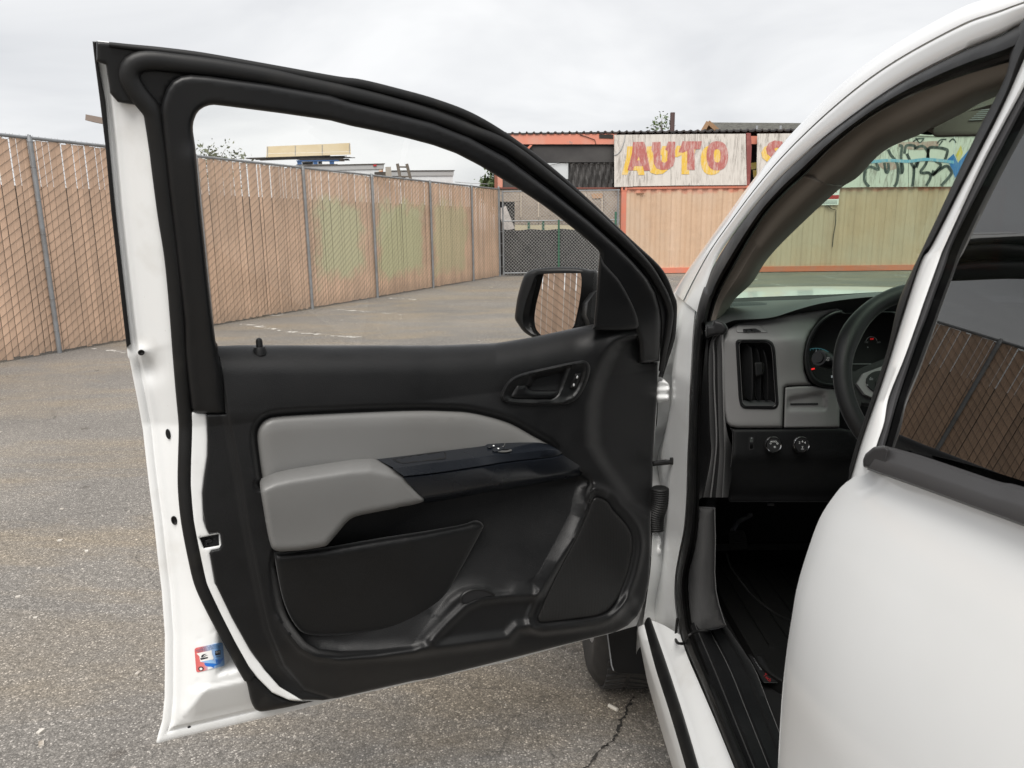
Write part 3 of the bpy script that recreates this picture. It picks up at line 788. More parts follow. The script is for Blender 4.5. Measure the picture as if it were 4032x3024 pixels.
# lock knob at the belt
kF = np.array(Z('H', 255, 160)); kb = door_map(kF, trim_relief(kF, None) + 0.004)[0]
MB().tube([kb + np.array([0, 0, z]) for z in (-0.01, 0.0, 0.006)], [0.0135, 0.0130, 0.011], 20, up=(1, 0, 0)).build('lock_knob_base', M['trim2'], door)
MB().tube([kb + np.array([0, 0, z]) for z in (0.004, 0.018, 0.022, 0.024)], [0.0066, 0.0064, 0.005, 0.002], 16, up=(1, 0, 0)).build('lock_knob', M['frame'], door)

# plugs on the white edge
def plug(F, rx, ry, rot, n, ring=True):
    a = np.linspace(0, 2 * math.pi, 24, endpoint=False); c, s = math.cos(rot), math.sin(rot)
    o = np.stack([F[0] + rx * np.cos(a) * c - ry * np.sin(a) * s, F[1] + rx * np.cos(a) * s + ry * np.sin(a) * c], 1)
    return panel('rubber_plug', o, door_map, M['rubber'], door, nf=lambda P, d: n - (0.003 * sstep(3, 6, d) if ring else 0), rim=3, drop=0.003, step=4, thick=0.015)
dn_ = lambda F: float(shell_relief(np.array([F]), sdist(np.array([F]), np.array(left_edge + bottom_edge + right_edge + top_edge)))[0])
for F, rx, ry, rt, ring in (((556, 1388), 13.5, 11.5, 0, True), ((662, 1709), 10, 20.5, -0.2, False), ((686, 2049), 12.5, 18, -0.3, True)):
    plug(F, rx, ry, rt, dn_(F) + 0.006, ring)
panel('drain_hole', cr(np.array([(738, 2862), (746, 2858), (752, 2861), (747, 2867), (740, 2867)]), closed=True), door_map, M['gap'], door, n=dn_((746, 2862)) + 0.0015, step=3, thick=0)

# factory sticker (flat print)
def sticker_n(e): return lambda P, d: shell_relief(P, sdist(P, np.array(left_edge + bottom_edge + right_edge + top_edge))) + 0.0016 + e
def sticker_mat():
    m, N, Lk, b = new_mat('sticker_print')
    g = N.new('ShaderNodeNewGeometry'); dp = N.new('ShaderNodeVectorMath'); dp.operation = 'DOT_PRODUCT'
    c = door_map(np.array(Z('V', 700, 900)), 0.05)[0]; r = door_map(np.array(Z('V', 1200, 780)), 0.05)[0]
    w = np.linalg.norm(r - c); dv = (r - c) / w
    sb = N.new('ShaderNodeVectorMath'); sb.operation = 'SUBTRACT'; sb.inputs[1].default_value = tuple(c)
    Lk.new(g.outputs['Position'], sb.inputs[0]); Lk.new(sb.outputs[0], dp.inputs[0]); dp.inputs[1].default_value = tuple(dv / w)
    f = math_(N, Lk, 'ADD', math_(N, Lk, 'MULTIPLY', dp.outputs['Value'], 0.5), 0.5)
    col = ramp(N, Lk, f, [(0.0, (0.62, 0.10, 0.10)), (0.30, (0.66, 0.20, 0.19)), (0.48, (0.45, 0.50, 0.66)), (0.75, (0.18, 0.38, 0.68)), (1.0, (0.08, 0.24, 0.55))])
    Lk.new(col, b.inputs['Base Color']); b.inputs['Roughness'].default_value = 0.35
    return m
M['sticker'] = sticker_mat()
M['sblue'] = simple('print_blue', (0.02, 0.17, 0.60), 0.4); M['swhite'] = simple('print_white', (0.78, 0.78, 0.76), 0.4)
M['sblack'] = simple('print_black', (0.015, 0.015, 0.02), 0.4); M['slight'] = simple('print_light_blue', (0.28, 0.48, 0.74), 0.4); M['snavy'] = simple('print_navy', (0.10, 0.14, 0.24), 0.4)
def flat(name, P, mat, e, k=0, **kw): return panel(name, np.array(P), door_map, mat, door, nf=sticker_n(e), step=6, thick=0, **kw)
flat('sticker', rnd(np.array(Z('V', 210, 600, 1135, 400, 1205, 1170, 275, 1400)), 10), M['sticker'], 0)
flat('sticker_emblem', Z('V', 530, 1080, 700, 1090, 930, 1105, 900, 990, 890, 965, 1000, 970, 1080, 960, 1160, 890, 1150, 960, 1090, 1040, 1060, 1110, 860, 1180, 850, 1250, 760, 1200, 620, 1195, 550, 1150), M['sblue'], 0.0003)
flat('sticker_emblem', Z('V', 400, 1045, 780, 965, 930, 1105, 700, 1088), M['slight'], 0.0005)
flat('sticker_emblem', Z('V', 275, 772, 610, 700, 770, 660, 790, 800, 840, 920, 800, 980, 770, 970, 400, 1048, 375, 870), M['swhite'], 0.0007)
flat('sticker_emblem', Z('V', 425, 900, 450, 830, 520, 790, 620, 785, 540, 820, 470, 900, 560, 840, 660, 825, 600, 850, 500, 900), M['sblack'], 0.0010)
flat('sticker_emblem', Z('V', 400, 925, 655, 885, 650, 930, 420, 985), M['sblack'], 0.0010)
flat('sticker_emblem', Z('V', 885, 690, 1060, 660, 1070, 805, 890, 840), M['sblack'], 0.0006)
flat('sticker_emblem', Z('V', 895, 895, 940, 865, 1000, 855, 1085, 850, 1040, 875, 960, 895), M['snavy'], 0.0006)
flat('sticker_emblem', Z('V', 640, 1210, 800, 1225, 830, 1245, 700, 1290, 650, 1300), M['swhite'], 0.0006)
cc = [(425 + (78 if i % 2 else 100) * math.cos(i * math.pi / 16), 1270 + (62 if i % 2 else 82) * math.sin(i * math.pi / 16)) for i in range(32)]
flat('sticker_emblem', Z('V', *[v for p in cc for v in p]), M['sblack'], 0.0006)
cc = [(425 + 50 * math.cos(a), 1275 + 42 * math.sin(a)) for a in np.linspace(0, 2 * math.pi, 16, endpoint=False)]
flat('sticker_emblem', Z('V', *[v for p in cc for v in p]), M['swhite'], 0.0009)
def stk_map(P, n): return door_map(P, sticker_n(0.0)(np.asarray(P), None) + n)
for i, (s, c) in enumerate((('QUALITY VEHICLES', (680, 535)), ('ASSEMBLED WITH PRIDE AT', (690, 590)), ('WENTZVILLE, MISSOURI', (690, 645)))):
    a = Z('V', *c)[0]; b2 = Z('V', c[0] + 100, c[1] - 22)[0]
    text_obj('sticker_lettering', s, stk_map, a, b2, M['snavy'], door, n=0.0011, size_px=8.6)
text_obj('sticker_lettering', 'GM', stk_map, Z('V', 975, 735)[0], Z('V', 1075, 715)[0], M['print'], door, n=0.0011, size_px=11)

# ------------------------------------------------------------------ door mirror
MC = np.array([0.045, 2.02, 0.0])
mir_map = plane_map(door_map(np.array([[2200, 1200]]), -0.17)[0], (-0.25, -0.97, 0.02))
house = cr(np.array(Z('R', 214, 840, 222, 740, 240, 620, 270, 500, 305, 395, 340, 345, 400, 313, 500, 293, 620, 283, 800, 281, 930, 290, 1030, 312, 1118, 345, 1110, 700, 1075, 960, 900, 1010, 700, 1040, 450, 1046, 400, 1042, 310, 985, 250, 905)), closed=True, k=3)
gl = cr(np.array(Z('R', 300, 840, 312, 760, 335, 660, 380, 530, 430, 400, 455, 368, 500, 358, 700, 349, 900, 350, 932, 356, 940, 440, 925, 600, 885, 810, 835, 955, 700, 1000, 490, 1032, 380, 995, 320, 930)), closed=True, k=3)
glm = gl
opening = cr(np.array(Z('R', 296, 845, 308, 755, 333, 655, 378, 525, 420, 400, 440, 340, 480, 322, 700, 318, 900, 322, 928, 340, 945, 440, 930, 600, 890, 815, 845, 965, 700, 1010, 485, 1040, 372, 998, 314, 935)), closed=True, k=3)
hs = panel('mirror_housing', house, mir_map, M['trim2'], door, nf=lambda P, d: 0.02 - 0.05 * sstep(Z('R', 930, 0)[0][0], Z('R', 1110, 0)[0][0], P[:, 0]) * 0.5, rim=16, drop=0.016, step=12, thick=0.028, holes=[opening], hole_rim=False, ang=60)
panel('mirror_shell', house, mir_map, M['trim2'], door, n=-0.066, rim=10, drop=0.01, step=20, thick=0.08, back=True)
cpt = mir_map(np.array(Z('R', 610, 660)), 0.0)[0]
MIR_TARGET = np.array([-8.5, -2.1, 1.15])
v1 = EYE - cpt; v1 /= np.linalg.norm(v1); v2 = MIR_TARGET - cpt; v2 /= np.linalg.norm(v2)
mn = v1 + v2; mn /= np.linalg.norm(mn)
gmap = plane_map(cpt + mn * 0.012, mn)
panel('mirror_glass', glm, gmap, M['mirror'], door, n=0.0, step=40, thick=0.004)
arm_p = door_map(np.array(Z('R', 1100, 600, 1100, 900)), 0.0)
MB().tube([mir_map(np.array(Z('R', 980, 700)), -0.05)[0], mir_map(np.array(Z('R', 1150, 760)), -0.03)[0], door_map(np.array(Z('R', 1250, 760)), 0.0)[0]], [0.06, 0.06, 0.06], 12).build('mirror_arm', M['trim2'], door)

# ------------------------------------------------------------------ hinges, strap and cable boot (between door and pillar)
def hinge(name_pts, y0, y1, k):
    xm = plane_map((0.37, 1.93, 0), (-0.5, -0.86, 0))
    o = cr(np.array(name_pts), closed=True, k=4)
    return panel('door_hinge', o, xm, M['white_jamb'], truck, nf=lambda P, d: 0.012 + 0.010 * np.abs(np.sin((P[:, 1] - y0) / (y1 - y0) * math.pi * 2)) , rim=10, drop=0.012, step=6, thick=0.03, ang=80)
hinge(Z('C2', 98, 1172, 150, 1124, 185, 1150, 215, 1185, 222, 1235, 205, 1265, 217, 1300, 205, 1345, 160, 1356, 92, 1356), 1520, 1582, 0)
hinge(Z('D2', 132, 955, 180, 912, 205, 950, 216, 1010, 205, 1045, 215, 1075, 200, 1112, 130, 1124), 2095, 2190, 0)
sm = plane_map((0.39, 1.86, 0), (-0.4, -0.9, 0))
panel('door_check_strap', np.array(Z('D2', 140, 345, 250, 330, 285, 332, 285, 315, 320, 312, 325, 335, 345, 318, 360, 305, 388, 300, 400, 318, 398, 370, 385, 393, 355, 392, 335, 378, 290, 372, 145, 385)), sm, M['frame'], truck, n=0.018, rim=6, drop=0.008, step=7, thick=0.02)
panel('strap_bolt', cr(np.array(Z('D2', 352, 345, 360, 332, 375, 332, 383, 345, 375, 360, 360, 360)), closed=True), sm, M['rubber'], truck, n=0.025, rim=4, drop=0.004, step=5, thick=0.01)
bpts = sm(resample(cr(np.array(Z('D2', 205, 560, 200, 680, 168, 800, 165, 905))), count=40), -0.01)
MB().tube(bpts, [0.020 + 0.004 * (i % 2) for i in range(40)], 12).build('cable_boot', M['rubber'], truck)

# ================================================================== THE PICKUP TRUCK: cab
XO = 0.425
body_map = curved_map((XO, 0, 0), (-1, 0, 0), -1.0)
fr_lo = np.array(Z('O', 1900, 80, 1680, 165, 1560, 230, 1300, 340, 900, 550, 500, 830, 200, 1080, 0, 1290) + Z('Dd', 450, 800, 330, 990, 270, 1130) +
    Z('C2', 560, 200, 500, 400, 470, 650, 450, 1000, 435, 1300, 425, 1659) + Z('D2', 440, 300, 430, 650, 410, 900, 370, 1100, 340, 1280, 335, 1450, 350, 1600) + Z('N', 860, 430, 1000, 750, 1150, 1100, 1310, 1491, 1420, 1740))
fr_seal = np.array(Z('O', 1900, 330, 1600, 415, 1200, 540, 800, 720, 500, 930, 280, 1150, 150, 1270, 0, 1440) + Z('Dd', 450, 1010, 350, 1200, 300, 1390) +
    Z('C2', 595, 600, 590, 720, 570, 900, 545, 1200, 525, 1659) + Z('D2', 525, 650, 500, 1000, 440, 1250, 430, 1400) + Z('N', 930, 220, 970, 330, 1100, 650, 1400, 1400, 1500, 1640))
top_line = np.array(Z('O', 1900, -140, 1700, -70, 1500, -15, 1300, 50, 900, 270, 600, 480, 300, 760, 0, 1100) + Z('Dd', 220, 950, 80, 1160))
fr_lo_p = np.array(Z('O', 1900, 80, 1680, 165, 1560, 230, 1300, 340, 900, 550, 500, 830, 200, 1080, 0, 1290) + Z('Dd', 450, 800, 330, 990, 235, 1290))
prof = [(0, -0.004), (0.05, 0.004), (0.18, 0.008), (0.32, 0.009), (0.46, 0.012), (0.56, 0.012), (0.585, 0.008), (0.60, 0.008), (0.625, 0.012), (0.74, 0.012), (0.88, 0.004), (0.96, -0.014), (1.0, -0.04)]
lines = [body_map(mix2(fr_lo_p, top_line, t, 70), n) for t, n in prof]
lines.append(body_map(mix2(fr_lo_p, top_line, 1.0, 70), -0.10))
body = loft3('cab_body', lines, M['white'], truck, ang=70)
tag(body, 'white windscreen pillar and roof edge')

# hinge pillar and sill: white surface in front of the seal
pil_seal = np.array(Z('Dd', 330, 990, 270, 1130) + Z('C2', 500, 400, 470, 650, 450, 1000, 435, 1300, 425, 1659) + Z('D2', 440, 300, 430, 650, 410, 900, 370, 1100, 340, 1280, 335, 1450, 350, 1600) + Z('N', 860, 430))
pil_crease = np.array(Z('Dd', 255, 990, 185, 1150) + Z('C2', 330, 500, 310, 800, 290, 1100, 285, 1350, 250, 1500) + Z('D2', 280, 100, 235, 340, 240, 560, 285, 740, 270, 1000, 255, 1250, 245, 1500, 245, 1600) + Z('N', 700, 330))
pil_mid = np.array(Z('Dd', 210, 1000, 130, 1150) + Z('C2', 275, 560, 262, 800, 235, 1100, 222, 1350, 190, 1580) + Z('D2', 235, 130, 184, 300, 196, 470, 250, 720, 235, 900, 220, 1200, 165, 1500, 168, 1640) + Z('N', 610, 250))
pil_left = np.array(Z('Dd', 190, 1000, 95, 1150, 62, 1200) + Z('C2', 200, 560, 150, 900, 120, 1100, 105, 1350, 90, 1600) + Z('D2', 130, 130, 120, 300, 120, 470, 120, 720, 140, 900, 130, 1200, 105, 1400, 70, 1640) + Z('N', 500, 260))
tp0 = np.interp(np.arange(90), [0, 8, 18], [-0.022, -0.008, 0.0])
pq = lambda a_: resample(cr(a_), count=90)
loft3('hinge_pillar', [body_map(pq(pil_seal), tp0), body_map(pq(pil_seal) - [6, 0], 0.008 + tp0), body_map(pq(pil_crease), 0.012 + tp0), body_map(pq(pil_crease) - [10, 0], 0.014 + tp0),
    body_map(pq(pil_mid), np.interp(np.arange(90), [0, 12, 30, 55, 89], [0.010, 0.004, -0.012, -0.005, 0.02]) + tp0), body_map(pq(pil_left), np.interp(np.arange(90), [0, 12, 30, 55, 70, 89], [-0.004, 0.0, 0.02, 0.03, 0.055, 0.06]) + tp0)], M['white_jamb'], truck, ang=60)
# sill
s_wl = np.array(Z('N', 470, 262, 560, 560, 700, 1000, 850, 1491, 930, 1750)); s_bl = np.array(Z('N', 522, 240, 620, 620, 750, 1030, 885, 1491, 960, 1750))
s_br = np.array(Z('N', 585, 205, 720, 590, 870, 1050, 1000, 1491, 1080, 1760)); s_wr = np.array(Z('N', 835, 330, 905, 530, 1000, 750, 1150, 1100, 1310, 1491, 1420, 1750))
zl = [zmap(0.30), zmap(0.47), zmap(0.485), zmap(0.495), zmap(0.50), zmap(0.535), zmap(0.55)]
A0 = zmap(0.47)(resample(cr(s_wl), count=40)); A1 = zmap(0.49)(resample(cr(s_bl), count=40)); A2_ = zmap(0.50)(resample(cr(s_br), count=40)); A3 = zmap(0.55)(resample(cr(s_wr), count=40))
Adown = A0 + np.array([0.03, 0, -0.17])
loft3('rocker_panel', [Adown, A0 - [0, 0, 0.02], A0, A1, A2_, A2_ * 0.8 + A3 * 0.2 + [0, 0, 0.003], A2_ * 0.5 + A3 * 0.5 + [0, 0, 0.004], A3], M['white_jamb'], truck, ang=40)
mm = 0.5 * (A1 + A2_)
loft3('rocker_strip', [A1 + [0, 0, 0.001], A1 * .75 + A2_ * .25 + [0, 0, 0.012], mm + [0, 0, 0.015], A1 * .2 + A2_ * .8 + [0, 0, 0.011], A2_ + [0, 0, 0.001]], M['rubber'], truck, ang=80)

# opening seal
a, b2 = resample(cr(fr_lo), count=220), resample(cr(fr_seal), count=220)
lines = [body_map(a, 0.001)] + [body_map(a * (1 - t) + b2 * t, n) for t, n in ((0.10, 0.012), (0.30, 0.020), (0.52, 0.019), (0.66, 0.010), (0.72, -0.004), (0.86, -0.006), (1.0, -0.02))] + [body_map(b2, -0.06)]
loft3('opening_seal', lines, M['rubber'], truck, ang=70)

# pillar trim inside
tr_a = np.array(Z('O', 1900, 330, 1600, 410, 1200, 535, 800, 715, 500, 925, 280, 1145, 150, 1265, 0, 1432) + Z('Dd', 450, 1000, 350, 1190, 295, 1380))
tr_b = np.array(Z('O', 1900, 500, 1480, 650, 1300, 745, 1040, 875, 800, 985) + Z('Dd', 1200, 460, 1080, 540, 800, 800, 650, 960, 560, 1100, 450, 1205, 400, 1300, 380, 1350))
lines = [body_map(mix2(tr_a, tr_b, t, 80), n) for t, n in ((0.0, -0.012), (0.12, -0.016), (0.35, -0.020), (0.6, -0.036), (0.85, -0.075), (1.0, -0.13))]
loft3('pillar_trim', lines, M['taupe'], truck, ang=80)
# seam ring of the trim
seam = np.array(Z('Dd', 880, 455, 940, 475, 1000, 497, 1060, 508, 1095, 512))
MB().tube(body_map(resample(cr(seam), count=20), -0.012 - 0.09 * np.linspace(0, 1, 20) ** 2.2), 0.003, 6).build('pillar_trim_seam', M['taupe'], truck)

# roof, lining, far side and rear wall of the cab
rf = MB()
nx, ny = 9, 8
for i in range(nx + 1):
    for j in range(ny + 1):
        x = 0.60 + 1.50 * i / nx; y = 1.02 - 2.4 * j / ny
        u = (i / nx - .5) * 2
        rf.v.append((x, y, 1.80 - 0.05 * u * u - 0.03 * (1 - j / ny) ** 3))
rf.f = [(i * (ny + 1) + j, (i + 1) * (ny + 1) + j, (i + 1) * (ny + 1) + j + 1, i * (ny + 1) + j + 1) for i in range(nx) for j in range(ny)]
rf.build('roof', M['white'], truck)
hl = MB(); hl.v = [(x, y, z - 0.03) for x, y, z in rf.v]; hl.f = [f[::-1] for f in rf.f]; hl.build('roof_lining', M['headliner'], truck)
MB().box((0.74, 0.98, 1.69), (2.06, 1.03, 1.765)).build('roof_header', M['headliner'], truck)
MB().box((2.24, -1.38, 0.46), (2.30, 2.0, 1.24)).build('passenger_door', M['trim2'], truck)
MB().box((0.50, -1.42, 0.46), (2.28, -1.36, 1.80)).build('cab_rear_wall', M['trim2'], truck)
MB().box((0.52, -1.4, 0.36), (2.28, 2.45, 0.455)).build('cab_floor', M['carpet'], truck)
MB().box((0.47, 2.35, 0.40), (2.28, 2.42, 1.24)).build('firewall', M['carpet'], truck)
MB().box((1.14, 0.6, 0.455), (1.52, 2.30, 0.80)).build('floor_tunnel', M['carpet'], truck)
MB().box((0.47, 1.70, 0.455), (0.492, 2.36, 1.18)).build('side_lining', M['carpet'], truck)
st = MB(); st.box((0.66, 0.10, 0.50), (1.14, 0.70, 0.74)); st.build('driver_seat', M['trim2'], truck)
sb = MB(); sb.box((0.66, -0.08, 0.74), (1.14, 0.10, 1.34)); sb.build('seat_back', M['trim2'], truck)

# sun visor and its label
vz = plane_map((0, 1.16, 1.60), (0, -0.75, -0.66))
panel('sun_visor', rnd(np.array(Z('O', 1110, 868, 1060, 850, 1250, 740, 1450, 610, 1712, 440, 1800, 800, 1600, 885, 1395, 890, 1250, 893, 1140, 897, 1118, 884)), 10), ymap(1.22), M['headliner'], truck, n=0.0, rim=8, drop=0.01, step=16, thick=0.03)
panel('visor_pivot', cr(np.array(Z('O', 1035, 872, 1060, 855, 1100, 855, 1122, 868, 1118, 882, 1060, 880)), closed=True), ymap(1.25), M['gap'], truck, n=0.0, rim=5, drop=0.006, step=7, thick=0.02)
panel('visor_label', np.array(Z('O', 1346, 787, 1440, 702, 1560, 690, 1500, 784)), ymap(1.22), M['headliner'], truck, n=0.0012, step=20, thick=0)
for i in range(6):
    x0 = 1425 - i * 15; y0 = 716 + i * 13
    panel('label_line', np.array(Z('O', x0 + 6, y0, x0 + 90, y0 - 4, x0 + 88, y0 + 1, x0 + 3, y0 + 5)), ymap(1.22), M['print_grey'], truck, n=0.002, step=20, thick=0)

# bonnet and windscreen
def hood_pt(u, y): 
    x = 0.46 + 1.80 * u; k = (u - 0.5) * 2
    return (x, y, 1.288 - 0.060 * k * k - 0.05 * max(0, abs(k) - .75) * 4 - 0.030 * (y - 2.75) ** 2 * 1.2 - 0.03 * max(0, y - 3.2))
hd = MB()
nu, nv = 24, 14
for i in range(nu + 1):
    for j in range(nv + 1): hd.v.append(hood_pt(i / nu, 2.52 + 1.45 * j / nv))
hd.f = [(i * (nv + 1) + j, (i + 1) * (nv + 1) + j, (i + 1) * (nv + 1) + j + 1, i * (nv + 1) + j + 1) for i in range(nu) for j in range(nv)]
hd.build('bonnet', M['white'], truck)
ws = MB()
wb = zmap(1.335)(np.array(Z('L', 300, 345, 530, 322, 900, 305, 1300, 291, 1600, 275)), 0)
for i in range(21):
    u = i / 20
    for j in range(13):
        v = j / 12
        xb, yb = 0.55 + 1.62 * u, 2.44 + 0.10 * math.sin(u * math.pi)
        xt, yt = 0.66 + 1.40 * u, 1.02 + 0.06 * math.sin(u * math.pi)
        ws.v.append((xb * (1 - v) + xt * v, yb * (1 - v) + yt * v, 1.30 + 0.46 * v + 0.05 * math.sin(v * math.pi)))
ws.f = [(i * 13 + j, (i + 1) * 13 + j, (i + 1) * 13 + j + 1, i * 13 + j + 1) for i in range(20) for j in range(12)]
ws.build('windscreen', M['glass_wind'], truck)

# ------------------------------------------------------------------ dashboard
dash = group_empty('dashboard', (1.35, 1.9, 1.1), truck)
yd = plane_map((0, 1.64, 1.2), (0, -1, 0.10))
MB().box((0.56, 1.80, 0.86), (2.24, 2.345, 1.255)).build('dash_light_block', M['gap'], dash, smooth=False)  # unseen solid block added to keep windscreen light out of the footwell
MB().box((1.50, 1.66, 0.80), (2.24, 1.80, 1.27)).build('passenger_dash', M['dash_top'], dash, smooth=False)
MB().box((1.30, 1.80, 1.255), (2.24, 2.345, 1.285)).build('passenger_dash_top', M['dash_top'], dash, smooth=False)
cowl = Z('L', 300, 345, 530, 322, 900, 305, 1300, 291, 1600, 275, 1900, 262)
cowl2 = Z('L', 300, 385, 520, 352, 900, 335, 1300, 325, 1600, 312, 1900, 300)
front = Z('L', 330, 560, 440, 520, 500, 492, 560, 478, 800, 462, 1000, 402, 1200, 352, 1520, 312, 1900, 300)
front2 = Z('L', 330, 600, 440, 612, 490, 558, 560, 514, 700, 490, 850, 470, 1000, 444, 1200, 420, 1290, 410, 1350, 440, 1900, 450)
loft3('dash_cowl', [zmap(1.30)(resample(cr(cowl), count=60)), zmap(1.315)(resample(cr(cowl2), count=60))], M['gap'], dash, ang=60)
fm = ymap(1.66)
c2 = zmap(1.315)(resample(cr(cowl2), count=60)); f1 = fm(resample(cr(front), count=60)); f2 = ymap(1.72)(resample(cr(front2), count=60))
loft3('dash_top', [c2, c2 * .7 + f1 * .3 + [0, 0, .004], c2 * .35 + f1 * .65 + [0, 0, .010], c2 * .12 + f1 * .88 + [0, 0, .010], f1, f1 * .92 + f2 * .08 + [0, 0.015, 0], f2 + [0, 0.03, -0.02], f2 + [0, 0.05, -0.10]], M['dash_top'], dash, ang=50)
# demister grille with ribs
gm = plane_map(zmap(1.325)(np.array(Z('L', 620, 380)))[0], (0, -0.12, 1))
gr = cr(np.array(Z('L', 480, 415, 478, 385, 500, 358, 560, 347, 680, 346, 750, 352, 776, 370, 770, 390, 720, 405, 600, 415)), closed=True, k=4)
panel('demister_grille', gr, gm, M['trim2'], dash, n=0.012, rim=4, drop=0.004, step=12, thick=0.01)
for i in range(26):
    t = i / 25; x = 490 + 275 * t
    w = 1.0 if 0.06 < t < .94 else 0.6
    MB().bar(*gm(np.array(Z('L', x - 8, 412 - 6 * t, x + 6, 352 + 3 * t)), 0.014), 0.0016, 4).build('grille_rib', M['dash_top'], dash)
# grey fascia
fas = np.array(Z('L', 443, 690, 448, 620, 460, 585, 492, 546, 560, 501, 700, 477, 850, 457, 1000, 431, 1150, 410, 1285, 393, 1312, 404, 1290, 412, 1250, 425, 1190, 455, 1140, 492, 1090, 560, 1055, 650, 1040, 750, 1046, 850, 1075, 925, 1100, 950, 1000, 954, 925, 957, 902, 968, 896, 1000, 886, 1263, 560, 1263, 505, 1252, 478, 1225, 462, 1150, 450, 980, 442, 820))
def fas_relief(P, d):
    t = np.clip((P[:, 1] - Z('L', 0, 480)[0][1]) / 90.0, 0, 1)
    q = (P[:, 0] - Z('L', 950, 0)[0][0]) / 90.0
    return 0.0 + 0.05 * np.sin(t * math.pi / 2) - 0.045 + 0.012 * np.exp(-q * q) * sstep(1500, 1350, P[:, 1])
vi = rnd(np.array(Z('L', 572, 655, 590, 640, 770, 640, 800, 662, 812, 720, 836, 1070, 822, 1098, 615, 1098, 596, 1070)), 12)
panel('dash_fascia', fas, yd, M['greyd'], dash, nf=fas_relief, rim=14, drop=0.014, step=11, thick=0.05, ang=75, holes=[vi], hole_rim=False)
panel('dash_drawer', rnd(np.array(Z('L', 905, 968, 1010, 960, 1105, 958, 1180, 972, 1262, 980, 1300, 1100, 1300, 1258, 896, 1262)), 6), yd, M['greyd'], dash, nf=lambda P, d: 0.004 - 0.010 * sstep(14, 2, sdist(P, np.array(Z('L', 940, 1060, 1180, 1020, 1190, 1112, 940, 1112))) * -1.0), rim=7, drop=0.006, step=10, thick=0.04)
panel('drawer_slot', rnd(np.array(Z('L', 943, 1083, 1145, 1081, 1146, 1096, 943, 1097)), 2), yd, M['gap'], dash, n=-0.004, step=12, thick=0)
# small demister vent
sv = np.array(Z('L', 548, 560, 548, 530, 565, 514, 700, 512, 735, 525, 782, 566, 770, 573, 560, 571))
def on_fas(e): return lambda P, d: fas_relief(P, d) + e
panel('window_vent', rnd(sv, 5), yd, M['greyd'], dash, nf=on_fas(0.004), rim=6, drop=0.005, step=8, thick=0.01)
panel('vent_opening', rnd(np.array(Z('L', 600, 543, 690, 540, 722, 555, 735, 566, 600, 568)), 4), yd, M['gap'], dash, nf=on_fas(0.0046), step=10, thick=0)
for q in (Z('L', 612, 548, 618, 546, 640, 567, 632, 567), Z('L', 650, 545, 657, 544, 684, 567, 674, 567)):
    panel('vent_fin', np.array(q), yd, M['chrome'], dash, nf=on_fas(0.0056), step=8, thick=0.002)
# large side vent
vb = rnd(np.array(Z('L', 543, 640, 560, 618, 780, 618, 818, 640, 836, 690, 862, 1090, 848, 1122, 820, 1130, 610, 1126, 580, 1108, 566, 1050)), 14)
panel('air_vent', vb, yd, M['frame'], dash, nf=on_fas(0.006), rim=10, drop=0.010, step=9, thick=0.05, holes=[vi], hole_rim=True)
panel('vent_well', vi, yd, M['gap'], dash, n=-0.055, step=16, thick=0)
panel('vent_sill', np.array(Z('L', 600, 1062, 800, 1062, 836, 1085, 820, 1100, 612, 1100, 598, 1080)), yd, M['dash_top'], dash, nf=lambda P, d: -0.03 + 0.03 * (P[:, 1] - 1576) / 22, step=10, thick=0)
for q in (Z('L', 590, 676, 655, 672, 668, 730, 674, 820, 674, 960, 668, 1040, 660, 1064, 625, 1045, 608, 1015), Z('L', 672, 676, 703, 690, 722, 760, 730, 860, 730, 990, 720, 1064, 690, 1030, 685, 900), Z('L', 730, 682, 752, 700, 772, 780, 782, 880, 784, 1000, 775, 1062, 752, 1030, 745, 880)):
    panel('vent_louvre', cr(np.array(q), closed=True, k=3), yd, M['trim2'], dash, nf=lambda P, d, q=np.array(q): -0.028 + 0.024 * np.clip((P[:, 0] - q[:, 0].min()) / np.ptp(q[:, 0]), 0, 1), rim=3, drop=0.003, step=8, thick=0.006)
panel('vent_tab', rnd(np.array(Z('L', 682, 786, 740, 784, 755, 800, 752, 872, 735, 884, 692, 890)), 6), yd, M['trim2'], dash, n=0.004, rim=5, drop=0.005, step=7, thick=0.03)
panel('vent_tab_trim', np.array(Z('L', 735, 790, 750, 792, 753, 865, 738, 872)), yd, M['chrome'], dash, n=0.0052, step=7, thick=0.002)
# instrument cluster
clo = cr(np.array(Z('L', 1312, 405, 1345, 428, 1500, 420, 1750, 430, 1780, 600, 1760, 900, 1600, 968, 1320, 974, 1200, 968, 1130, 950, 1085, 915, 1055, 850, 1040, 755, 1055, 650, 1092, 560, 1150, 482, 1235, 425)), closed=True, k=4)
cli = cr(np.array(Z('L', 1320, 440, 1500, 440, 1730, 450, 1750, 620, 1730, 880, 1580, 935, 1320, 935, 1210, 930, 1140, 905, 1100, 850, 1082, 755, 1092, 660, 1125, 580, 1185, 500, 1260, 455)), closed=True, k=4)
panel('instrument_cluster', clo, yd, M['frame'], dash, nf=lambda P, d: 0.012 + 0 * d, rim=8, drop=0.008, step=12, thick=0.08, holes=[cli])
panel('cluster_face', cli, yd, M['gap'], dash, n=-0.06, step=30, thick=0)
cf = -0.058
def arc_pts(cx, cy, rx, ry, a0, a1, n): return [(cx + rx * math.cos(R(a)), cy - ry * math.sin(R(a))) for a in np.linspace(a0, a1, n)]
fl = lambda L: [v for p in L for v in p]
MB().tube(yd(np.array(Z('L', *fl(arc_pts(1132, 830, 150, 146, 112, 35, 22)))), cf), 0.0008, 5).build('gauge_arc', M['lamp_teal'], dash)
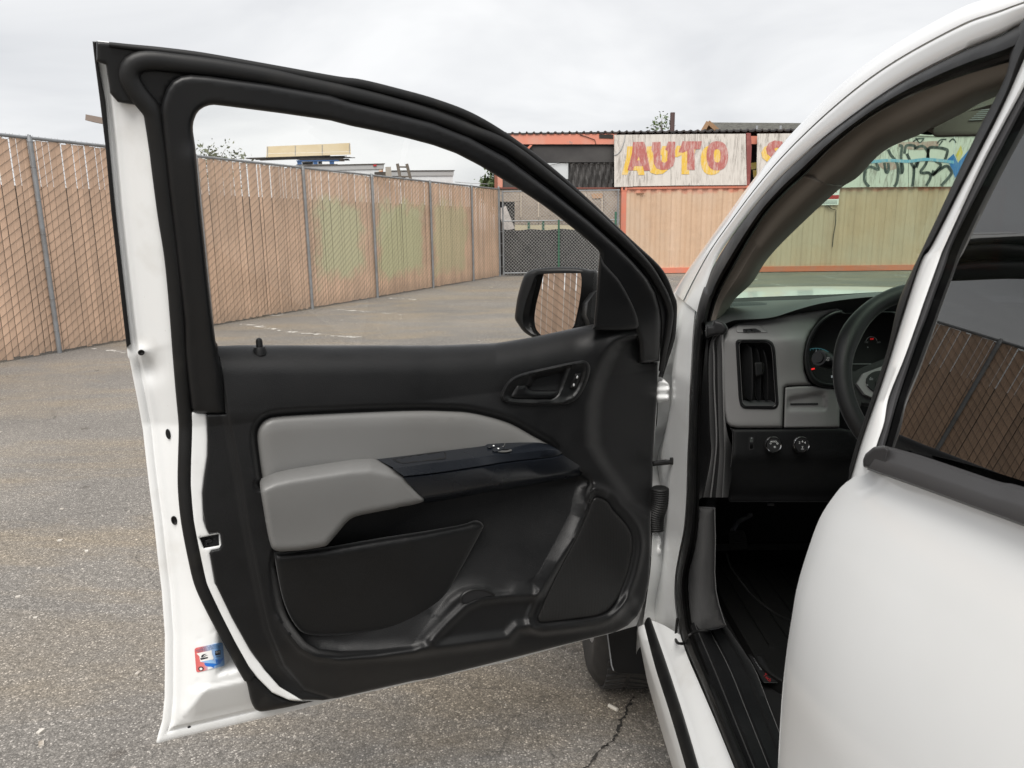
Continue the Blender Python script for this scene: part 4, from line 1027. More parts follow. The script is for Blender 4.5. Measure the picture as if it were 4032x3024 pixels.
for a in np.linspace(108, 36, 9):
    p = arc_pts(1132, 830, 150, 146, a, a, 1)[0]; q = arc_pts(1132, 830, 138, 134, a, a, 1)[0]
    MB().bar(*yd(np.array(Z('L', *p, *q)), cf), 0.0007, 4).build('gauge_tick', M['lamp_teal'], dash)
text_obj('gauge_number', '4', yd, Z('L', 1131, 708)[0], Z('L', 1200, 708)[0], M['lamp_white'], dash, n=cf, size_px=13)
text_obj('gauge_number', '8', yd, Z('L', 1245, 891)[0], Z('L', 1300, 891)[0], M['lamp_white'], dash, n=cf, size_px=14)
text_obj('gauge_lettering', 'RPM', yd, Z('L', 1133, 726)[0], Z('L', 1200, 726)[0], M['print_grey'], dash, n=cf, size_px=8)
text_obj('gauge_lettering', 'x1000', yd, Z('L', 1133, 738)[0], Z('L', 1200, 738)[0], M['print_grey'], dash, n=cf, size_px=7)
panel('warning_lamp', np.array(Z('L', 1100, 780, 1107, 763, 1114, 780)), yd, M['lamp_red'], dash, n=cf, step=6, thick=0)
panel('warning_lamp', np.array(Z('L', 1094, 832, 1120, 826, 1121, 836, 1096, 843)), yd, M['lamp_red'], dash, n=cf, step=6, thick=0)
MB().tube(yd(np.array(Z('L', *fl(arc_pts(1533, 642, 42, 42, 170, 20, 14)))), cf), 0.0007, 5).build('gauge_arc', M['print_grey'], dash)
text_obj('gauge_number', '160', yd, Z('L', 1495, 641)[0], Z('L', 1600, 641)[0], M['print_grey'], dash, n=cf, size_px=10)
text_obj('gauge_number', '260', yd, Z('L', 1584, 641)[0], Z('L', 1650, 641)[0], M['print_grey'], dash, n=cf, size_px=10)
text_obj('gauge_number', '210', yd, Z('L', 1535, 617)[0], Z('L', 1600, 617)[0], M['lamp_red'], dash, n=cf, size_px=9)
panel('cluster_ledge', np.array(Z('L', 1380, 796, 1560, 796, 1560, 800, 1380, 800)), yd, M['print_grey'], dash, n=cf, step=10, thick=0)
panel('warning_lamp', np.array(Z('L', 1502, 672, 1509, 672, 1509, 682, 1502, 682)), yd, M['print_grey'], dash, n=cf, step=6, thick=0)
# knee panel with knobs
knee = np.array(Z('L', 500, 1258, 540, 1272, 890, 1270, 1290, 1262, 1480, 1300, 1560, 1500, 1540, 1800, 500, 1800, 490, 1660, 515, 1500, 525, 1380, 522, 1290))
panel('knee_panel', knee, yd, M['trim'], dash, nf=lambda P, d: 0.0 - 0.10 * sstep(1790, 1960, P[:, 1]), rim=8, drop=0.008, step=16, thick=0.06)
panel('fuse_cover', rnd(np.array(Z('L', 780, 1530, 925, 1522, 935, 1580, 790, 1585)), 5), yd, M['trim2'], dash, n=-0.050, rim=3, drop=0.003, step=10, thick=0.01)
def knob(cx, cy, r, marks, side=5):
    mk = lambda rr, dx=0: [(cx + dx + rr * math.cos(a), cy + rr * math.sin(a)) for a in np.linspace(0, 2 * math.pi, 30, endpoint=False)]
    panel('knob_collar', np.array(Z('L', *fl(mk(r + 4, -6)))), yd, M['frame'], dash, n=0.012, rim=4, drop=0.004, step=7, thick=0.02)
    panel('control_knob', np.array(Z('L', *fl(mk(r - 4)))), yd, M['gap'], dash, n=0.026, rim=4, drop=0.004, step=8, thick=0.02)
    MB().tube(yd(np.array(Z('L', *fl(mk(r - 4)))), 0.0265), 0.0014, 6, closed=True).build('knob_ring', M['chrome'], dash)
    for s, dx, dy, sz in marks:
        text_obj('knob_symbol', s, yd, Z('L', cx + dx, cy + dy)[0], Z('L', cx + dx + 50, cy + dy)[0], M['print'], dash, n=0.0268, size_px=sz)
knob(822, 1384, 58, (('AUTO', 0, -22, 9), ('O', -22, -8, 9), ('D', 28, -8, 10), ('*', 8, 24, 20)))
knob(1026, 1384, 58, (('2', -16, -14, 13), ('4', 5, -22, 13), ('4', 24, -14, 13), ('T', 6, 20, 12), ('NEU', 6, 32, 6)))
panel('dimmer_slot', rnd(np.array(Z('L', 640, 1330, 680, 1326, 682, 1420, 642, 1424)), 4), yd, M['gap'], dash, n=0.0006, step=10, thick=0)
panel('dimmer_wheel', rnd(np.array(Z('L', 650, 1336, 672, 1334, 673, 1412, 651, 1414)), 4), yd, M['frame'], dash, nf=lambda P, d: 0.001 + 0.007 * np.sin(np.clip((P[:, 1] - 1725) / 42, 0, 1) * math.pi), step=5, thick=0.01)
text_obj('dimmer_symbol', '*', yd, Z('L', 662, 1342)[0], Z('L', 700, 1342)[0], M['print_grey'], dash, n=0.009, size_px=14)
# side end of the dashboard, with its ribs
e_l = np.array(Z('C2', 588, 705, 588, 760, 570, 920, 545, 1220, 525, 1659) + Z('D2', 525, 300, 525, 660)); e_a = np.array(Z('C2', 640, 700, 615, 760, 600, 920, 600, 1220, 612, 1659) + Z('D2', 610, 300, 545, 640))
e_b = np.array(Z('C2', 680, 690, 640, 760, 645, 920, 648, 1220, 668, 1659) + Z('D2', 640, 300, 600, 640)); e_c = np.array(Z('C2', 700, 690, 690, 760, 700, 920, 705, 1220, 715, 1659) + Z('D2', 690, 300, 660, 640))
e_d = np.array(Z('C2', 735, 685, 730, 760, 735, 920, 740, 1220, 752, 1659) + Z('D2', 720, 300, 700, 640)); e_e = np.array(Z('C2', 775, 680, 755, 760, 745, 920, 760, 1220, 800, 1659) + Z('D2', 810, 300, 760, 640))
em = lambda y: plane_map((0, y, 1.1), (-0.35, -0.94, 0))
rs = lambda a: resample(cr(a), count=50)
loft3('dash_end', [em(1.86)(rs(e_l)), em(1.845)(rs(e_a)), em(1.85)(rs(e_a) + [6, 0]), em(1.815)(rs(e_b)), em(1.81)(rs(e_b) + [6, 0]), em(1.84)(rs(e_b) + [12, 0]), em(1.84)(rs(e_c)), em(1.80)(rs(e_d)), em(1.795)(rs(e_d) + [5, 0]), em(1.82)(rs(e_d) + [12, 0]), em(1.84)(rs(e_e))], M['trim'], dash, ang=50)
panel('dash_corner', cr(np.array(Z('C2', 590, 590, 645, 590, 660, 545, 690, 538, 760, 560, 800, 605, 800, 640, 760, 685, 690, 690, 630, 705, 588, 712)), closed=True, k=3), em(1.80), M['trim'], dash, n=0.0, rim=10, drop=0.012, step=9, thick=0.05)

# kick panel, pedals, footwell
kick = np.array(Z('D2', 515, 712, 655, 722, 660, 1000, 655, 1250, 665, 1400, 690, 1520, 735, 1659) + Z('N', 1240, 250, 1180, 275, 1050, 300, 960, 315, 930, 215) + Z('D2', 430, 1400, 432, 1260, 470, 1130, 500, 1000, 520, 830))
panel('kick_panel', kick, body_map, M['trim'], truck, nf=lambda P, d: -0.03 + 0.006 * sstep(0, 50, d), rim=10, drop=0.010, step=14, thick=0.05)
pm = ymap(2.02)
panel('brake_pedal', rnd(np.array(Z('M', 808, 645, 945, 638, 965, 680, 985, 795, 980, 800, 838, 812, 825, 760)), 5), pm, M['mat'], truck, nf=lambda P, d: 0.02 - 0.03 * (P[:, 1] - 2090) / 75, rim=5, drop=0.006, step=7, thick=0.015)
for q in (Z('M', 822, 646, 945, 642, 948, 660, 826, 664), Z('M', 835, 682, 960, 676, 968, 722, 845, 728), Z('M', 846, 742, 972, 736, 975, 756, 850, 762)):
    panel('pedal_rib', rnd(np.array(q), 3), pm, M['rubber'], truck, nf=lambda P, d: 0.024 - 0.03 * (P[:, 1] - 2090) / 75, rim=3, drop=0.003, step=6, thick=0.008)
MB().tube([pm(np.array(Z('M', 850, 640)), 0)[0], pm(np.array(Z('M', 900, 560)), -0.06)[0], pm(np.array(Z('M', 1010, 500)), -0.12)[0]], 0.007, 8).build('pedal_arm', M['alloy'], truck)
MB().tube(ymap(2.1)(np.array(Z('M', 1155, 412, 1210, 414))), 0.004, 6).build('steering_column_bolt', M['alloy'], truck)

# sill plate
p_a = zmap(0.575)(resample(cr(np.array(Z('N', 935, 240, 970, 335, 1100, 655, 1400, 1400, 1500, 1640))), count=40)); p_e = zmap(0.56)(resample(cr(np.array(Z('N', 1238, 250, 1300, 330, 1480, 600, 1600, 900, 1690, 1130, 1830, 1500))), count=40))
pl = lambda t, dz: p_a * (1 - t) + p_e * t + np.array([0, 0, dz])
loft3('sill_plate', [pl(-0.08, -0.02), pl(0, 0), pl(.06, .006), pl(.10, .004), pl(.13, -.004), pl(.17, .003), pl(.40, .006), pl(.44, .001), pl(.48, .006), pl(.72, .005), pl(.75, -.003), pl(.79, .006), pl(.95, .004), pl(1.0, -.004), pl(1.03, -.05), pl(1.05, -.11)], M['trim'], truck, ang=45)
tube_p = zmap(0.585)(resample(cr(np.array(Z('N', 1090, 780, 1110, 810, 1220, 1090, 1400, 1540))), count=24))
MB().tube(tube_p, [0.006] + [0.010] * 23, 10).build('sill_clip', M['rubber'], truck)

# ------------------------------------------------------------------ steering wheel
wc = np.array([0.86, 1.455, 1.235]); wax = Vector((0.0, -0.8988, 0.4384)).normalized()
wu = Vector((1, 0, 0)); wv = wax.cross(wu).normalized()
if wv.z < 0: wv = -wv
RW = 0.195
ring = [Vector(wc) + wu * (RW * math.cos(a)) + wv * (RW * math.sin(a)) for a in np.linspace(0, 2 * math.pi, 72, endpoint=False)]
rr = [0.0178 + 0.0035 * math.exp(-((min(abs(a - 2.62), abs(a - 0.52))) / 0.25) ** 2) for a in np.linspace(0, 2 * math.pi, 72, endpoint=False)]
sw = MB().tube(ring, rr, 16, closed=True).build('steering_wheel', M['trim'], truck)
def wpt(x, y, z=0.0): return Vector(wc) + wu * x + wv * y + wax * z
hub = MB(); n = 28
for k, (rad, z) in enumerate(((0.085, -0.02), (0.085, 0.012), (0.07, 0.028), (0.0, 0.034))):
    for i in range(n): a = 2 * math.pi * i / n; hub.v.append(tuple(wpt(rad * 1.05 * math.cos(a), rad * 0.9 * math.sin(a), z)))
hub.f = [(k * n + i, k * n + (i + 1) % n, (k + 1) * n + (i + 1) % n, (k + 1) * n + i) for k in range(3) for i in range(n)]
hub.build('wheel_hub', M['trim'], sw)
def spoke(name, pts, z, t, mat, parent):
    m = MB(); q = len(pts)
    for zz_ in (z, z - t): m.v += [tuple(wpt(x, y, zz_)) for x, y in pts]
    m.f = [tuple(range(q)), tuple(range(2 * q - 1, q - 1, -1))] + [(i, q + i, q + (i + 1) % q, (i + 1) % q) for i in range(q)]
    return m.build(name, mat, parent, ang=30)
for s in (-1, 1):
    spoke('wheel_spoke', [(s * 0.192, 0.030), (s * 0.170, 0.022), (s * 0.155, 0.030), (s * 0.07, 0.062), (s * 0.06, -0.055), (s * 0.13, -0.045), (s * 0.165, -0.042), (s * 0.178, -0.075), (s * 0.192, -0.06)], 0.004, 0.03, M['trim'], sw)
    spoke('spoke_bezel', [(s * 0.070, 0.046), (s * 0.115, 0.031), (s * 0.157, 0.016), (s * 0.1725, -0.005), (s * 0.160, -0.027), (s * 0.140, -0.036), (s * 0.070, -0.044)], 0.012, 0.012, M['greyd'], sw)
    pts = [(s * (0.126 + 0.029 * math.cos(a)), -0.003 + 0.023 * math.sin(a)) for a in np.linspace(0, 2 * math.pi, 20, endpoint=False)]
    spoke('button_pad', pts, 0.016, 0.008, M['frame'], sw)
    pts = [(s * (0.130 + 0.008 * math.cos(a)), -0.003 + 0.008 * math.sin(a)) for a in np.linspace(0, 2 * math.pi, 14, endpoint=False)]
    spoke('button', pts, 0.018, 0.004, M['trim2'], sw)
spoke('wheel_spoke', [(-0.03, -0.06), (0.03, -0.06), (0.024, -0.19), (-0.024, -0.19)], 0.0, 0.02, M['trim'], sw)
wmap = plane_map(wpt(0, 0, 0.0166), tuple(wax))
text_obj('button_symbol', 'RES', wmap, Z('X', 716, 876)[0], Z('X', 780, 872)[0], M['print_grey'], sw, size_px=9)
text_obj('button_symbol', '+', wmap, Z('X', 710, 860)[0], Z('X', 780, 856)[0], M['print_grey'], sw, size_px=9)
text_obj('button_symbol', 'x', wmap, Z('X', 678, 932)[0], Z('X', 740, 932)[0], M['print_grey'], sw, size_px=13)
# stalk with its round end
sp = ymap(1.545)
e0 = sp(np.array(Z('X', 205, 668)))[0]; e1 = ymap(1.60)(np.array(Z('X', 420, 740)))[0]
ax = Vector(e0) - Vector(e1); ax.normalize()
stk = MB().tube([Vector(e1), Vector(e1) * .35 + Vector(e0) * .65], [0.009, 0.010], 12).build('indicator_stalk', M['trim2'], truck)
MB().tube([Vector(e0) - ax * 0.034, Vector(e0) - ax * 0.032, Vector(e0) + ax * 0.002, Vector(e0) + ax * 0.006], [0.013, 0.0185, 0.0185, 0.016], 22).build('stalk_knob', M['frame'], stk)
MB().tube([Vector(e0) + ax * 0.004, Vector(e0) + ax * 0.010], [0.0115, 0.0105], 22).build('stalk_button', M['trim2'], stk)
skm = ymap(1.515)
text_obj('stalk_lettering', 'SET', skm, Z('X', 283, 664)[0], Z('X', 320, 670)[0], M['print'], stk, size_px=7.5)
text_obj('stalk_lettering', 'CLR', skm, Z('X', 278, 684)[0], Z('X', 315, 690)[0], M['print'], stk, size_px=7.5)

# ------------------------------------------------------------------ rear door, close to the camera
rd = group_empty('rear_door', (0.40, 0.4, 0.46), truck)
def side_x(z): return 0.345 + 0.098 * (np.clip(z - 0.98, 0, None) / 0.31) ** 1.8
# lower panel, built as a pressed surface in real coordinates behind its traced front edge
edge_f = np.array(Z('Q', 545, 68, 440, 142, 380, 212, 310, 322, 250, 482, 190, 682, 160, 852, 130, 1052, 105, 1302, 85, 1659, 75, 1900, 72, 2300))
mold_top = np.array(Z('P', 345, 1470) )
E3 = curved_map((0.40, 0, 0), (-1, 0, 0), -1.0)
eP = resample(cr(edge_f), count=60)
e3 = plane_map((0.372, 0, 0), (-1, 0, 0))(eP)
for it in range(6):
    off = np.array([0.372 - side_x(z) for z in e3[:, 2]])
    e3 = plane_map((0.372, 0, 0), (-1, 0, 0))(eP, off)
ys = np.linspace(0, 1, 26) ** 1.3
V = []
ml_ = plane_map((0.405, 0, 0), (-1, 0, 0))(np.array(Z('Q', 545, 60, 560, 66, 800, 150, 1100, 260, 1399, 370)), 0.0)
my, mz_ = ml_[::-1, 1], ml_[::-1, 2]
sl = (mz_[-1] - mz_[0]) / (my[-1] - my[0])
def belt_z(y): return mz_[-1] + sl * (y - my[-1])
tops = [np.array([e3[0][0], e3[0][1], e3[0][2] + dz]) for dz in (0.022, 0.011)]
for p in list(tops) + list(e3):
    for t in ys:
        y = p[1] * (1 - t) + (-0.45) * t
        # door skin rolls in slightly at its front edge; a soft crease rises towards the rear
        roll = -0.008 * (1 - math.exp(-(p[1] - y) / 0.03))
        cz = 0.86 - 0.30 * (p[1] - y)
        cr_ = 0.006 * math.tanh((p[2] - cz) / 0.02) * min(1.0, (p[1] - y) / 0.15)
        zt = p[2] + (belt_z(y) - belt_z(p[1])) * max(0.0, (p[2] - 0.55) / (e3[0][2] - 0.55))
        V.append((side_x(p[2]) + roll - cr_, y, zt))
nf_, nt_ = len(e3) + 2, len(ys)
mesh_obj('door_skin', V, [(i * nt_ + j, (i + 1) * nt_ + j, (i + 1) * nt_ + j + 1, i * nt_ + j + 1) for i in range(nf_ - 1) for j in range(nt_ - 1)], M['white'], rd, ang=80)
# inner return of the door edge with its black seal
back_e = e3 + np.array([0.06, 0.006, 0.0])
loft3('door_edge_seal', [e3 + [0.009, 0.001, 0], e3 + [0.010, 0.007, 0.0], e3 + [0.022, 0.014, 0.001], e3 + [0.05, 0.012, 0]], M['rubber'], rd, ang=60)
loft3('door_inner', [e3 + [0.05, 0.012, 0], e3 + [0.12, -0.02, 0]], M['trim2'], rd)
# window frame of the rear door
bf_l = np.array(Z('O', 1790, 230, 1712, 385, 1560, 720, 1300, 1230, 1100, 1620) + Z('P', 700, 220, 580, 600, 450, 1010, 330, 1350, 258, 1595, 230, 1680))
bf_r = np.array(Z('O', 1900, 210, 1712, 570, 1560, 850, 1420, 1120, 1200, 1600) + Z('P', 825, 220, 722, 505, 690, 600, 600, 850, 500, 1100, 470, 1270, 420, 1420, 365, 1640))
a, b2 = resample(cr(bf_l), count=80), resample(cr(bf_r), count=80)
fmap = curved_map((0.405, 0, 0), (-1, 0, 0), -1.0)
def dent(Q): return -0.0025 * np.exp(-(np.hypot(Q[:, 0] - 3640, (Q[:, 1] - 1240)) / 40) ** 2)
loft3('door_frame', [fmap(a, -0.06), fmap(a, -0.004), fmap(a * .94 + b2 * .06, 0.0), fmap(a * .7 + b2 * .3, 0.002 + dent(a)), fmap(a * .3 + b2 * .7, 0.003 + dent(a)), fmap(a * .05 + b2 * .95, 0.0), fmap(b2, -0.006)], M['white'], rd, ang=60)
bs_l = np.array(Z('O', 1760, 60, 1690, 150, 1630, 300, 1600, 470, 1520, 650, 1400, 880, 1050, 1620) + Z('P', 650, 270, 560, 480, 490, 780, 400, 1060, 300, 1350, 240, 1560))
c = resample(cr(bs_l), count=80)
loft3('frame_seal', [fmap(a * 1.0 + [4, 0], -0.008), fmap(a * .7 + c * .3, 0.004), fmap(a * .3 + c * .7, 0.002), fmap(c, -0.012), fmap(c, -0.07)], M['rubber'], rd, ang=70)
# grey glass surround
gs_r = np.array(Z('O', 1900, 350, 1712, 690, 1560, 980, 1480, 1130, 1260, 1560) + Z('P', 860, 260, 800, 420, 740, 590, 680, 745, 560, 1100, 490, 1350, 470, 1420, 440, 1560))
g = resample(cr(gs_r), count=80)
M['surround'] = simple('dark_glass_surround', (0.075, 0.075, 0.079), 0.45)
loft3('glass_surround', [fmap(b2 - [3, 0], -0.008), fmap(b2 * .8 + g * .2, -0.004), fmap(b2 * .3 + g * .7, -0.005), fmap(g, -0.010)], M['surround'], rd, ang=60)
# pane
tl = fmap(g, -0.011); V = []
yy = np.linspace(0, 1, 14)
for p in tl:
    for t in yy: yq = p[1] * (1 - t) - 0.30 * t; V.append((p[0] + (p[1] - yq) * 0.016, yq, p[2]))
mesh_obj('rear_glass', V, [(i * 14 + j, (i + 1) * 14 + j, (i + 1) * 14 + j + 1, i * 14 + j + 1) for i in range(len(tl) - 1) for j in range(13)], M['glass_dark'], rd, ang=180)
MB().box((0.62, -1.3, 1.0), (0.64, 0.70, 1.74)).build('inner_black_sheet', M['gap'], rd)  # plain black sheet standing inside the rear glass
# belt moulding
mt = np.array(Z('P', 345, 1470, 400, 1425, 470, 1418, 700, 1480, 1000, 1580, 1225, 1655) + Z('Q', 1399, 160, 1900, 330)); ml = np.array(Z('Q', 538, 52, 560, 66, 800, 150, 1100, 260, 1399, 370, 1900, 560))
mt = mt[2:]; ml2 = ml[1:]
A_, B_ = resample(cr(mt), count=40), resample(cr(ml2), count=40)
mmap = plane_map((0.405, 0, 0), (-1, 0, 0))
M['mould'] = simple('black_belt_moulding', (0.040, 0.039, 0.040), 0.5, grain=(500.0, 0.1, 0.0006))
cap = np.array(Z('P', 330, 1540, 335, 1500, 345, 1475))
loft3('belt_moulding', [mmap(A_, -0.012), mmap(A_ * .9 + B_ * .1, 0.002), mmap(A_ * .55 + B_ * .45, 0.008), mmap(A_ * .45 + B_ * .55, 0.010), mmap(A_ * .06 + B_ * .94, 0.012), mmap(B_, -0.004)], M['mould'], rd, ang=40)
panel('moulding_end', rnd(np.array(Z('P', 330, 1556, 328, 1510, 345, 1470, 400, 1425, 475, 1416, 500, 1445, 480, 1600)), 6), mmap, M['mould'], rd, n=0.010, rim=9, drop=0.012, step=8, thick=0.02)

# ------------------------------------------------------------------ fender, wheel, mud flap
WY, WR, WX = 2.385, 0.385, 0.258
fd = MB(); na = 40
arch = [(WY + 0.45 * math.cos(a), 0.40 + 0.47 * math.sin(a)) for a in np.linspace(-0.15, math.pi + 0.15, na)]
outer = [(3.75, 0.30), (3.80, 0.7), (3.80, 1.05), (3.5, 1.18), (3.0, 1.22), (2.5, 1.25), (2.2, 1.27), (1.99, 1.28), (1.985, 1.0), (1.985, 0.7), (1.985, 0.34)]
outer = [tuple(p) for p in resample(np.array(outer), count=na)]
for (ya, za), (yo, zo) in zip(arch, outer):
    for t, dx in ((0, 0.0), (0.12, 0.0), (0.5, 0.01), (1.0, 0.03)):
        fd.v.append((0.352 + dx + 0.02 * sstep(.9, 1.25, za * (1 - t) + zo * t), ya * (1 - t) + yo * t, za * (1 - t) + zo * t))
fd.f = [(i * 4 + j, (i + 1) * 4 + j, (i + 1) * 4 + j + 1, i * 4 + j + 1) for i in range(na - 1) for j in range(3)]
fd.build('front_wing', M['white'], truck)
MB().box((0.50, 1.985, 0.36), (0.52, 3.6, 1.24)).build('wheel_arch_lining', M['gap'], truck)
wheel = group_empty('front_wheel', (WX + 0.13, WY, WR), truck)
prof_t = [(0.0, 0.245), (-0.004, 0.26), (-0.012, 0.30), (-0.012, 0.335), (0.002, 0.362), (0.018, 0.376), (0.05, 0.383), (0.132, 0.385), (0.214, 0.383), (0.246, 0.376), (0.262, 0.362), (0.276, 0.335), (0.264, 0.245)]
tv, tf, na = [], [], 96
for i in range(na):
    a = 2 * math.pi * i / na
    for k, (dx, r_) in enumerate(prof_t):
        tr = -0.007 if (4 <= k <= 5 or 7 < k <= 9) and i % 4 == 0 else 0.0
        tv.append((WX + dx, WY + (r_ + tr) * math.cos(a), WR + (r_ + tr) * math.sin(a)))
m_ = len(prof_t)
tf = [(i * m_ + k, ((i + 1) % na) * m_ + k, ((i + 1) % na) * m_ + k + 1, i * m_ + k + 1) for i in range(na) for k in range(m_ - 1)]
mesh_obj('tyre', tv, tf, M['tyre'], wheel, ang=40)
tr = MB()
for i in range(64):
    a = 2 * math.pi * (i + .5) / 64
    for x0, x1, da in ((0.024, 0.085, 0.03), (0.098, 0.160, -0.03), (0.174, 0.238, 0.03)):
        V = []
        for r_ in (0.380, 0.3895):
            for xx, aa in ((x0, a - 0.030 + da), (x1, a - 0.030 - da), (x1, a + 0.030 - da), (x0, a + 0.030 + da)):
                V.append((WX + xx, WY + r_ * math.cos(aa), WR + r_ * math.sin(aa)))
        tr.add(V, [(4, 5, 6, 7), (0, 1, 5, 4), (1, 2, 6, 5), (2, 3, 7, 6), (3, 0, 4, 7)])
tb = tr.build('tread_block', M['tyre'], wheel, smooth=False); tb['kind'] = 'stuff'
rim_ = MB(); na = 60
rp = [(0.006, 0.250), (0.0, 0.243), (0.004, 0.232), (0.05, 0.222), (0.06, 0.10), (0.02, 0.07), (0.018, 0.0)]
for i in range(na):
    a = 2 * math.pi * i / na
    for dx, r_ in rp:
        dd = 0.03 * max(0, math.cos(a * 6)) if 0.09 < r_ < 0.23 else 0
        rim_.v.append((WX + dx - dd, WY + r_ * math.cos(a), WR + r_ * math.sin(a)))
m_ = len(rp); rim_.f = [(i * m_ + k, ((i + 1) % na) * m_ + k, ((i + 1) % na) * m_ + k + 1, i * m_ + k + 1) for i in range(na) for k in range(m_ - 1)]
rim_.build('rim', M['alloy'], wheel)
flap = rnd(np.array(Z('K', 1428, 1025, 1690, 960, 1760, 1080, 1810, 1364, 1520, 1352, 1478, 1328, 1462, 1280, 1445, 1150)), 8)
panel('mud_flap', flap, ymap(1.985), M['trim2'], truck, n=0.0, rim=3, drop=0.003, step=16, thick=0.012)
panel('mud_flap_edge', np.array(Z('K', 1428, 1020, 1438, 1020, 1456, 1150, 1474, 1285, 1490, 1330, 1478, 1326, 1462, 1280, 1445, 1150)), ymap(1.98), M['print_grey'], truck, n=0.0, step=9, thick=0.004)

# ================================================================== things inside the cab
mz = zmap(0.470)
mat_o = [(0.598, 1.90), (0.600, 1.62), (0.63, 1.56), (0.68, 1.535), (1.02, 1.535), (1.10, 1.57), (1.12, 1.9), (1.12, 2.34), (0.62, 2.34)]
fm_ = MB()
def ring_pts(pts, z, k=1.0):
    c = np.mean(pts, 0); return [tuple(c + (np.array(p) - c) * k) + (z,) for p in pts]
mo = [tuple(p) for p in rnd(np.array(mat_o), 0.03)]
q = len(mo)
for k, z in ((1.0, 0.458), (1.0, 0.49), (0.985, 0.492), (0.965, 0.474), (0.0, 0.472)): fm_.v += ring_pts(mo, z, k)
fm_.f = [(k * q + i, k * q + (i + 1) % q, (k + 1) * q + (i + 1) % q, (k + 1) * q + i) for k in range(4) for i in range(q)]
fmat = fm_.build('floor_mat', M['mat'], None, ang=50)
tag(fmat, 'black rubber floor mat with raised edges and red lettering in the driver footwell', 'floor mat')
for i in range(7):
    MB().box((0.66 + i * 0.06, 1.74, 0.473), (0.672 + i * 0.06, 2.2, 0.480)).build('mat_rib', M['mat'], fmat)
padz = zmap(0.478)
pad = np.array(Z('W', 270, 480, 640, 475, 690, 520, 1090, 1180, 1050, 1215, 690, 1210, 640, 1170))
panel('mat_badge', rnd(pad, 5), padz, M['mat'], fmat, n=0.004, rim=5, drop=0.003, step=12, thick=0.006)
panel('mat_badge_face', rnd(np.array(Z('W', 320, 530, 610, 535, 1020, 1180, 680, 1180)), 3), padz, M['gap'], fmat, n=0.0047, step=12, thick=0)
tmap = lambda P, n: padz(P, 0.0054)
text_obj('mat_lettering', 'Weather', tmap, Z('W', 545, 720)[0], Z('W', 690, 960)[0], M['print_grey'], fmat, size_px=17)
text_obj('mat_lettering', 'Tech', tmap, Z('W', 775, 1075)[0], Z('W', 880, 1190)[0], M['red_print'], fmat, size_px=19)
cab = np.array(Z('N', 812, 190, 802, 290, 797, 360, 812, 398, 850, 408, 880, 395, 915, 335, 985, 300, 1080, 290, 1180, 256, 1235, 228))
cp = np.concatenate([body_map(cab[:3], 0.02), zmap(0.575)(cab[3:6]), zmap(0.61)(cab[6:10]), zmap(0.60)(cab[10:])])
cb = MB().tube(cr(cp, k=5), 0.0035, 8).build('wire', M['rubber'], None)
tag(cb, 'thin black wire looped over the white door sill beside the seal', 'wire')
wire2 = np.array(Z('M', 800, 840, 830, 950, 900, 1050, 1000, 1180, 1100, 1270, 1220, 1360, 1330, 1415, 1450, 1450))
cb = MB().tube(cr(zmap(0.50)(wire2[2:]).tolist() if False else ymap(2.0)(wire2, np.linspace(0.0, 0.40, 8)), k=5), 0.003, 6).build('wire', M['mat'], None)
tag(cb, 'thin black wire hanging down in the dark footwell behind the brake pedal', 'wire')

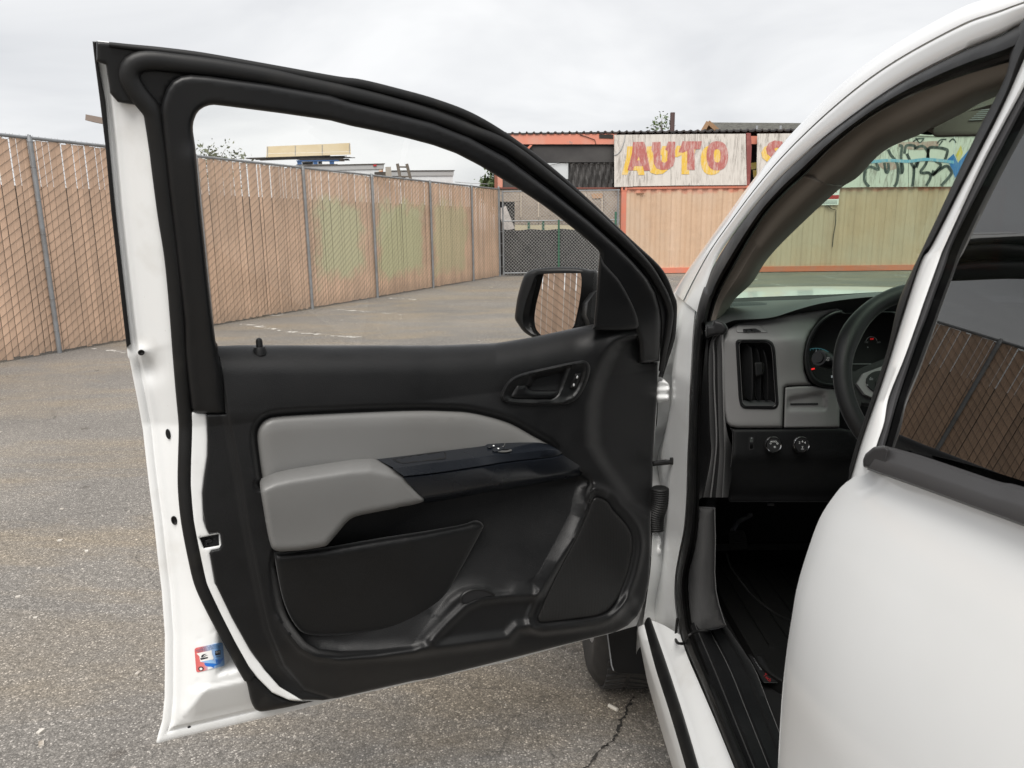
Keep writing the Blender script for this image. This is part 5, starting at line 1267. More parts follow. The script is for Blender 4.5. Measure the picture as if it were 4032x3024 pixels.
# ================================================================== GROUND
def asphalt():
    m, N, Lk, b = new_mat('weathered_asphalt')
    off_ = N.new('ShaderNodeVectorMath'); off_.operation = 'ADD'; off_.inputs[1].default_value = (13.7, 5.2, 0.0); Lk.new(pos_node(N), off_.inputs[0]); P = off_.outputs[0]
    mp1 = N.new('ShaderNodeMapping'); mp1.inputs['Scale'].default_value = (0.45, 1.3, 1.0); mp1.inputs['Rotation'].default_value = (0, 0, R(12)); Lk.new(P, mp1.inputs[0])
    base = ramp(N, Lk, noise(N, Lk, 0.55, 6, 0.6, P), [(0.32, (0.195, 0.184, 0.170)), (0.52, (0.232, 0.217, 0.198)), (0.70, (0.275, 0.255, 0.228))])
    dirt = ramp(N, Lk, noise(N, Lk, 1.0, 6, 0.62, mp1.outputs[0], 0.6), [(0.46, 0.0), (0.64, 0.70)])
    c = mixc(N, Lk, dirt, base, (0.30, 0.25, 0.185))
    dark = ramp(N, Lk, noise(N, Lk, 2.1, 5, 0.6, mp1.outputs[0], 0.3), [(0.64, 0.0), (0.78, 0.42)])
    c = mixc(N, Lk, dark, c, (0.062, 0.057, 0.052))
    # oil drips close to the truck
    oil = ramp(N, Lk, noise(N, Lk, 5.5, 3, 0.5, P), [(0.68, 0.0), (0.76, 0.55)])
    c = mixc(N, Lk, oil, c, (0.070, 0.058, 0.048))
    # stone chips
    v = N.new('ShaderNodeTexVoronoi'); v.inputs['Scale'].default_value = 190.0; Lk.new(P, v.inputs['Vector'])
    sp = N.new('ShaderNodeSeparateColor'); Lk.new(v.outputs['Color'], sp.inputs[0])
    chips = ramp(N, Lk, sp.outputs[0], [(0.0, 0.62), (0.40, 0.90), (0.75, 1.15), (0.90, 1.45), (0.96, 2.1), (1.0, 2.8)])
    c = mixc(N, Lk, 0.85, c, chips, 'MULTIPLY')
    pit = ramp(N, Lk, v.outputs['Distance'], [(0.25, 1.0), (0.62, 0.62)])
    c = mixc(N, Lk, 0.8, c, pit, 'MULTIPLY')
    f2 = ramp(N, Lk, noise(N, Lk, 38.0, 3, 0.7), [(0.3, 0.80), (0.7, 1.18)])
    c = mixc(N, Lk, 1.0, c, f2, 'MULTIPLY')
    # cracks
    ns = N.new('ShaderNodeTexNoise'); ns.inputs['Scale'].default_value = 1.6; ns.inputs['Detail'].default_value = 6; Lk.new(P, ns.inputs['Vector'])
    ad = N.new('ShaderNodeVectorMath'); ad.operation = 'MULTIPLY_ADD'; ad.inputs[1].default_value = (0.9, 0.9, 0)
    Lk.new(ns.outputs['Color'], ad.inputs[0]); Lk.new(P, ad.inputs[2])
    vc = N.new('ShaderNodeTexVoronoi'); vc.feature = 'DISTANCE_TO_EDGE'; vc.inputs['Scale'].default_value = 0.62; Lk.new(ad.outputs[0], vc.inputs['Vector'])
    ck = ramp(N, Lk, vc.outputs['Distance'], [(0.0, 0.55), (0.0016, 0.4), (0.0042, 0.0)])
    gate = ramp(N, Lk, noise(N, Lk, 0.8, 3), [(0.50, 0.0), (0.60, 1.0)])
    ck = mixc(N, Lk, 1.0, ck, gate, 'MULTIPLY')
    c = mixc(N, Lk, ck, c, (0.035, 0.032, 0.03))
    Lk.new(c, b.inputs['Base Color'])
    b.inputs['Roughness'].default_value = 0.88
    b.inputs['Specular IOR Level'].default_value = 0.3
    hh = math_(N, Lk, 'SUBTRACT', math_(N, Lk, 'MULTIPLY', v.outputs['Distance'], -1.0), math_(N, Lk, 'MULTIPLY', ck, 1.0))
    bump(N, Lk, b, hh, 0.6, 0.0035)
    return m
M['asphalt'] = asphalt()
gm_ = MB(); gm_.v = [(-260, -120, 0), (260, -120, 0), (260, 420, 0), (-260, 420, 0)]; gm_.f = [(0, 1, 2, 3)]
tag(gm_.build('ground', M['asphalt'], None, smooth=False), kind='structure')

def paint_mat():
    m, N, Lk, b = new_mat('worn_white_line_paint')
    b.inputs['Base Color'].default_value = (0.62, 0.60, 0.56, 1); b.inputs['Roughness'].default_value = 0.8
    out = [n for n in N if n.type == 'OUTPUT_MATERIAL'][0]
    t = N.new('ShaderNodeBsdfTransparent'); mx = N.new('ShaderNodeMixShader')
    f = ramp(N, Lk, noise(N, Lk, 5.0, 8, 0.75), [(0.50, 0.0), (0.56, 0.85)])
    Lk.new(f, mx.inputs[0]); Lk.new(t.outputs[0], mx.inputs[1]); Lk.new(b.outputs[0], mx.inputs[2]); Lk.new(mx.outputs[0], out.inputs[0])
    return m
M['line'] = paint_mat()
gz = zmap(0.004)
for k, q in enumerate((Z('E2', 790, 160, 860, 152, 1110, 190, 1400, 240, 1400, 255, 1100, 204, 850, 170), Z('B', 380, 1446, 545, 1462, 660, 1484, 680, 1500, 540, 1476, 380, 1452), Z('B', 1040, 1354, 1290, 1372, 1520, 1392, 1520, 1400, 1290, 1379, 1040, 1362),
        Z('B', 580, 1386, 690, 1384, 690, 1398, 600, 1400), Z('B', 700, 1496, 1000, 1522, 1200, 1536, 1200, 1546, 1000, 1532, 700, 1506), Z('B', 1380, 1282, 1560, 1290, 1560, 1296, 1380, 1288),
        Z('L', 800, 212, 1040, 250, 1040, 256, 800, 219), Z('L', 1170, 160, 1360, 188, 1360, 193, 1170, 166), Z('L', 20, 166, 100, 196, 100, 204, 20, 174), Z('L', 620, 160, 720, 190, 720, 196, 620, 166), Z('L', 1700, 150, 1850, 170, 1850, 176, 1700, 156))):
    m = MB(); m.v = [tuple(p) for p in gz(np.array(q) * 1.0, 0.0004 * k)]; m.f = [tuple(range(len(q)))]
    tag(m.build('parking_line', M['line'], None, smooth=False), kind='structure')

# crack with broken edge beside the truck
ckp = np.array(Z('N', 430, 880, 400, 950, 370, 1010, 330, 1070, 270, 1250, 200, 1300, 130, 1360, 40, 1480, -40, 1560))
pc = zmap(0.0)(resample(ckp, count=60)); rng = np.random.default_rng(4)
pc[:, :2] += rng.normal(0, 0.0028, (60, 2)); w = 0.0022 + 0.0075 * rng.random(60) ** 2.5
M['crack'] = simple('crack_dirt', (0.030, 0.027, 0.024), 0.95)
cm = MB(); cm.v = [(x - ww, y, 0.0035) for (x, y, z), ww in zip(pc, w)] + [(x + ww, y + .004, 0.0035) for (x, y, z), ww in zip(pc, w)]
cm.f = [(i, 60 + i, 61 + i, i + 1) for i in range(59)]
tag(cm.build('ground_crack', M['crack'], None, smooth=False), kind='structure')

# cigarette end and small litter
a, b2 = zmap(0.006)(np.array(Z('N', 215, 945, 290, 985)))
cgt = MB().bar(a, b2, 0.0065, 12).build('cigarette_end', simple('cigarette_paper', (0.72, 0.67, 0.58), 0.8), None, smooth=True)
tag(cgt, 'cream cigarette end lying on the asphalt beside the front wheel', 'cigarette end')
lt_m = simple('litter_chip', (0.55, 0.52, 0.47), 0.85, var=(30.0, (0.2, 0.16, 0.12), 0.45, 0.7))
lt = MB()
for i in range(420):
    y = 1.6 + 22 * rng.random() ** 1.5; x = (rng.random() - 0.66) * (2.5 + y * 1.1)
    if x > 0.2 and y < 3.6: continue
    if -8.0 + 0.37 * y > x: continue
    s = 0.003 + 0.010 * rng.random() ** 4 + 0.0008 * y * rng.random() ** 3
    rt = Matrix.Rotation(rng.random() * 6.3, 3, 'Z')
    lt.box((-s, -s * .6, 0), (s, s * .6, s * .5), rt, (x, y, 0.0))
tag(lt.build('gravel', lt_m, None, smooth=False), kind='stuff')

# ================================================================== SLATTED CHAIN-LINK FENCE
g0 = zmap(0.0)
pb = g0(np.array([(125, 762), (657, 667), (808, 643), (922, 622), (1010, 607), (1080, 597)]) / 0.54861)
FA = pb[0].copy(); FB = pb[-1].copy()
FDIR = (FB - FA) / np.linalg.norm(FB - FA); FL = np.linalg.norm(FB - FA)
FNRM = np.array([FDIR[1], -FDIR[0], 0.0])         # towards the lot
def fz(px, py, s):                              # height of a pixel above a fence point
    return ymap((FA + FDIR * s)[1])(np.array([[px, py]]) / 0.54861)[0][2]
FH = 0.5 * (fz(90, 293, 0.0) + fz(1080, 410, FL))
S0 = -6.2
post_s = [-4.9, -2.45, 0.0] + [float((p - FA) @ FDIR) for p in pb[1:]]
post_s.insert(3, 0.5 * post_s[3])
fence = thing('slat_fence', tuple(FA), 'tall tan slatted chain link fence running away along the lot behind the open door', 'fence')
M['galv'] = simple('galvanised_steel', (0.27, 0.285, 0.30), 0.5, metal=0.35, var=(6.0, (0.20, 0.20, 0.20), 0.4, 0.75))
M['wire_new'] = simple('bright_gate_wire', (0.42, 0.42, 0.41), 0.5, metal=0.2)
M['wire'] = simple('fence_wire', (0.25, 0.215, 0.18), 0.6, metal=0.2)
def slat_mat():
    m, N, Lk, b = new_mat('tan_fence_slat')
    P = pos_node(N)
    oi = N.new('ShaderNodeObjectInfo')
    base = mixc(N, Lk, oi.outputs['Random'], (0.73, 0.505, 0.36), (0.58, 0.405, 0.29))
    n1 = ramp(N, Lk, noise(N, Lk, 1.3, 5), [(0.35, 0.86), (0.68, 1.08)])
    c = mixc(N, Lk, 1.0, base, n1, 'MULTIPLY')
    sb = N.new('ShaderNodeVectorMath'); sb.operation = 'SUBTRACT'; sb.inputs[1].default_value = tuple(FA); Lk.new(P, sb.inputs[0])
    dp = N.new('ShaderNodeVectorMath'); dp.operation = 'DOT_PRODUCT'; dp.inputs[1].default_value = tuple(FDIR); Lk.new(sb.outputs[0], dp.inputs[0])
    sx = dp.outputs['Value']; sz = N.new('ShaderNodeSeparateXYZ'); Lk.new(P, sz.inputs[0]); z = sz.outputs[2]
    wob = math_(N, Lk, 'MULTIPLY', math_(N, Lk, 'SUBTRACT', noise(N, Lk, 2.2, 4), 0.5), 0.9)
    sxw = math_(N, Lk, 'ADD', sx, wob); zw = math_(N, Lk, 'ADD', z, wob)
    # painted over patches on three of the bays
    def bay(s0, s1, z0, z1, col, amt, c):
        f = None
        for v, lo, hi in ((sxw, s0, s1), (zw, z0, z1)):
            a = math_(N, Lk, 'MULTIPLY', math_(N, Lk, 'SUBTRACT', v, lo), 3.6); d = math_(N, Lk, 'MULTIPLY', math_(N, Lk, 'SUBTRACT', hi, v), 3.6)
            k = N.new('ShaderNodeClamp'); Lk.new(math_(N, Lk, 'MINIMUM', a, d), k.inputs[0])
            f = k.outputs[0] if f is None else math_(N, Lk, 'MULTIPLY', f, k.outputs[0])
        return mixc(N, Lk, math_(N, Lk, 'MULTIPLY', f, amt), c, col)
    p = post_s
    c = bay(p[4] + 0.25, p[5] - 0.35, 0.45, 2.25, (0.56, 0.55, 0.35), 0.95, c)
    c = bay(p[5] + 0.10, p[6] - 0.35, 0.35, 2.20, (0.55, 0.55, 0.34), 0.95, c)
    c = bay(p[6] + 0.10, p[7] - 0.3, 0.25, 2.3, (0.56, 0.53, 0.33), 0.75, c)
    c = bay(p[3] - 1.0, p[3] + .1, 1.15, 1.5, (0.56, 0.54, 0.35), 0.5, c)
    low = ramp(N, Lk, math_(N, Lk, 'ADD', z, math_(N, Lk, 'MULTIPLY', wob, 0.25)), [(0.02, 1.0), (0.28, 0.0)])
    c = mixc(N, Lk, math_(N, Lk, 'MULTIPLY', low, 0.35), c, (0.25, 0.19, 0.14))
    Lk.new(c, b.inputs['Base Color']); b.inputs['Roughness'].default_value = 0.6
    return m
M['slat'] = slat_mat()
PITCH = 0.085
sm_ = bpy.data.meshes.new('slat')
hw, th, hh_ = 0.0402, 0.0035, FH - 0.055
prof_s = [(-hw, 0), (-hw * .6, th), (hw * .6, th), (hw, 0), (hw * .6, -th), (-hw * .6, -th)]
V = [(x, y, z) for z in (0.0, hh_) for x, y in prof_s]
sm_.from_pydata(V, [], [(i, (i + 1) % 6, 6 + (i + 1) % 6, 6 + i) for i in range(6)] + [(5, 4, 3, 2, 1, 0), (6, 7, 8, 9, 10, 11)])
sm_.materials.append(M['slat'])
fang = math.atan2(FDIR[1], FDIR[0])
def put_slat(p, ang, parent, rs_, sc=1.0):
    o = bpy.data.objects.new('slat', sm_)
    tilt = Matrix.Rotation(rs_.normal(0, 0.0026), 4, 'Y')
    o.matrix_basis = Matrix.Translation(Vector(p) + Vector((0, 0, 0.03 + rs_.normal(0, 0.006)))) @ Matrix.Rotation(ang + rs_.normal(0, 0.025), 4, 'Z') @ tilt @ Matrix.Diagonal((sc, 1, 1, 1))
    o.parent = parent; o.matrix_parent_inverse = Matrix.Translation(parent.location).inverted()
    COL.objects.link(o)
rs_ = np.random.default_rng(11)
ns = int((FL - S0) / PITCH)
for i in range(ns):
    s = S0 + PITCH * (i + 0.5)
    if rs_.random() < 0.006 : continue
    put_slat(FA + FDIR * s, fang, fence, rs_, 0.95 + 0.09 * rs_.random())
def rails(parent, A, d, L, H, posts, nrm, extra=0.0):
    tp = MB().bar(A + [0, 0, H], A + d * L + [0, 0, H], 0.021, 10).build('top_rail', M['galv'], parent)
    for s in posts:
        p = A + d * s + nrm * 0.035
        lean = nrm * 0.0 + d * 0.0
        m = MB().bar(p, p + [0, 0, H - 0.03] + lean, 0.030, 14)
        m.bar(p + [0, 0, H - 0.05], p + [0, 0, H + 0.03], 0.034, 14, r2=0.020)
        for zt in np.linspace(0.3, H - 0.35, 6): m.tube([p + np.array([0.0325 * math.cos(a), 0.0325 * math.sin(a), zt]) for a in np.linspace(0, 6.283, 12, endpoint=False)], 0.003, 4, closed=True)
        m.build('post', M['galv'], parent)
        cpm = MB().tube([p + [0, 0, H - 0.02], p + [0, 0, H + 0.035] - nrm * 0.02], 0.012, 6); cpm.build('post_cap', M['galv'], parent)
def mesh_fab(parent, A, d, L, H, nrm, vs=0.115, slope=0.68, off=0.009, rad=0.0030, both=True, mat='wire'):
    m = MB()
    for sg, of in ((1, off), (-1, -off)) if both else ((1, off),):
        k0 = int(-(slope * L) / vs) - 1 if sg > 0 else 0
        k1 = int(H / vs) + 1 if sg > 0 else int((H + slope * L) / vs) + 1
        for k in range(k0, k1 + 1):
            c = k * vs
            # z = sg*slope*s + c ; clip to 0..H and 0..L
            sa, sb_ = sorted(((0 - c) / (sg * slope), (H - c) / (sg * slope)))
            sa, sb_ = max(0, sa), min(L, sb_)
            if sb_ - sa < 0.02: continue
            q = [A + d * s_ + nrm * of + [0, 0, sg * slope * s_ + c] for s_ in (sa, sb_)]
            m.bar(q[0], q[1], rad, 3, caps=False)
    m.build('wire_mesh', M[mat], parent, smooth=False)
    tw = MB()
    for i in range(int(L / 0.085)):
        p = A + d * (i + .5) * 0.085 + [0, 0, H]
        tw.bar(p + nrm * 0.02 + [0, 0, -0.03], p + d * 0.02 + [0, 0, 0.033], 0.0022, 3, caps=False)
        if i % 7 == 0: tw.bar(p + nrm * 0.024 + [0, 0, -0.05], p - nrm * 0.024 + [0, 0, 0.03], 0.003, 4)
    t_ = tw.build('wire_ends', M['wire'], parent, smooth=False); t_['kind'] = 'stuff'
mesh_fab(fence, FA + FDIR * S0, FDIR, FL - S0, FH, FNRM)
rails(fence, FA + FDIR * S0, FDIR, FL - S0, FH, [s - S0 for s in post_s[:-1]], FNRM)
# corner post shared with the gate
p = FA + FDIR * FL
m = MB().bar(p, p + [0, 0, FH + 0.05], 0.036, 14); m.bar(p + [0, 0, FH + 0.05], p + [0, 0, FH + 0.09], 0.038, 14, r2=0.012)
for zt in np.linspace(0.3, FH - 0.2, 7): m.bar(p + [-0.045, -0.02, zt], p + [0.12, -0.045, zt], 0.008, 6)
m.build('corner_post', M['galv'], fence)

# dark wall added close behind the slats to block the sky in their gaps
yw = MB(); ya_ = FA + FDIR * (S0 - .5) - FNRM * 0.7; yb_ = FA + FDIR * (FL - 0.6) - FNRM * 0.7
hw_ = FH * 0.80
yw.v = [tuple(p) for p in (ya_, yb_, yb_ + [0, 0, hw_], ya_ + [0, 0, hw_], ya_ - FNRM * .15, yb_ - FNRM * .15, yb_ - FNRM * .15 + [0, 0, hw_], ya_ - FNRM * .15 + [0, 0, hw_])]
yw.f = [(0, 1, 2, 3), (5, 4, 7, 6), (3, 2, 6, 7), (0, 3, 7, 4), (1, 5, 6, 2)]
tag(yw.build('sky_block_wall', simple('dark_block', (0.09, 0.08, 0.07), 0.9), None, smooth=False), 'added dark wall behind the tan fence slats, closing their gaps against the sky', 'wall')

# the same kind of fence where it turns in beside the camera (seen in the door mirror)
F2 = thing('slat_fence', (-8.5, -2.1, 0), 'tan slatted fence section reflected in the door mirror', 'fence')
e = MIR_TARGET - cpt; e[2] = 0; e /= np.linalg.norm(e)
d2 = np.array([e[1], -e[0], 0.0]); d2 = d2 / np.linalg.norm(d2)
n2 = -e
A2f = np.array([MIR_TARGET[0], MIR_TARGET[1], 0]) - d2 * 2.5
for i in range(int(5.0 / PITCH)):
    put_slat(A2f + d2 * PITCH * (i + .5), math.atan2(d2[1], d2[0]), F2, rs_, 0.975 + .04 * rs_.random())
rails(F2, A2f, d2, 5.0, FH, [0.0, 5.0], n2)
mesh_fab(F2, A2f, d2, 5.0, FH, n2, off=0.010, rad=0.0036)
if ((d2 @ np.array([1, 0, 0])) > 0) == False: pass

# ================================================================== CHAIN-LINK GATE WITH BLACK SCREEN
GA = FB + np.array([0.09, 0, 0]); GB = g0(np.array([[1336, 592]]) / 0.54861)[0]
GB = GB * (FB[1] / GB[1]); GB[2] = 0.0
gd = (GB - GA); GL = np.linalg.norm(gd); gd /= GL
gn = np.array([gd[1], -gd[0], 0.0])
gate = thing('chain_link_gate', tuple(GA), 'chain link gate half covered by black screen cloth, between slatted fence and container', 'gate')
gz_ = lambda py: ymap(GA[1])(np.array([[1150, py]]) / 0.54861)[0][2]
GH, GM, GT = gz_(413), gz_(477), gz_(495)
mesh_fab(gate, GA, gd, GL, GH, gn, vs=0.105, slope=1.0, off=0.004, rad=0.0042, mat='wire_new')
m = MB().bar(GA + [0, 0, GH], GB + [0, 0, GH], 0.02, 10); m.bar(GA + [0, 0, GM], GB + [0, 0, GM], 0.018, 8); m.bar(GA + [0, 0, 0.10], GB + [0, 0, 0.10], 0.02, 8)
m.build('gate_rail', M['galv'], gate)
for q in (0.03, GL - 0.05): MB().bar(GA + gd * q + [0, 0, .02], GA + gd * q + [0, 0, GH + .03], 0.026, 12).build('gate_post', M['galv'], gate)
M['gpaint'] = simple('green_post_paint', (0.045, 0.13, 0.085), 0.5)
gx = lambda px: float((ymap(GA[1])(np.array([[px, 500]]) / 0.54861)[0] - GA) @ gd)
MB().bar(GA + gd * gx(1207) + gn * 0.03, GA + gd * gx(1207) + gn * .03 + [0, 0, GM + .02], 0.032, 12).build('middle_post', M['gpaint'], gate)
MB().bar(GA + gd * (GL - .12), GA + gd * (GL - .12) + [0, 0, GH * .75], 0.035, 12).build('latch_post', M['gpaint'], gate)
# screen cloth
M['screen'] = simple('black_screen_cloth', (0.022, 0.022, 0.024), 0.8, var=(2.0, (0.055, 0.053, 0.052), 0.4, 0.75))
cl = MB(); nx = 40
for i in range(nx + 1):
    s = GL * i / nx
    for j in range(9):
        z = 0.06 + (GT - 0.06 - 0.05 * math.sin(i * math.pi / nx * 4) ** 2 * 0.7) * j / 8
        o = 0.035 + 0.012 * math.sin(i * 1.9 + j) * math.sin(j * .8)
        for t in (0.0, 0.004): cl.v.append(tuple(GA + gd * s - gn * (o + t) + [0, 0, z]))
vi_ = lambda i, j, t: (i * 9 + j) * 2 + t
for i in range(nx):
    for j in range(8):
        cl.f += [(vi_(i, j, 0), vi_(i + 1, j, 0), vi_(i + 1, j + 1, 0), vi_(i, j + 1, 0)), (vi_(i, j, 1), vi_(i, j + 1, 1), vi_(i + 1, j + 1, 1), vi_(i + 1, j, 1))]
cl.build('screen_cloth', M['screen'], gate)

# ================================================================== SHIPPING CONTAINER
CY_ = g0(np.array([[1420, 591.5]]) / 0.54861)[0][1]
cm_ = ymap(CY_)
cz = lambda py, px=1500: cm_(np.array([[px, py]]) / 0.54861)[0][2]
cx_ = lambda px, py=500: cm_(np.array([[px, py]]) / 0.54861)[0][0]
CX0, CZ1 = cx_(1341), cz(402)
CX1 = CX0 + 12.19
container = thing('shipping_container', (CX0 + 6, CY_ + 1.2, 0), 'long tan shipping container with orange corner posts standing under the painted boards', 'shipping container')
def cont_mat(name, base, c2, c3, orange=True):
    m, N, Lk, b = new_mat(name)
    P = pos_node(N)
    mp = N.new('ShaderNodeMapping'); mp.inputs['Scale'].default_value = (2.2, 1, 0.12); Lk.new(P, mp.inputs[0])
    st = noise(N, Lk, 1.0, 6, 0.65, mp.outputs[0])
    c = ramp(N, Lk, st, [(0.30, c2), (0.5, base), (0.72, c3)])
    bl = ramp(N, Lk, noise(N, Lk, 1.1, 6, 0.7), [(0.60, 0.0), (0.80, 0.5)])
    c = mixc(N, Lk, bl, c, (0.42, 0.33, 0.24))
    if orange:
        sz = N.new('ShaderNodeSeparateXYZ'); Lk.new(P, sz.inputs[0])
        up = ramp(N, Lk, math_(N, Lk, 'ADD', math_(N, Lk, 'MULTIPLY', math_(N, Lk, 'SUBTRACT', CZ1, sz.outputs[2]), 1.2), math_(N, Lk, 'MULTIPLY', math_(N, Lk, 'SUBTRACT', noise(N, Lk, 3.0, 5), 0.5), 0.5)), [(0.16, 0.85), (0.28, 0.0)])
        c = mixc(N, Lk, up, c, (0.55, 0.19, 0.12))
    mp2 = N.new('ShaderNodeMapping'); mp2.inputs['Scale'].default_value = (6.0, 1, 0.35); Lk.new(P, mp2.inputs[0])
    rr_ = ramp(N, Lk, noise(N, Lk, 1.2, 7, 0.7, mp2.outputs[0], 0.4), [(0.60, 0.0), (0.74, 0.55)])
    c = mixc(N, Lk, rr_, c, (0.33, 0.20, 0.13))
    gg_ = ramp(N, Lk, noise(N, Lk, 0.45, 4), [(0.45, 0.0), (0.65, 0.6)])
    c = mixc(N, Lk, gg_, c, (0.50, 0.40, 0.31))
    bump(N, Lk, b, noise(N, Lk, 2.2, 4), 0.5, 0.05)
    dt = ramp(N, Lk, noise(N, Lk, 9.0, 5, 0.7), [(0.67, 0.0), (0.74, 0.6)])
    c = mixc(N, Lk, dt, c, (0.22, 0.16, 0.11))
    Lk.new(c, b.inputs['Base Color']); b.inputs['Roughness'].default_value = 0.6
    return m
M['cont'] = cont_mat('tan_container_paint', (0.525, 0.365, 0.245), (0.455, 0.31, 0.21), (0.58, 0.42, 0.30))
M['orange'] = simple('salmon_orange_paint', (0.60, 0.185, 0.11), 0.6, var=(3.0, (0.52, 0.20, 0.14), 0.4, 0.7))
cw = MB(); pitch = 0.326; x = CX0 + 0.16; pts = []
while x < CX1 - 0.16:
    for dx, dy in ((0.0, 0.0), (0.10, 0.0), (0.163, 0.036), (0.263, 0.036)): pts.append((min(x + dx, CX1 - .16), dy))
    x += pitch
cw.v = [(px_, CY_ + 0.04 + dy, z) for px_, dy in pts for z in (0.17, CZ1 - 0.06)]
cw.f = [(2 * i, 2 * i + 2, 2 * i + 3, 2 * i + 1) for i in range(len(pts) - 1)]
cw.v += [(px_, CY_ + 0.06 + dy, z) for px_, dy in pts for z in (0.17, CZ1 - 0.06)]
q = 2 * len(pts); cw.f += [(q + 2 * i, q + 2 * i + 1, q + 2 * i + 3, q + 2 * i + 2) for i in range(len(pts) - 1)]
cw.build('corrugated_wall', M['cont'], container, ang=20)
MB().box((CX0, CY_, 0.02), (CX1, CY_ + 0.12, 0.19)).build('bottom_rail', M['orange'], container, smooth=False)
MB().box((CX0 + .14, CY_ + 0.012, CZ1 - 0.07), (CX1 - .14, CY_ + 0.12, CZ1)).build('top_rail', M['orange'], container, smooth=False)
for xx in (CX0, CX1 - 0.16):
    MB().box((xx, CY_ + .004, 0.20), (xx + 0.16, CY_ + 0.16, CZ1 - 0.12)).build('corner_post', M['orange'], container, smooth=False)
    c_ = MB().box((xx - .008, CY_ - 0.004, CZ1 - 0.118), (xx + 0.175, CY_ + 0.16, CZ1 + 0.015)); c_.build('corner_casting', M['orange'], container, smooth=False)
    MB().box((xx + .045, CY_ - 0.007, CZ1 - 0.085), (xx + 0.105, CY_ - 0.005, CZ1 - 0.015)).build('casting_hole', M['gap'], container, smooth=False)
    MB().box((xx - .008, CY_ - 0.004, 0.0), (xx + 0.175, CY_ + 0.16, 0.13)).build('corner_casting', M['orange'], container, smooth=False)
    MB().box((xx, CY_ + 0.16, 0.02), (xx + 0.06, CY_ + 2.44, CZ1 - .02)).build('end_wall', M['cont'], container, smooth=False)
MB().box((CX0 + .06, CY_ + 0.16, CZ1 - 0.05), (CX1 - .06, CY_ + 2.44, CZ1 - 0.012)).build('container_roof', M['cont'], container, smooth=False)
MB().box((CX0 + .06, CY_ + 2.40, 0.1), (CX1 - .06, CY_ + 2.44, CZ1 - .055)).build('rear_wall', M['cont'], container, smooth=False)
vx, vz = cm_(np.array(Z('S', 335, 1005)))[0][[0, 2]]
MB().add([(vx - .13, CY_ + .03, vz + .03), (vx + .13, CY_ + .03, vz + .03), (vx + .09, CY_ + .03, vz - .03), (vx - .09, CY_ + .03, vz - .03), (vx - .13, CY_ - .02, vz + .03), (vx + .13, CY_ - .02, vz + .03)], [(0, 1, 5, 4), (4, 5, 2, 3), (0, 4, 3), (1, 2, 5), (0, 3, 2, 1)]).build('vent_hood', M['cont'], container, smooth=False)
# warning sign on the container
sg = thing('warning_sign', tuple(cm_(np.array([[1794, 424]]) / 0.54861)[0]), 'small white notice with a red band fixed to the container behind the windscreen', 'sign')
wm = ymap(CY_ - 0.012)
panel('sign_plate', np.array(Z('Dd', 955, 535, 1092, 528, 1083, 628, 950, 630)), wm, M['swhite'], sg, n=0.0, step=30, thick=0.01)
panel('sign_band', np.array(Z('Dd', 960, 570, 1088, 568, 1085, 592, 958, 594)), wm, M['red_print'], sg, n=0.003, step=30, thick=0.002)
for yy_ in (548, 602, 610, 618):
    panel('sign_line', np.array(Z('Dd', 980, yy_, 1075, yy_, 1075, yy_ + 4, 980, yy_ + 4)), wm, M['print_grey'] if yy_ > 600 else M['red_print'], sg, n=0.003, step=30, thick=0.002)
cbm = ymap(CY_ + 0.0)
MB().tube(cbm(np.array(Z('Dd', 1018, 630, 1040, 652, 1068, 660, 1066, 740, 1052, 820, 1046, 885))), 0.012, 6).build('loose_cable', M['rubber'], sg)

# ================================================================== PAINTED BOARDS ABOVE THE CONTAINER
def board_mat(name, tint):
    m, N, Lk, b = new_mat(name)
    P = pos_node(N)
    mp = N.new('ShaderNodeMapping'); mp.inputs['Scale'].default_value = (7.0, 1, 0.9); Lk.new(P, mp.inputs[0])
    gr_ = noise(N, Lk, 1.6, 8, 0.75, mp.outputs[0], 1.2)
    c = ramp(N, Lk, gr_, [(0.36, tint), (0.50, tuple(t * .90 for t in tint)), (0.58, (0.36, 0.33, 0.30)), (0.72, (0.15, 0.13, 0.11))])
    g2 = ramp(N, Lk, noise(N, Lk, 0.7, 4), [(0.36, 0.15), (0.56, 1.0)])
    c = mixc(N, Lk, g2, tint, c)
    Lk.new(c, b.inputs['Base Color']); b.inputs['Roughness'].default_value = 0.8
    return m
M['board'] = board_mat('weathered_white_board', (0.62, 0.585, 0.54))
def worn(name, col, under=(0.68, 0.64, 0.59)):
    m, N, Lk, b = new_mat(name)
    P = pos_node(N)
    mp = N.new('ShaderNodeMapping'); mp.inputs['Scale'].default_value = (5.0, 1, 1.2); Lk.new(P, mp.inputs[0])
    f = ramp(N, Lk, noise(N, Lk, 3.0, 8, 0.75, mp.outputs[0]), [(0.45, 0.0), (0.70, 0.62)])
    c = mixc(N, Lk, f, col, under)
    d = ramp(N, Lk, noise(N, Lk, 2.0, 7, 0.7, mp.outputs[0], 1.0), [(0.60, 0.0), (0.75, 0.6)])
    c = mixc(N, Lk, d, c, tuple(v * .45 for v in col))
    Lk.new(c, b.inputs['Base Color']); b.inputs['Roughness'].default_value = 0.8
    return m
M['letter_red'] = worn('faded_red_paint', (0.40, 0.125, 0.11)); M['letter_yellow'] = worn('faded_yellow_paint', (0.68, 0.44, 0.06))
BY = CY_ - 0.02
bm_ = ymap(BY)
auto = thing('painted_sign', tuple(bm_(np.array(Z('S', 770, 920)))[0]), 'weathered white board painted AUTO in faded red with yellow shadow, above the container', 'sign')
def board(parent, P, n=0.0, mat='board'): return panel('board', np.array(P), bm_, M[mat], parent, n=n, step=60, thick=0.03)
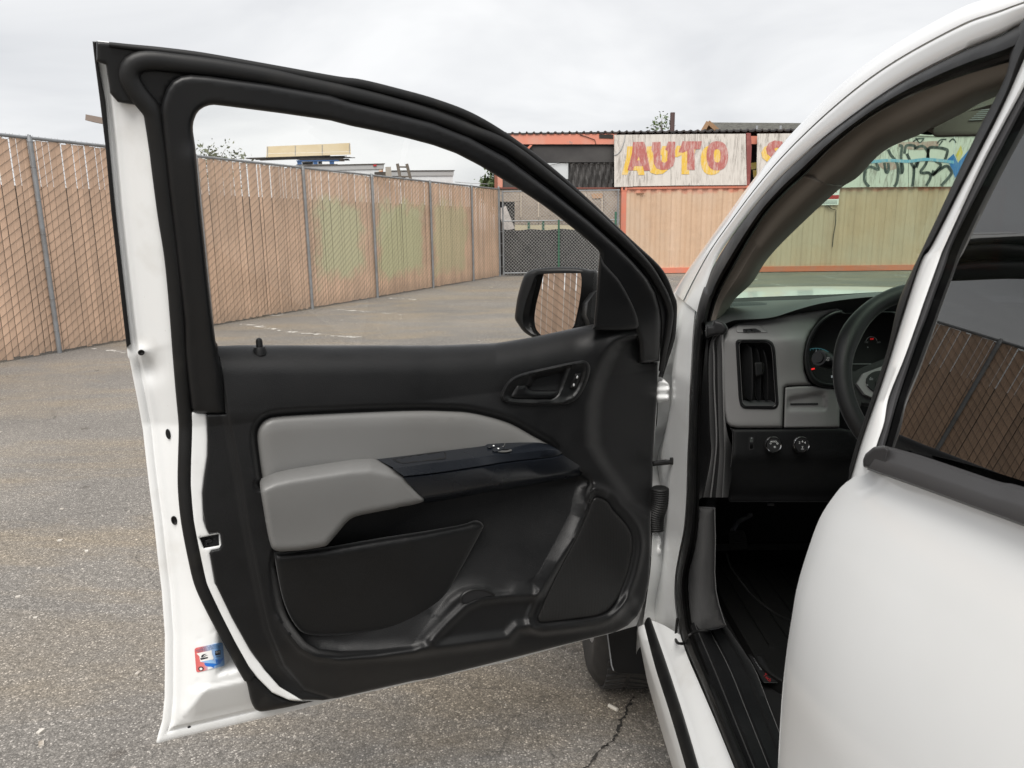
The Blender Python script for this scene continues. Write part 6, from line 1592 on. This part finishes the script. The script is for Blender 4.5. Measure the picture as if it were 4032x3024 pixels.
board(auto, Z('S', 50, 362, 254, 360, 257, 925, 52, 930), 0.006); board(auto, Z('S', 257, 360, 665, 355, 668, 915, 260, 922)); board(auto, Z('S', 668, 355, 1482, 350, 1494, 908, 671, 914), 0.003)
def ell(cx, cy, rx, ry, n=28, pw=1.0):
    return [v for a in np.linspace(0, 2 * math.pi, n, endpoint=False) for v in (cx + rx * np.sign(math.cos(a)) * abs(math.cos(a)) ** pw, cy + ry * np.sign(math.sin(a)) * abs(math.sin(a)) ** pw)]
LET = [([255, 440, 378, 437, 392, 485, 445, 750, 375, 752, 362, 702, 270, 702, 256, 750, 195, 748, 245, 560], [[300, 640, 318, 598, 332, 640]]),
       ([468, 440, 556, 437, 555, 620, 568, 655, 600, 667, 628, 645, 632, 540, 605, 520, 640, 435, 716, 437, 712, 640, 692, 700, 640, 738, 570, 746, 510, 727, 482, 672, 475, 560, 455, 520], []),
       ([795, 432, 1006, 432, 990, 515, 925, 520, 930, 744, 845, 744, 846, 535, 800, 556, 750, 552], []),
       (ell(1173, 590, 118, 160, pw=0.85), [ell(1172, 590, 36, 72, 18, 0.7)])]
for P, holes in LET:
    for dx, dy, mt_, e in ((-62, 48, 'letter_yellow', 0.010), (0, 0, 'letter_red', 0.0125)):
        q = list(P); q = [v + (dx if i % 2 == 0 else dy) for i, v in enumerate(q)]
        hs_ = [np.array(Z('S', *[v + (dx if i % 2 == 0 else dy) for i, v in enumerate(h)])) for h in holes]
        panel('letter', np.array(Z('S', *q)), bm_, M[mt_], auto, n=e, step=9, thick=0.002, holes=hs_ if dx == 0 else [])
MB().tube(bm_(np.array(Z('S', 170, 362, 165, 420, 130, 520, 90, 570, 52, 585)), 0.02), 0.012, 6).build('loose_cable', M['print_grey'], auto)
auto2 = thing('painted_sign', tuple(bm_(np.array(Z('S', 1750, 920)))[0]), 'white board with a faded red letter S, half hidden by the windscreen pillar', 'sign')
board(auto2, Z('S', 1608, 350, 2080, 345, 2085, 905, 1600, 905))
Sx = [1895, 480, 1880, 435, 1800, 422, 1735, 450, 1703, 510, 1715, 570, 1760, 605, 1840, 640, 1890, 680, 1885, 740, 1800, 755, 1730, 720, 1700, 770, 1780, 815, 1900, 810, 1970, 750, 1970, 660, 1900, 590, 1810, 545, 1795, 510, 1830, 500, 1880, 540, 1960, 530]
for dx, dy, mt_, e in ((-50, 45, 'letter_yellow', 0.010), (0, 0, 'letter_red', 0.0125)):
    panel('letter', np.array(Z('S', *[v + (dx if i % 2 == 0 else dy) for i, v in enumerate(Sx)])), bm_, M[mt_], auto2, n=e, step=12, thick=0.002)
# graffiti boards seen through the windscreen
graf = thing('graffiti_board', tuple(bm_(np.array(Z('T', 1000, 880)))[0]), 'white boards covered in black outlined graffiti, seen through the windscreen', 'sign')
M['board2'] = board_mat('weathered_pale_board', (0.66, 0.66, 0.60))
board(graf, Z('T', 60, 330, 560, 330, 560, 895, 60, 905), 0.0, 'board2'); board(graf, Z('T', 565, 330, 1000, 330, 1000, 893, 565, 895), 0.004, 'board2'); board(graf, Z('T', 1005, 330, 1480, 330, 1480, 890, 1005, 893), 0.0, 'board2'); board(graf, Z('T', 1485, 330, 2100, 330, 2100, 888, 1485, 890), 0.003, 'board2')
M['spray'] = worn('black_spray_paint', (0.03, 0.04, 0.04), (0.25, 0.28, 0.26)); M['spray_blue'] = worn('blue_spray_paint', (0.03, 0.16, 0.45), (0.2, 0.35, 0.5)); M['spray_lb'] = worn('light_blue_spray_paint', (0.16, 0.40, 0.58)); M['spray_pink'] = worn('pink_spray_paint', (0.42, 0.27, 0.24)); M['spray_y'] = worn('yellow_spray_paint', (0.62, 0.50, 0.10))
def stroke(P, w, mat='spray', e=0.012, sm=True, close=False):
    Q = np.array(Z('T', *P)); Q = resample(cr(Q, closed=close) if sm else Q, count=40)
    t = np.gradient(Q, axis=0); t /= np.maximum(np.linalg.norm(t, axis=1), 1e-6)[:, None]
    nn = np.stack([-t[:, 1], t[:, 0]], 1) * w / 2
    loft3('graffiti_stroke', [bm_(Q - nn, e - .006), bm_(Q - nn, e), bm_(Q + nn, e), bm_(Q + nn, e - .006)], M[mat], graf)
panel('graffiti_fill', cr(np.array(Z('T', 930, 425, 1130, 420, 1310, 415, 1305, 470, 1200, 500, 1000, 500, 900, 470)), closed=True), bm_, M['spray_pink'], graf, n=0.009, step=40, thick=0.001)
panel('graffiti_fill', cr(np.array(Z('T', 690, 650, 850, 640, 880, 700, 760, 720)), closed=True), bm_, M['spray_pink'], graf, n=0.009, step=40, thick=0.001)
panel('graffiti_fill', np.array(Z('T', 1405, 610, 1475, 548, 1520, 640, 1640, 500, 1700, 560, 1620, 660, 1490, 800, 1455, 700)), bm_, M['spray_blue'], graf, n=0.010, step=40, thick=0.001)
panel('graffiti_fill', np.array(Z('T', 1552, 455, 1572, 540, 1525, 640, 1500, 560)), bm_, M['spray_y'], graf, n=0.0115, step=40, thick=0.001)
for P in ([590, 890, 545, 830, 545, 740, 570, 690, 620, 685, 690, 712, 665, 640], [750, 640, 765, 730, 785, 740, 795, 700, 790, 640], [790, 500, 820, 560, 880, 640, 895, 740, 880, 850, 850, 890], [905, 460, 935, 470, 925, 560, 925, 760],
          [935, 750, 945, 700, 935, 640], [960, 545, 975, 470, 1020, 455, 1075, 470, 1070, 490, 1140, 465, 1185, 490, 1200, 520], [985, 545, 1030, 640, 1060, 700, 1055, 800, 1045, 885], [1060, 700, 1090, 640, 1105, 630, 1085, 690],
          [1210, 600, 1215, 490, 1300, 480, 1400, 500, 1410, 530, 1385, 610], [1215, 490, 1190, 640, 1130, 740, 1215, 745, 1235, 790, 1190, 880], [1280, 615, 1340, 660, 1310, 710, 1255, 770, 1265, 720], [1255, 770, 1390, 675, 1440, 710, 1450, 760, 1345, 880]):
    stroke(P, 11)
stroke([600, 632, 800, 615, 1000, 625, 1200, 605, 1480, 635], 12, 'spray_lb', 0.014)
for P in ([1050, 420, 1100, 390, 1170, 385], [1080, 380, 1120, 430, 1160, 395], [1300, 440, 1340, 400, 1400, 395], [1320, 460, 1360, 410], [1430, 420, 1470, 390, 1500, 430]): stroke(P, 5)
MB().tube(bm_(np.array(Z('T', 1060, 352, 1280, 358, 2100, 352)), 0.02), 0.02, 6).build('board_rail', M['board2'], graf)

# ================================================================== BUILDING WITH CORRUGATED ROOF
KY = CY_ + 0.25
km = ymap(KY)
build = thing('workshop_building', tuple(np.r_[km(np.array(Z('B2', 900, 740)))[0][:2], 0.0]), 'salmon painted workshop with dark screened window and black corrugated roof edge behind the gate', 'building')
kx = lambda k, x, y: float(km(np.array(Z(k, x, y)))[0][0]); kz = lambda k, x, y: float(km(np.array(Z(k, x, y)))[0][2])
xL, xR = kx('B2', 275, 560), kx('Dd', 2000, 200)
zr0, zr1 = kz('B2', 360, 118), kz('S', 1400, 340)
M['roofm'] = simple('black_corrugated_sheet', (0.03, 0.026, 0.026), 0.6, var=(4.0, (0.08, 0.06, 0.05), 0.5, 0.8))
rp_ = MB(); n = 420
for i in range(n + 1):
    x = xL - 0.25 + (xR - xL + 0.5) * i / n; ph = (x / 0.2235) % 1.0
    bmp = 0.055 * max(0.0, 1 - abs(ph - .5) / 0.20)
    zt = zr0 - 0.02 + bmp
    for yy_, zz_ in ((-0.09, 0.0), (6.5, 0.20)): rp_.v.append((x, KY + yy_, zt + zz_))
    for yy_, zz_ in ((-0.09, -.05), (6.5, 0.15)): rp_.v.append((x, KY + yy_, zt + zz_))
rp_.f = [(4 * i, 4 * i + 4, 4 * i + 5, 4 * i + 1) for i in range(n)] + [(4 * i + 2, 4 * i + 3, 4 * i + 7, 4 * i + 6) for i in range(n)] + [(4 * i, 4 * i + 2, 4 * i + 6, 4 * i + 4) for i in range(n)]
rp_.build('corrugated_roof', M['roofm'], build, ang=20)
M['salmon'] = simple('salmon_wall_paint', (0.60, 0.225, 0.155), 0.7, var=(1.5, (0.56, 0.30, 0.23), 0.45, 0.75), dust=(5.0, 0.70, (0.36, 0.22, 0.18)))
panel('fascia', np.array(Z('B2', 330, 132, 1600, 130, 1600, 243, 330, 243)), km, M['salmon'], build, n=0.06, step=60, thick=0.2)
panel('fascia_patch', np.array(Z('B2', 1406, 135, 1562, 138, 1562, 182, 1408, 178)), km, M['crack'], build, n=0.075, step=40, thick=0.02)
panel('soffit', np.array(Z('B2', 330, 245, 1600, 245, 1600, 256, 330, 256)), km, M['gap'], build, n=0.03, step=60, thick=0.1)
MB().tube(km(np.array(Z('B2', 1200, 140, 1280, 165, 1360, 195, 1372, 240)), 0.08), 0.010, 5).build('loose_cable', M['crack'], build)
M['dscreen'] = simple('dark_window_screen', (0.030, 0.028, 0.028), 0.55, var=(1.2, (0.055, 0.052, 0.05), 0.4, 0.7))
M['dscreen2'] = simple('dark_drape', (0.075, 0.072, 0.070), 0.75, var=(2.5, (0.04, 0.038, 0.037), 0.4, 0.6))
panel('window_screen', np.array(Z('B2', 330, 257, 1568, 257, 1568, 440, 330, 440)), km, M['dscreen'], build, n=-0.02, step=60, thick=0.03)
panel('window_screen', np.array(Z('B2', 355, 440, 800, 440, 800, 714, 355, 714)), km, M['dscreen'], build, n=-0.026, step=60, thick=0.03)
sk = simple('pane_sky_reflection', (0.52, 0.54, 0.55), 0.15)  # pale grey stands for the sky reflected in the pane
panel('window_pane', np.array(Z('B2', 760, 446, 1076, 448, 1076, 622, 760, 622)), km, sk, build, n=-0.035, step=60, thick=0.02)
panel('window_pane', np.array(Z('B2', 700, 624, 1076, 624, 1076, 714, 700, 714)), km, M['dscreen2'], build, n=-0.040, step=60, thick=0.02)
dr_ = MB(); n = 60
for i in range(n + 1):
    t = i / n; x = kx('B2', 1078, 500) * (1 - t) + kx('B2', 1566, 500) * t
    for j in range(7):
        z = kz('B2', 1300, 445) * (1 - j / 6) + kz('B2', 1300, 716) * j / 6
        o = 0.05 + 0.04 * math.sin(i * 0.75 + j * 0.9) + 0.02 * math.sin(i * 1.7 - j)
        dr_.v.append((x, KY + o, z)); dr_.v.append((x, KY + o + .01, z))
w_ = lambda i, j, t: (i * 7 + j) * 2 + t
for i in range(n):
    for j in range(6): dr_.f += [(w_(i, j, 0), w_(i, j + 1, 0), w_(i + 1, j + 1, 0), w_(i + 1, j, 0)), (w_(i, j, 1), w_(i + 1, j, 1), w_(i + 1, j + 1, 1), w_(i, j + 1, 1))]
dr_.build('window_drape', M['dscreen2'], build)
MB().tube(km(np.array(Z('B2', 800, 490, 900, 465, 1000, 448, 1150, 462, 1300, 462, 1560, 455)), 0.0), 0.008, 5).build('power_cable', M['crack'], build)
panel('window_mullion', np.array(Z('B2', 1072, 446, 1084, 446, 1084, 714, 1072, 714)), km, M['gap'], build, n=-0.005, step=60, thick=0.04)
panel('brace', np.array(Z('B2', 600, 308, 655, 250, 682, 252, 620, 322)), km, M['orange'], build, n=0.12, step=60, thick=0.08)
panel('corner_board', np.array(Z('B2', 268, 545, 296, 560, 298, 730, 268, 730)), km, simple('rusty_post', (0.25, 0.09, 0.06), 0.7), build, n=0.05, step=60, thick=0.08)
panel('wall_panel', np.array(Z('B2', 298, 250, 358, 250, 356, 712, 302, 712)), km, M['salmon'], build, n=0.02, step=60, thick=0.08)
panel('sill_beam', np.array(Z('B2', 268, 712, 1640, 712, 1640, 730, 268, 730)), km, simple('rusty_beam', (0.16, 0.055, 0.04), 0.7), build, n=0.04, step=60, thick=0.08)
MB().box((xL + .1, KY + 3.0, 0.0), (xR, KY + 3.1, zr0)).build('rear_wall', M['dscreen'], build, smooth=False)
MB().box((xL + .05, KY + .2, 0.0), (xL + .12, KY + 3.0, zr0)).build('side_wall', M['salmon'], build, smooth=False)
# gap between the two boards: dark red post, darkness and yellow things inside
panel('steel_post', np.array(Z('S', 1488, 342, 1538, 342, 1548, 500, 1530, 905, 1494, 908)), km, simple('dark_red_steel', (0.20, 0.05, 0.045), 0.6, var=(4.0, (0.33, 0.12, 0.10), 0.5, 0.8)), build, n=0.2, step=50, thick=0.1)
panel('lintel', np.array(Z('S', 1540, 375, 1608, 375, 1606, 462, 1545, 462)), km, M['orange'], build, n=0.1, step=50, thick=0.1)
for q in (Z('S', 1535, 670, 1600, 660, 1598, 730, 1545, 740), Z('S', 1560, 745, 1610, 740, 1600, 830, 1566, 825)):
    panel('stored_panel', np.array(q), ymap(KY + 0.5), M['spray_y'], build, n=0.0, step=50, thick=0.1)
MB().box((kx('S', 1480, 700), KY + 0.9, CZ1), (kx('S', 1700, 700), KY + 0.95, zr0)).build('inner_wall', M['gap'], build, smooth=False)

# board wall behind the gate
wallb = thing('plywood_wall', tuple(np.r_[km(np.array(Z('B2', 900, 1160)))[0][:2], 0]), 'patched grey brown plywood wall behind the chain link gate', 'wall')
M['ply'] = simple('weathered_plywood', (0.34, 0.285, 0.235), 0.8, var=(2.5, (0.24, 0.20, 0.17), 0.45, 0.7), dust=(9.0, 0.68, (0.14, 0.11, 0.09)))
M['ply2'] = simple('brown_plywood', (0.40, 0.25, 0.15), 0.8)
for q, n_ in ((Z('B2', 280, 735, 545, 735, 545, 868, 280, 868), 0.0), (Z('B2', 488, 872, 546, 872, 546, 1118, 488, 1118), 0.0), (Z('B2', 549, 735, 748, 735, 748, 1118, 549, 1118), 0.01), (Z('B2', 752, 735, 1000, 735, 1000, 1118, 752, 1118), 0.004), (Z('B2', 1003, 735, 1270, 735, 1270, 1118, 1003, 1118), 0.012), (Z('B2', 1273, 735, 1450, 735, 1450, 1118, 1273, 1118), 0.002), (Z('B2', 1453, 735, 1660, 735, 1660, 1118, 1453, 1118), 0.01)):
    panel('plywood_sheet', np.array(q), km, M['ply'], wallb, n=n_, step=80, thick=0.03)
panel('plywood_patch', np.array(Z('B2', 1320, 780, 1450, 778, 1440, 830, 1335, 835)), km, M['ply2'], wallb, n=0.03, step=80, thick=0.01)
for x in (556, 748, 1265, 1440):
    panel('batten', np.array(Z('B2', x - 6, 780, x + 6, 780, x + 6, 1040, x - 6, 1040)), km, simple('pale_batten', (0.55, 0.47, 0.38), 0.8), wallb, n=0.025, step=80, thick=0.02)
panel('lower_board', np.array(Z('B2', 488, 1120, 1640, 1120, 1640, 1180, 488, 1180)), km, simple('cream_board', (0.62, 0.55, 0.38), 0.8), wallb, n=0.0, step=80, thick=0.03)
MB().box((kx('B2', 270, 900), KY + .30, 0.0), (kx('B2', 1660, 900), KY + .34, kz('B2', 900, 735))).build('dark_backing', M['dscreen'], wallb, smooth=False)
for x in (360, 642, 798):
    panel('wall_stud', np.array(Z('B2', x - 13, 1080, x + 13, 1080, x + 13, 1180, x - 13, 1180)), km, M['gpaint'] if x > 500 else M['ply'], wallb, n=0.04, step=80, thick=0.04)
sheet = panel('leaning_sheet', np.array(Z('B2', 335, 940, 392, 914, 490, 1160, 380, 1186, 335, 1050)), km, simple('pale_sheet', (0.62, 0.57, 0.54), 0.8, var=(6.0, (0.45, 0.42, 0.40), .5, .75)), None, n=0.10, step=80, thick=0.02)
tag(sheet, 'pale slanted sheet leaning in the dark opening behind the gate', 'board')

# ================================================================== THINGS BEYOND THE FENCE
# house behind the signs
HYd = 46.0
hm = ymap(HYd)
house_ = thing('house', (float(hm(np.array(Z('S', 1400, 335)))[0][0]), HYd + 4, 0), 'house with grey shingle roof and brown gable showing above the AUTO board', 'house')
M['shingle'] = simple('grey_shingles', (0.085, 0.084, 0.075), 0.9, var=(4.0, (0.13, 0.128, 0.112), 0.4, 0.6), grain=(12.0, 0.4, 0.02))
r0, r1 = ymap(HYd + 2.5)(np.array(Z('S', 1065, 228, 2200, 236))); e0_, e1_ = ymap(HYd - 1.5)(np.array(Z('S', 1195, 345, 2300, 352)))
# shingle courses: each course is a slab lapped over the one below
sh_mesh = None
ncourse, ncol = 10, 22
for i in range(ncourse):
    t0, t1 = i / ncourse, (i + 1) / ncourse
    a0 = e0_ * (1 - t0) + r0 * t0; a1 = e0_ * (1 - t1) + r0 * t1; b0 = e1_ * (1 - t0) + r1 * t0; b1 = e1_ * (1 - t1) + r1 * t1
    up_ = np.array([0, 0, 0.04])
    MB().add([a0 + up_, b0 + up_, b1 + up_ * .3, a1 + up_ * .3, a0 - up_, b0 - up_, b1 - up_, a1 - up_], [(0, 1, 2, 3), (4, 5, 1, 0), (7, 6, 5, 4), (0, 3, 7, 4), (1, 5, 6, 2)]).build('shingle_course', M['shingle'], house_, smooth=False)
gab = hm(np.array(Z('S', 1000, 340, 1065, 228, 1190, 338)))
wb_ = simple('brown_bargeboard', (0.30, 0.18, 0.10), 0.7)
MB().add([gab[0], gab[1], gab[2], gab[0] + [0, .2, 0], gab[1] + [0, .2, 0], gab[2] + [0, .2, 0]], [(0, 1, 2), (5, 4, 3), (0, 3, 4, 1), (1, 4, 5, 2)]).build('gable_wall', simple('gable_dark_brown', (0.11, 0.075, 0.05), 0.8), house_, smooth=False)  # gable wall in one even dark brown
for p_, q_ in ((gab[0], gab[1]), (gab[1], gab[2])):
    MB().bar(p_ + [0, -.15, 0], q_ + [0, -.15, 0], 0.16, 4).build('bargeboard', wb_, house_, smooth=False)
for x in (1605, 1863):
    c0 = hm(np.array(Z('S', x, 262)))[0]; MB().bar(c0 + [0, 0, -1.2], c0, 0.07, 8).build('vent_pipe', M['print_grey'], house_)
MB().box((gab[0][0], HYd + .5, 0), (r1[0], HYd + 6, e0_[2] - .1)).build('house_wall', simple('house_wall_paint', (0.4, 0.34, 0.27), 0.8), house_, smooth=False)
# steel pole
pp = ymap(CY_ + 3.4)(np.array(Z('S', 687, 120, 680, 345)))
pl_ = MB().bar(np.r_[pp[1][:2], 0.0], pp[0], 0.085, 8).build('steel_pole', simple('rusty_brown_steel', (0.09, 0.055, 0.05), 0.7), None)
tag(pl_, 'thin rusty brown pole rising above the AUTO board', 'pole')

def leaf_mat(name, a, b_):
    m, N, Lk, b = new_mat(name)
    c = mixc(N, Lk, ramp(N, Lk, noise(N, Lk, 3.0, 2), [(0.35, 0.0), (0.65, 1.0)]), a, b_)
    Lk.new(c, b.inputs['Base Color']); b.inputs['Roughness'].default_value = 0.6
    return m
M['leaf'] = leaf_mat('green_leaf', (0.05, 0.085, 0.03), (0.11, 0.15, 0.05)); M['leaf2'] = leaf_mat('grey_green_leaf', (0.10, 0.12, 0.07), (0.17, 0.18, 0.11)); M['bark'] = simple('bark', (0.12, 0.09, 0.07), 0.9)
def tree(label, base, crown_c, rad, n_clump, n_leaf, leaf, mat, seed, trunk_r=0.08, squash=0.8):
    g = np.random.default_rng(seed)
    t = thing('tree', tuple(base), label, 'tree', None)
    base = np.array(base, float); c = np.array(crown_c, float)
    tk = MB().tube([base, base * .5 + c * .5 + [g.normal(0, .1), 0, 0], c - [0, 0, rad * .2]], [trunk_r, trunk_r * .7, trunk_r * .35], 8)
    lf = MB()
    for k in range(n_clump):
        d = g.normal(0, 1, 3); d /= np.linalg.norm(d)
        cc_ = c + d * rad * np.array([1, 1, squash]) * g.random() ** 0.5
        tk.tube([c - [0, 0, rad * .3], (c + cc_) / 2 + g.normal(0, .04, 3), cc_], [trunk_r * .3, trunk_r * .18, trunk_r * .06], 5)
        for j in range(n_leaf):
            q = cc_ + g.normal(0, 1, 3) * rad * 0.17; u = g.normal(0, 1, 3); u /= np.linalg.norm(u); w = np.cross(u, g.normal(0, 1, 3)); w /= np.linalg.norm(w)
            s = leaf * (0.6 + .8 * g.random())
            lf.add([q - u * s, q + w * s * .45, q + u * s, q - w * s * .45], [(0, 1, 2, 3)])
    tk.build('trunk', M['bark'], t); lf.build('crown', mat, t, smooth=False)
tp_ = ymap(CY_ + 5)(np.array(Z('S', 615, 255)))[0]
tree('wispy small tree showing above the roof beside the rusty pole', (tp_[0] - .1, CY_ + 5, 0), tp_ + [-0.15, 0, -0.30], 0.60, 16, 16, 0.075, M['leaf'], 3, 0.06, 1.15)
tp_ = ymap(21.0)(np.array(Z('A2', 2050, 1330)))[0]
tp_ = ymap(30.0)(np.array(Z('A2', 2070, 1320)))[0]
tree('bushy green tree at the left corner of the salmon workshop', (tp_[0] + .2, 30, 0), tp_ + [0.0, 0, -0.1], 0.75, 34, 40, 0.10, M['leaf'], 5, 0.08, 1.0)
tp_ = ymap(20.0)(np.array(Z('A', 1275, 335)))[0]
tree('sparse feathery tree peeking over the fence near the open door frame', (tp_[0] - .1, 20, 0), tp_ + [0.0, 0, -0.25], 0.85, 30, 26, 0.050, M['leaf2'], 9, 0.05, 0.75)

# lumber and pallets
LY = 24.0
lm = ymap(LY)
M['cream'] = simple('cream_plywood_box', (0.66, 0.56, 0.38), 0.75, var=(1.2, (0.60, 0.49, 0.31), 0.4, 0.6))
M['dwood'] = simple('dark_weathered_wood', (0.055, 0.048, 0.042), 0.9, var=(5.0, (0.13, 0.11, 0.09), 0.5, 0.75))
M['bluep'] = simple('blue_pallet_paint', (0.02, 0.09, 0.25), 0.7, var=(6.0, (0.01, 0.03, 0.08), 0.5, 0.8))
crate = thing('plywood_crate', tuple(lm(np.array(Z('U', 700, 255)))[0]), 'long cream plywood crate lying on dark boards above the fence', 'crate')
panel('crate_side', np.array(Z('U', 332, 170, 1058, 139, 1064, 212, 330, 232)), lm, M['cream'], crate, n=0.0, step=80, thick=0.9)
panel('crate_side', np.array(Z('U', 330, 234, 1064, 214, 1066, 240, 326, 264)), lm, M['cream'], crate, n=0.006, step=80, thick=0.9)
for x, y in ((338, 172), (580, 163), (815, 155), (1052, 143)):
    panel('crate_strap', np.array(Z('U', x - 2, y, x + 3, y, x + 3, y + 85, x - 2, y + 87)), lm, M['print_grey'], crate, n=0.012, step=80, thick=0.006)
pile = thing('board_pile', tuple(lm(np.array(Z('U', 600, 300)))[0] - [0, 0, 0.3]), 'pile of dark weathered boards sagging under the cream crate', 'lumber pile')
g = np.random.default_rng(2)
for i in range(14):
    x0, x1 = 130 + 60 * g.random() + 20 * i, 620 + 480 * min(1, g.random() + .25); y0 = 268 + 4 * i * .7
    y1 = 244 + 3.6 * i
    if i > 6: x0, x1 = 590 + 30 * g.random(), 950 + 150 * g.random()
    yl = y0 if i <= 6 else y1 + 4
    panel('board', np.array(Z('U', x0, yl, x1, y1 + (2 if i <= 6 else 0), x1 + 4, y1 + 9, x0 + 3, yl + 9)), lm, M['dwood'], pile, n=0.25 * g.random() - .3, step=90, thick=0.7)
pal = thing('pallet', tuple(lm(np.array(Z('U', 770, 330)))[0]), 'blue wooden pallet between the dark boards and the white truck box', 'pallet')
for x in (596, 735, 878):
    panel('pallet_block', np.array(Z('U', x, 297, x + 42, 297, x + 42, 332, x + 4, 332)), lm, M['bluep'], pal, n=0.1, step=60, thick=0.9)
panel('pallet_deck', np.array(Z('U', 590, 291, 960, 287, 962, 297, 590, 300)), lm, M['bluep'], pal, n=0.12, step=90, thick=1.0)
panel('pallet_deck', np.array(Z('U', 590, 326, 950, 322, 950, 331, 590, 333)), lm, M['dwood'], pal, n=0.12, step=90, thick=1.0)
panel('pallet_block', np.array(Z('U', 640, 305, 735, 303, 735, 324, 642, 326)), lm, M['gap'], pal, n=-0.3, step=60, thick=0.4)
panel('pallet_block', np.array(Z('U', 780, 303, 815, 302, 815, 322, 780, 323)), lm, M['gap'], pal, n=-0.3, step=60, thick=0.4)

M['boxw'] = simple('white_truck_box', (0.66, 0.68, 0.70), 0.5, var=(3.0, (0.55, 0.55, 0.55), 0.5, 0.8)); M['alu'] = simple('aluminium_edge', (0.42, 0.42, 0.42), 0.5, metal=0.4)
def truck_box(label, y, P0, P1, P2, P3, rail, depth, cat='truck box'):
    mp = ymap(y); a = mp(np.array([P0, P1, P2, P3]))
    t = thing('truck_box', (float(a[:, 0].mean()), y, 0.0), label, cat)
    panel('box_side', np.array([P0, P1, P2, P3]), mp, M['boxw'], t, n=0.0, step=90, thick=depth, back=True)
    r0_, r1_ = np.array(P0), np.array(P1)
    panel('box_rail', np.array([r0_ - [6, 0], r1_ + [4, 0], r1_ + [4, rail], r0_ + [-6, rail]]), mp, M['alu'], t, n=0.03, step=90, thick=0.06)
    panel('box_rail', np.array([r0_ + [-6, -4], r1_ + [8, -4], r1_ + [8, 0], r0_ + [-6, 0]]), mp, M['dwood'], t, n=0.05, step=90, thick=depth + .1)
    zb = float(a[:, 2].min()); x0, x1 = float(a[:, 0].min()), float(a[:, 0].max())
    MB().box((x0, y + .05, 0.9), (x1, y + depth - .05, zb + .02)).build('box_base', M['boxw'], t, smooth=False)
    for x in (x0 + .8, x1 - .8):
        MB().bar((x, y + .2, 0.45), (x, y + .5, 0.45), 0.45, 20).build('truck_wheel', M['tyre'], t)
    return t, mp
U0 = lambda x, y: Z('U', x, y)[0]
t1, mp1 = truck_box('white box truck body with aluminium rail behind the fence below the pallets', 22.5, U0(560, 345), U0(1345, 325), U0(1352, 470), U0(560, 470), 18, 2.3)
panel('marker_lamp', np.array(Z('U', 1260, 328, 1288, 327, 1288, 341, 1260, 342)), mp1, M['red_print'], t1, n=0.06, step=60, thick=0.03)
panel('rust_patch', np.array(Z('U', 1305, 362, 1345, 360, 1342, 390, 1310, 390)), mp1, simple('rust', (0.45, 0.17, 0.07), 0.8, var=(9.0, (0.7, 0.6, 0.5), .45, .6)), t1, n=0.012, step=60, thick=0.01)
panel('end_plate', np.array(Z('U', 1270, 392, 1372, 390, 1376, 470, 1270, 470)), mp1, M['dwood'], t1, n=0.08, step=60, thick=0.05)
brd = panel('grey_board', np.array(Z('U', 1365, 348, 1414, 346, 1424, 470, 1372, 470)), ymap(22.2), simple('grey_panel', (0.36, 0.33, 0.29), 0.8), None, n=0.0, step=80, thick=0.05)
tag(brd, 'upright grey board standing between the two white truck boxes', 'board')
t2, mp2 = truck_box('plain white trailer box behind the ladder beyond the fence', 27.0, U0(1418, 387), U0(1952, 384), U0(1957, 520), U0(1418, 520), 18, 2.4)
panel('trailer_window', np.array(Z('U', 1425, 418, 1538, 412, 1540, 455, 1430, 458)), mp2, M['dscreen'], t2, n=0.02, step=60, thick=0.03)
ld = thing('ladder', tuple(np.r_[ymap(22.0)(np.array(Z('U', 1530, 460)))[0][:2], 0]), 'weathered wooden ladder leaning up beside the trailer box', 'ladder')
ldm = ymap(22.0); M['ladder'] = simple('grey_brown_wood', (0.13, 0.11, 0.09), 0.8)
lp = ldm(np.array(Z('U', 1470, 320, 1503, 480, 1552, 322, 1592, 480)))
for a_, b_ in ((0, 1), (2, 3)): MB().bar(lp[a_], lp[b_], 0.055, 4).build('rail', M['ladder'], ld, smooth=False)
for t_ in (0.17, 0.70): MB().bar(lp[0] * (1 - t_) + lp[1] * t_, lp[2] * (1 - t_) + lp[3] * t_, 0.022, 6).build('rung', M['ladder'], ld)
# street lamp whose head shows past the door edge
slm = ymap(15.0)
h0, h1 = slm(np.array(Z('A', 535, 100, 690, 130)))
lamp = thing('street_lamp', (float(h1[0]) + .15, 15.0, 0.0), 'brown street lamp head showing just past the black rear edge of the door', 'street lamp')
lb = simple('brown_lamp_paint', (0.23, 0.18, 0.15), 0.6)
dd_ = (h1 - h0)
MB().box((0, -.16, -.055), (0.52, .16, .055), Matrix.Rotation(-math.atan2(dd_[2], dd_[0]), 3, 'Y'), tuple(h0)).build('lamp_head', lb, lamp, smooth=False)
MB().bar(h0 + dd_ * .6, h1 + [.15, 0, -.02], 0.03, 8).build('lamp_arm', lb, lamp)
MB().bar((float(h1[0]) + .15, 15.0, 0), (float(h1[0]) + .15, 15.0, float(h1[2])), 0.06, 10, r2=0.045).build('pole', lb, lamp)
wv_ = ymap(28.0)(np.array(Z('A2', 1640, 1290, 1800, 1303, 2000, 1313)))
wr = MB().tube(wv_, 0.010, 5).build('overhead_wire', M['print_grey'], None)
tag(wr, 'thin grey overhead wire between the trailer box and the workshop', 'wire')
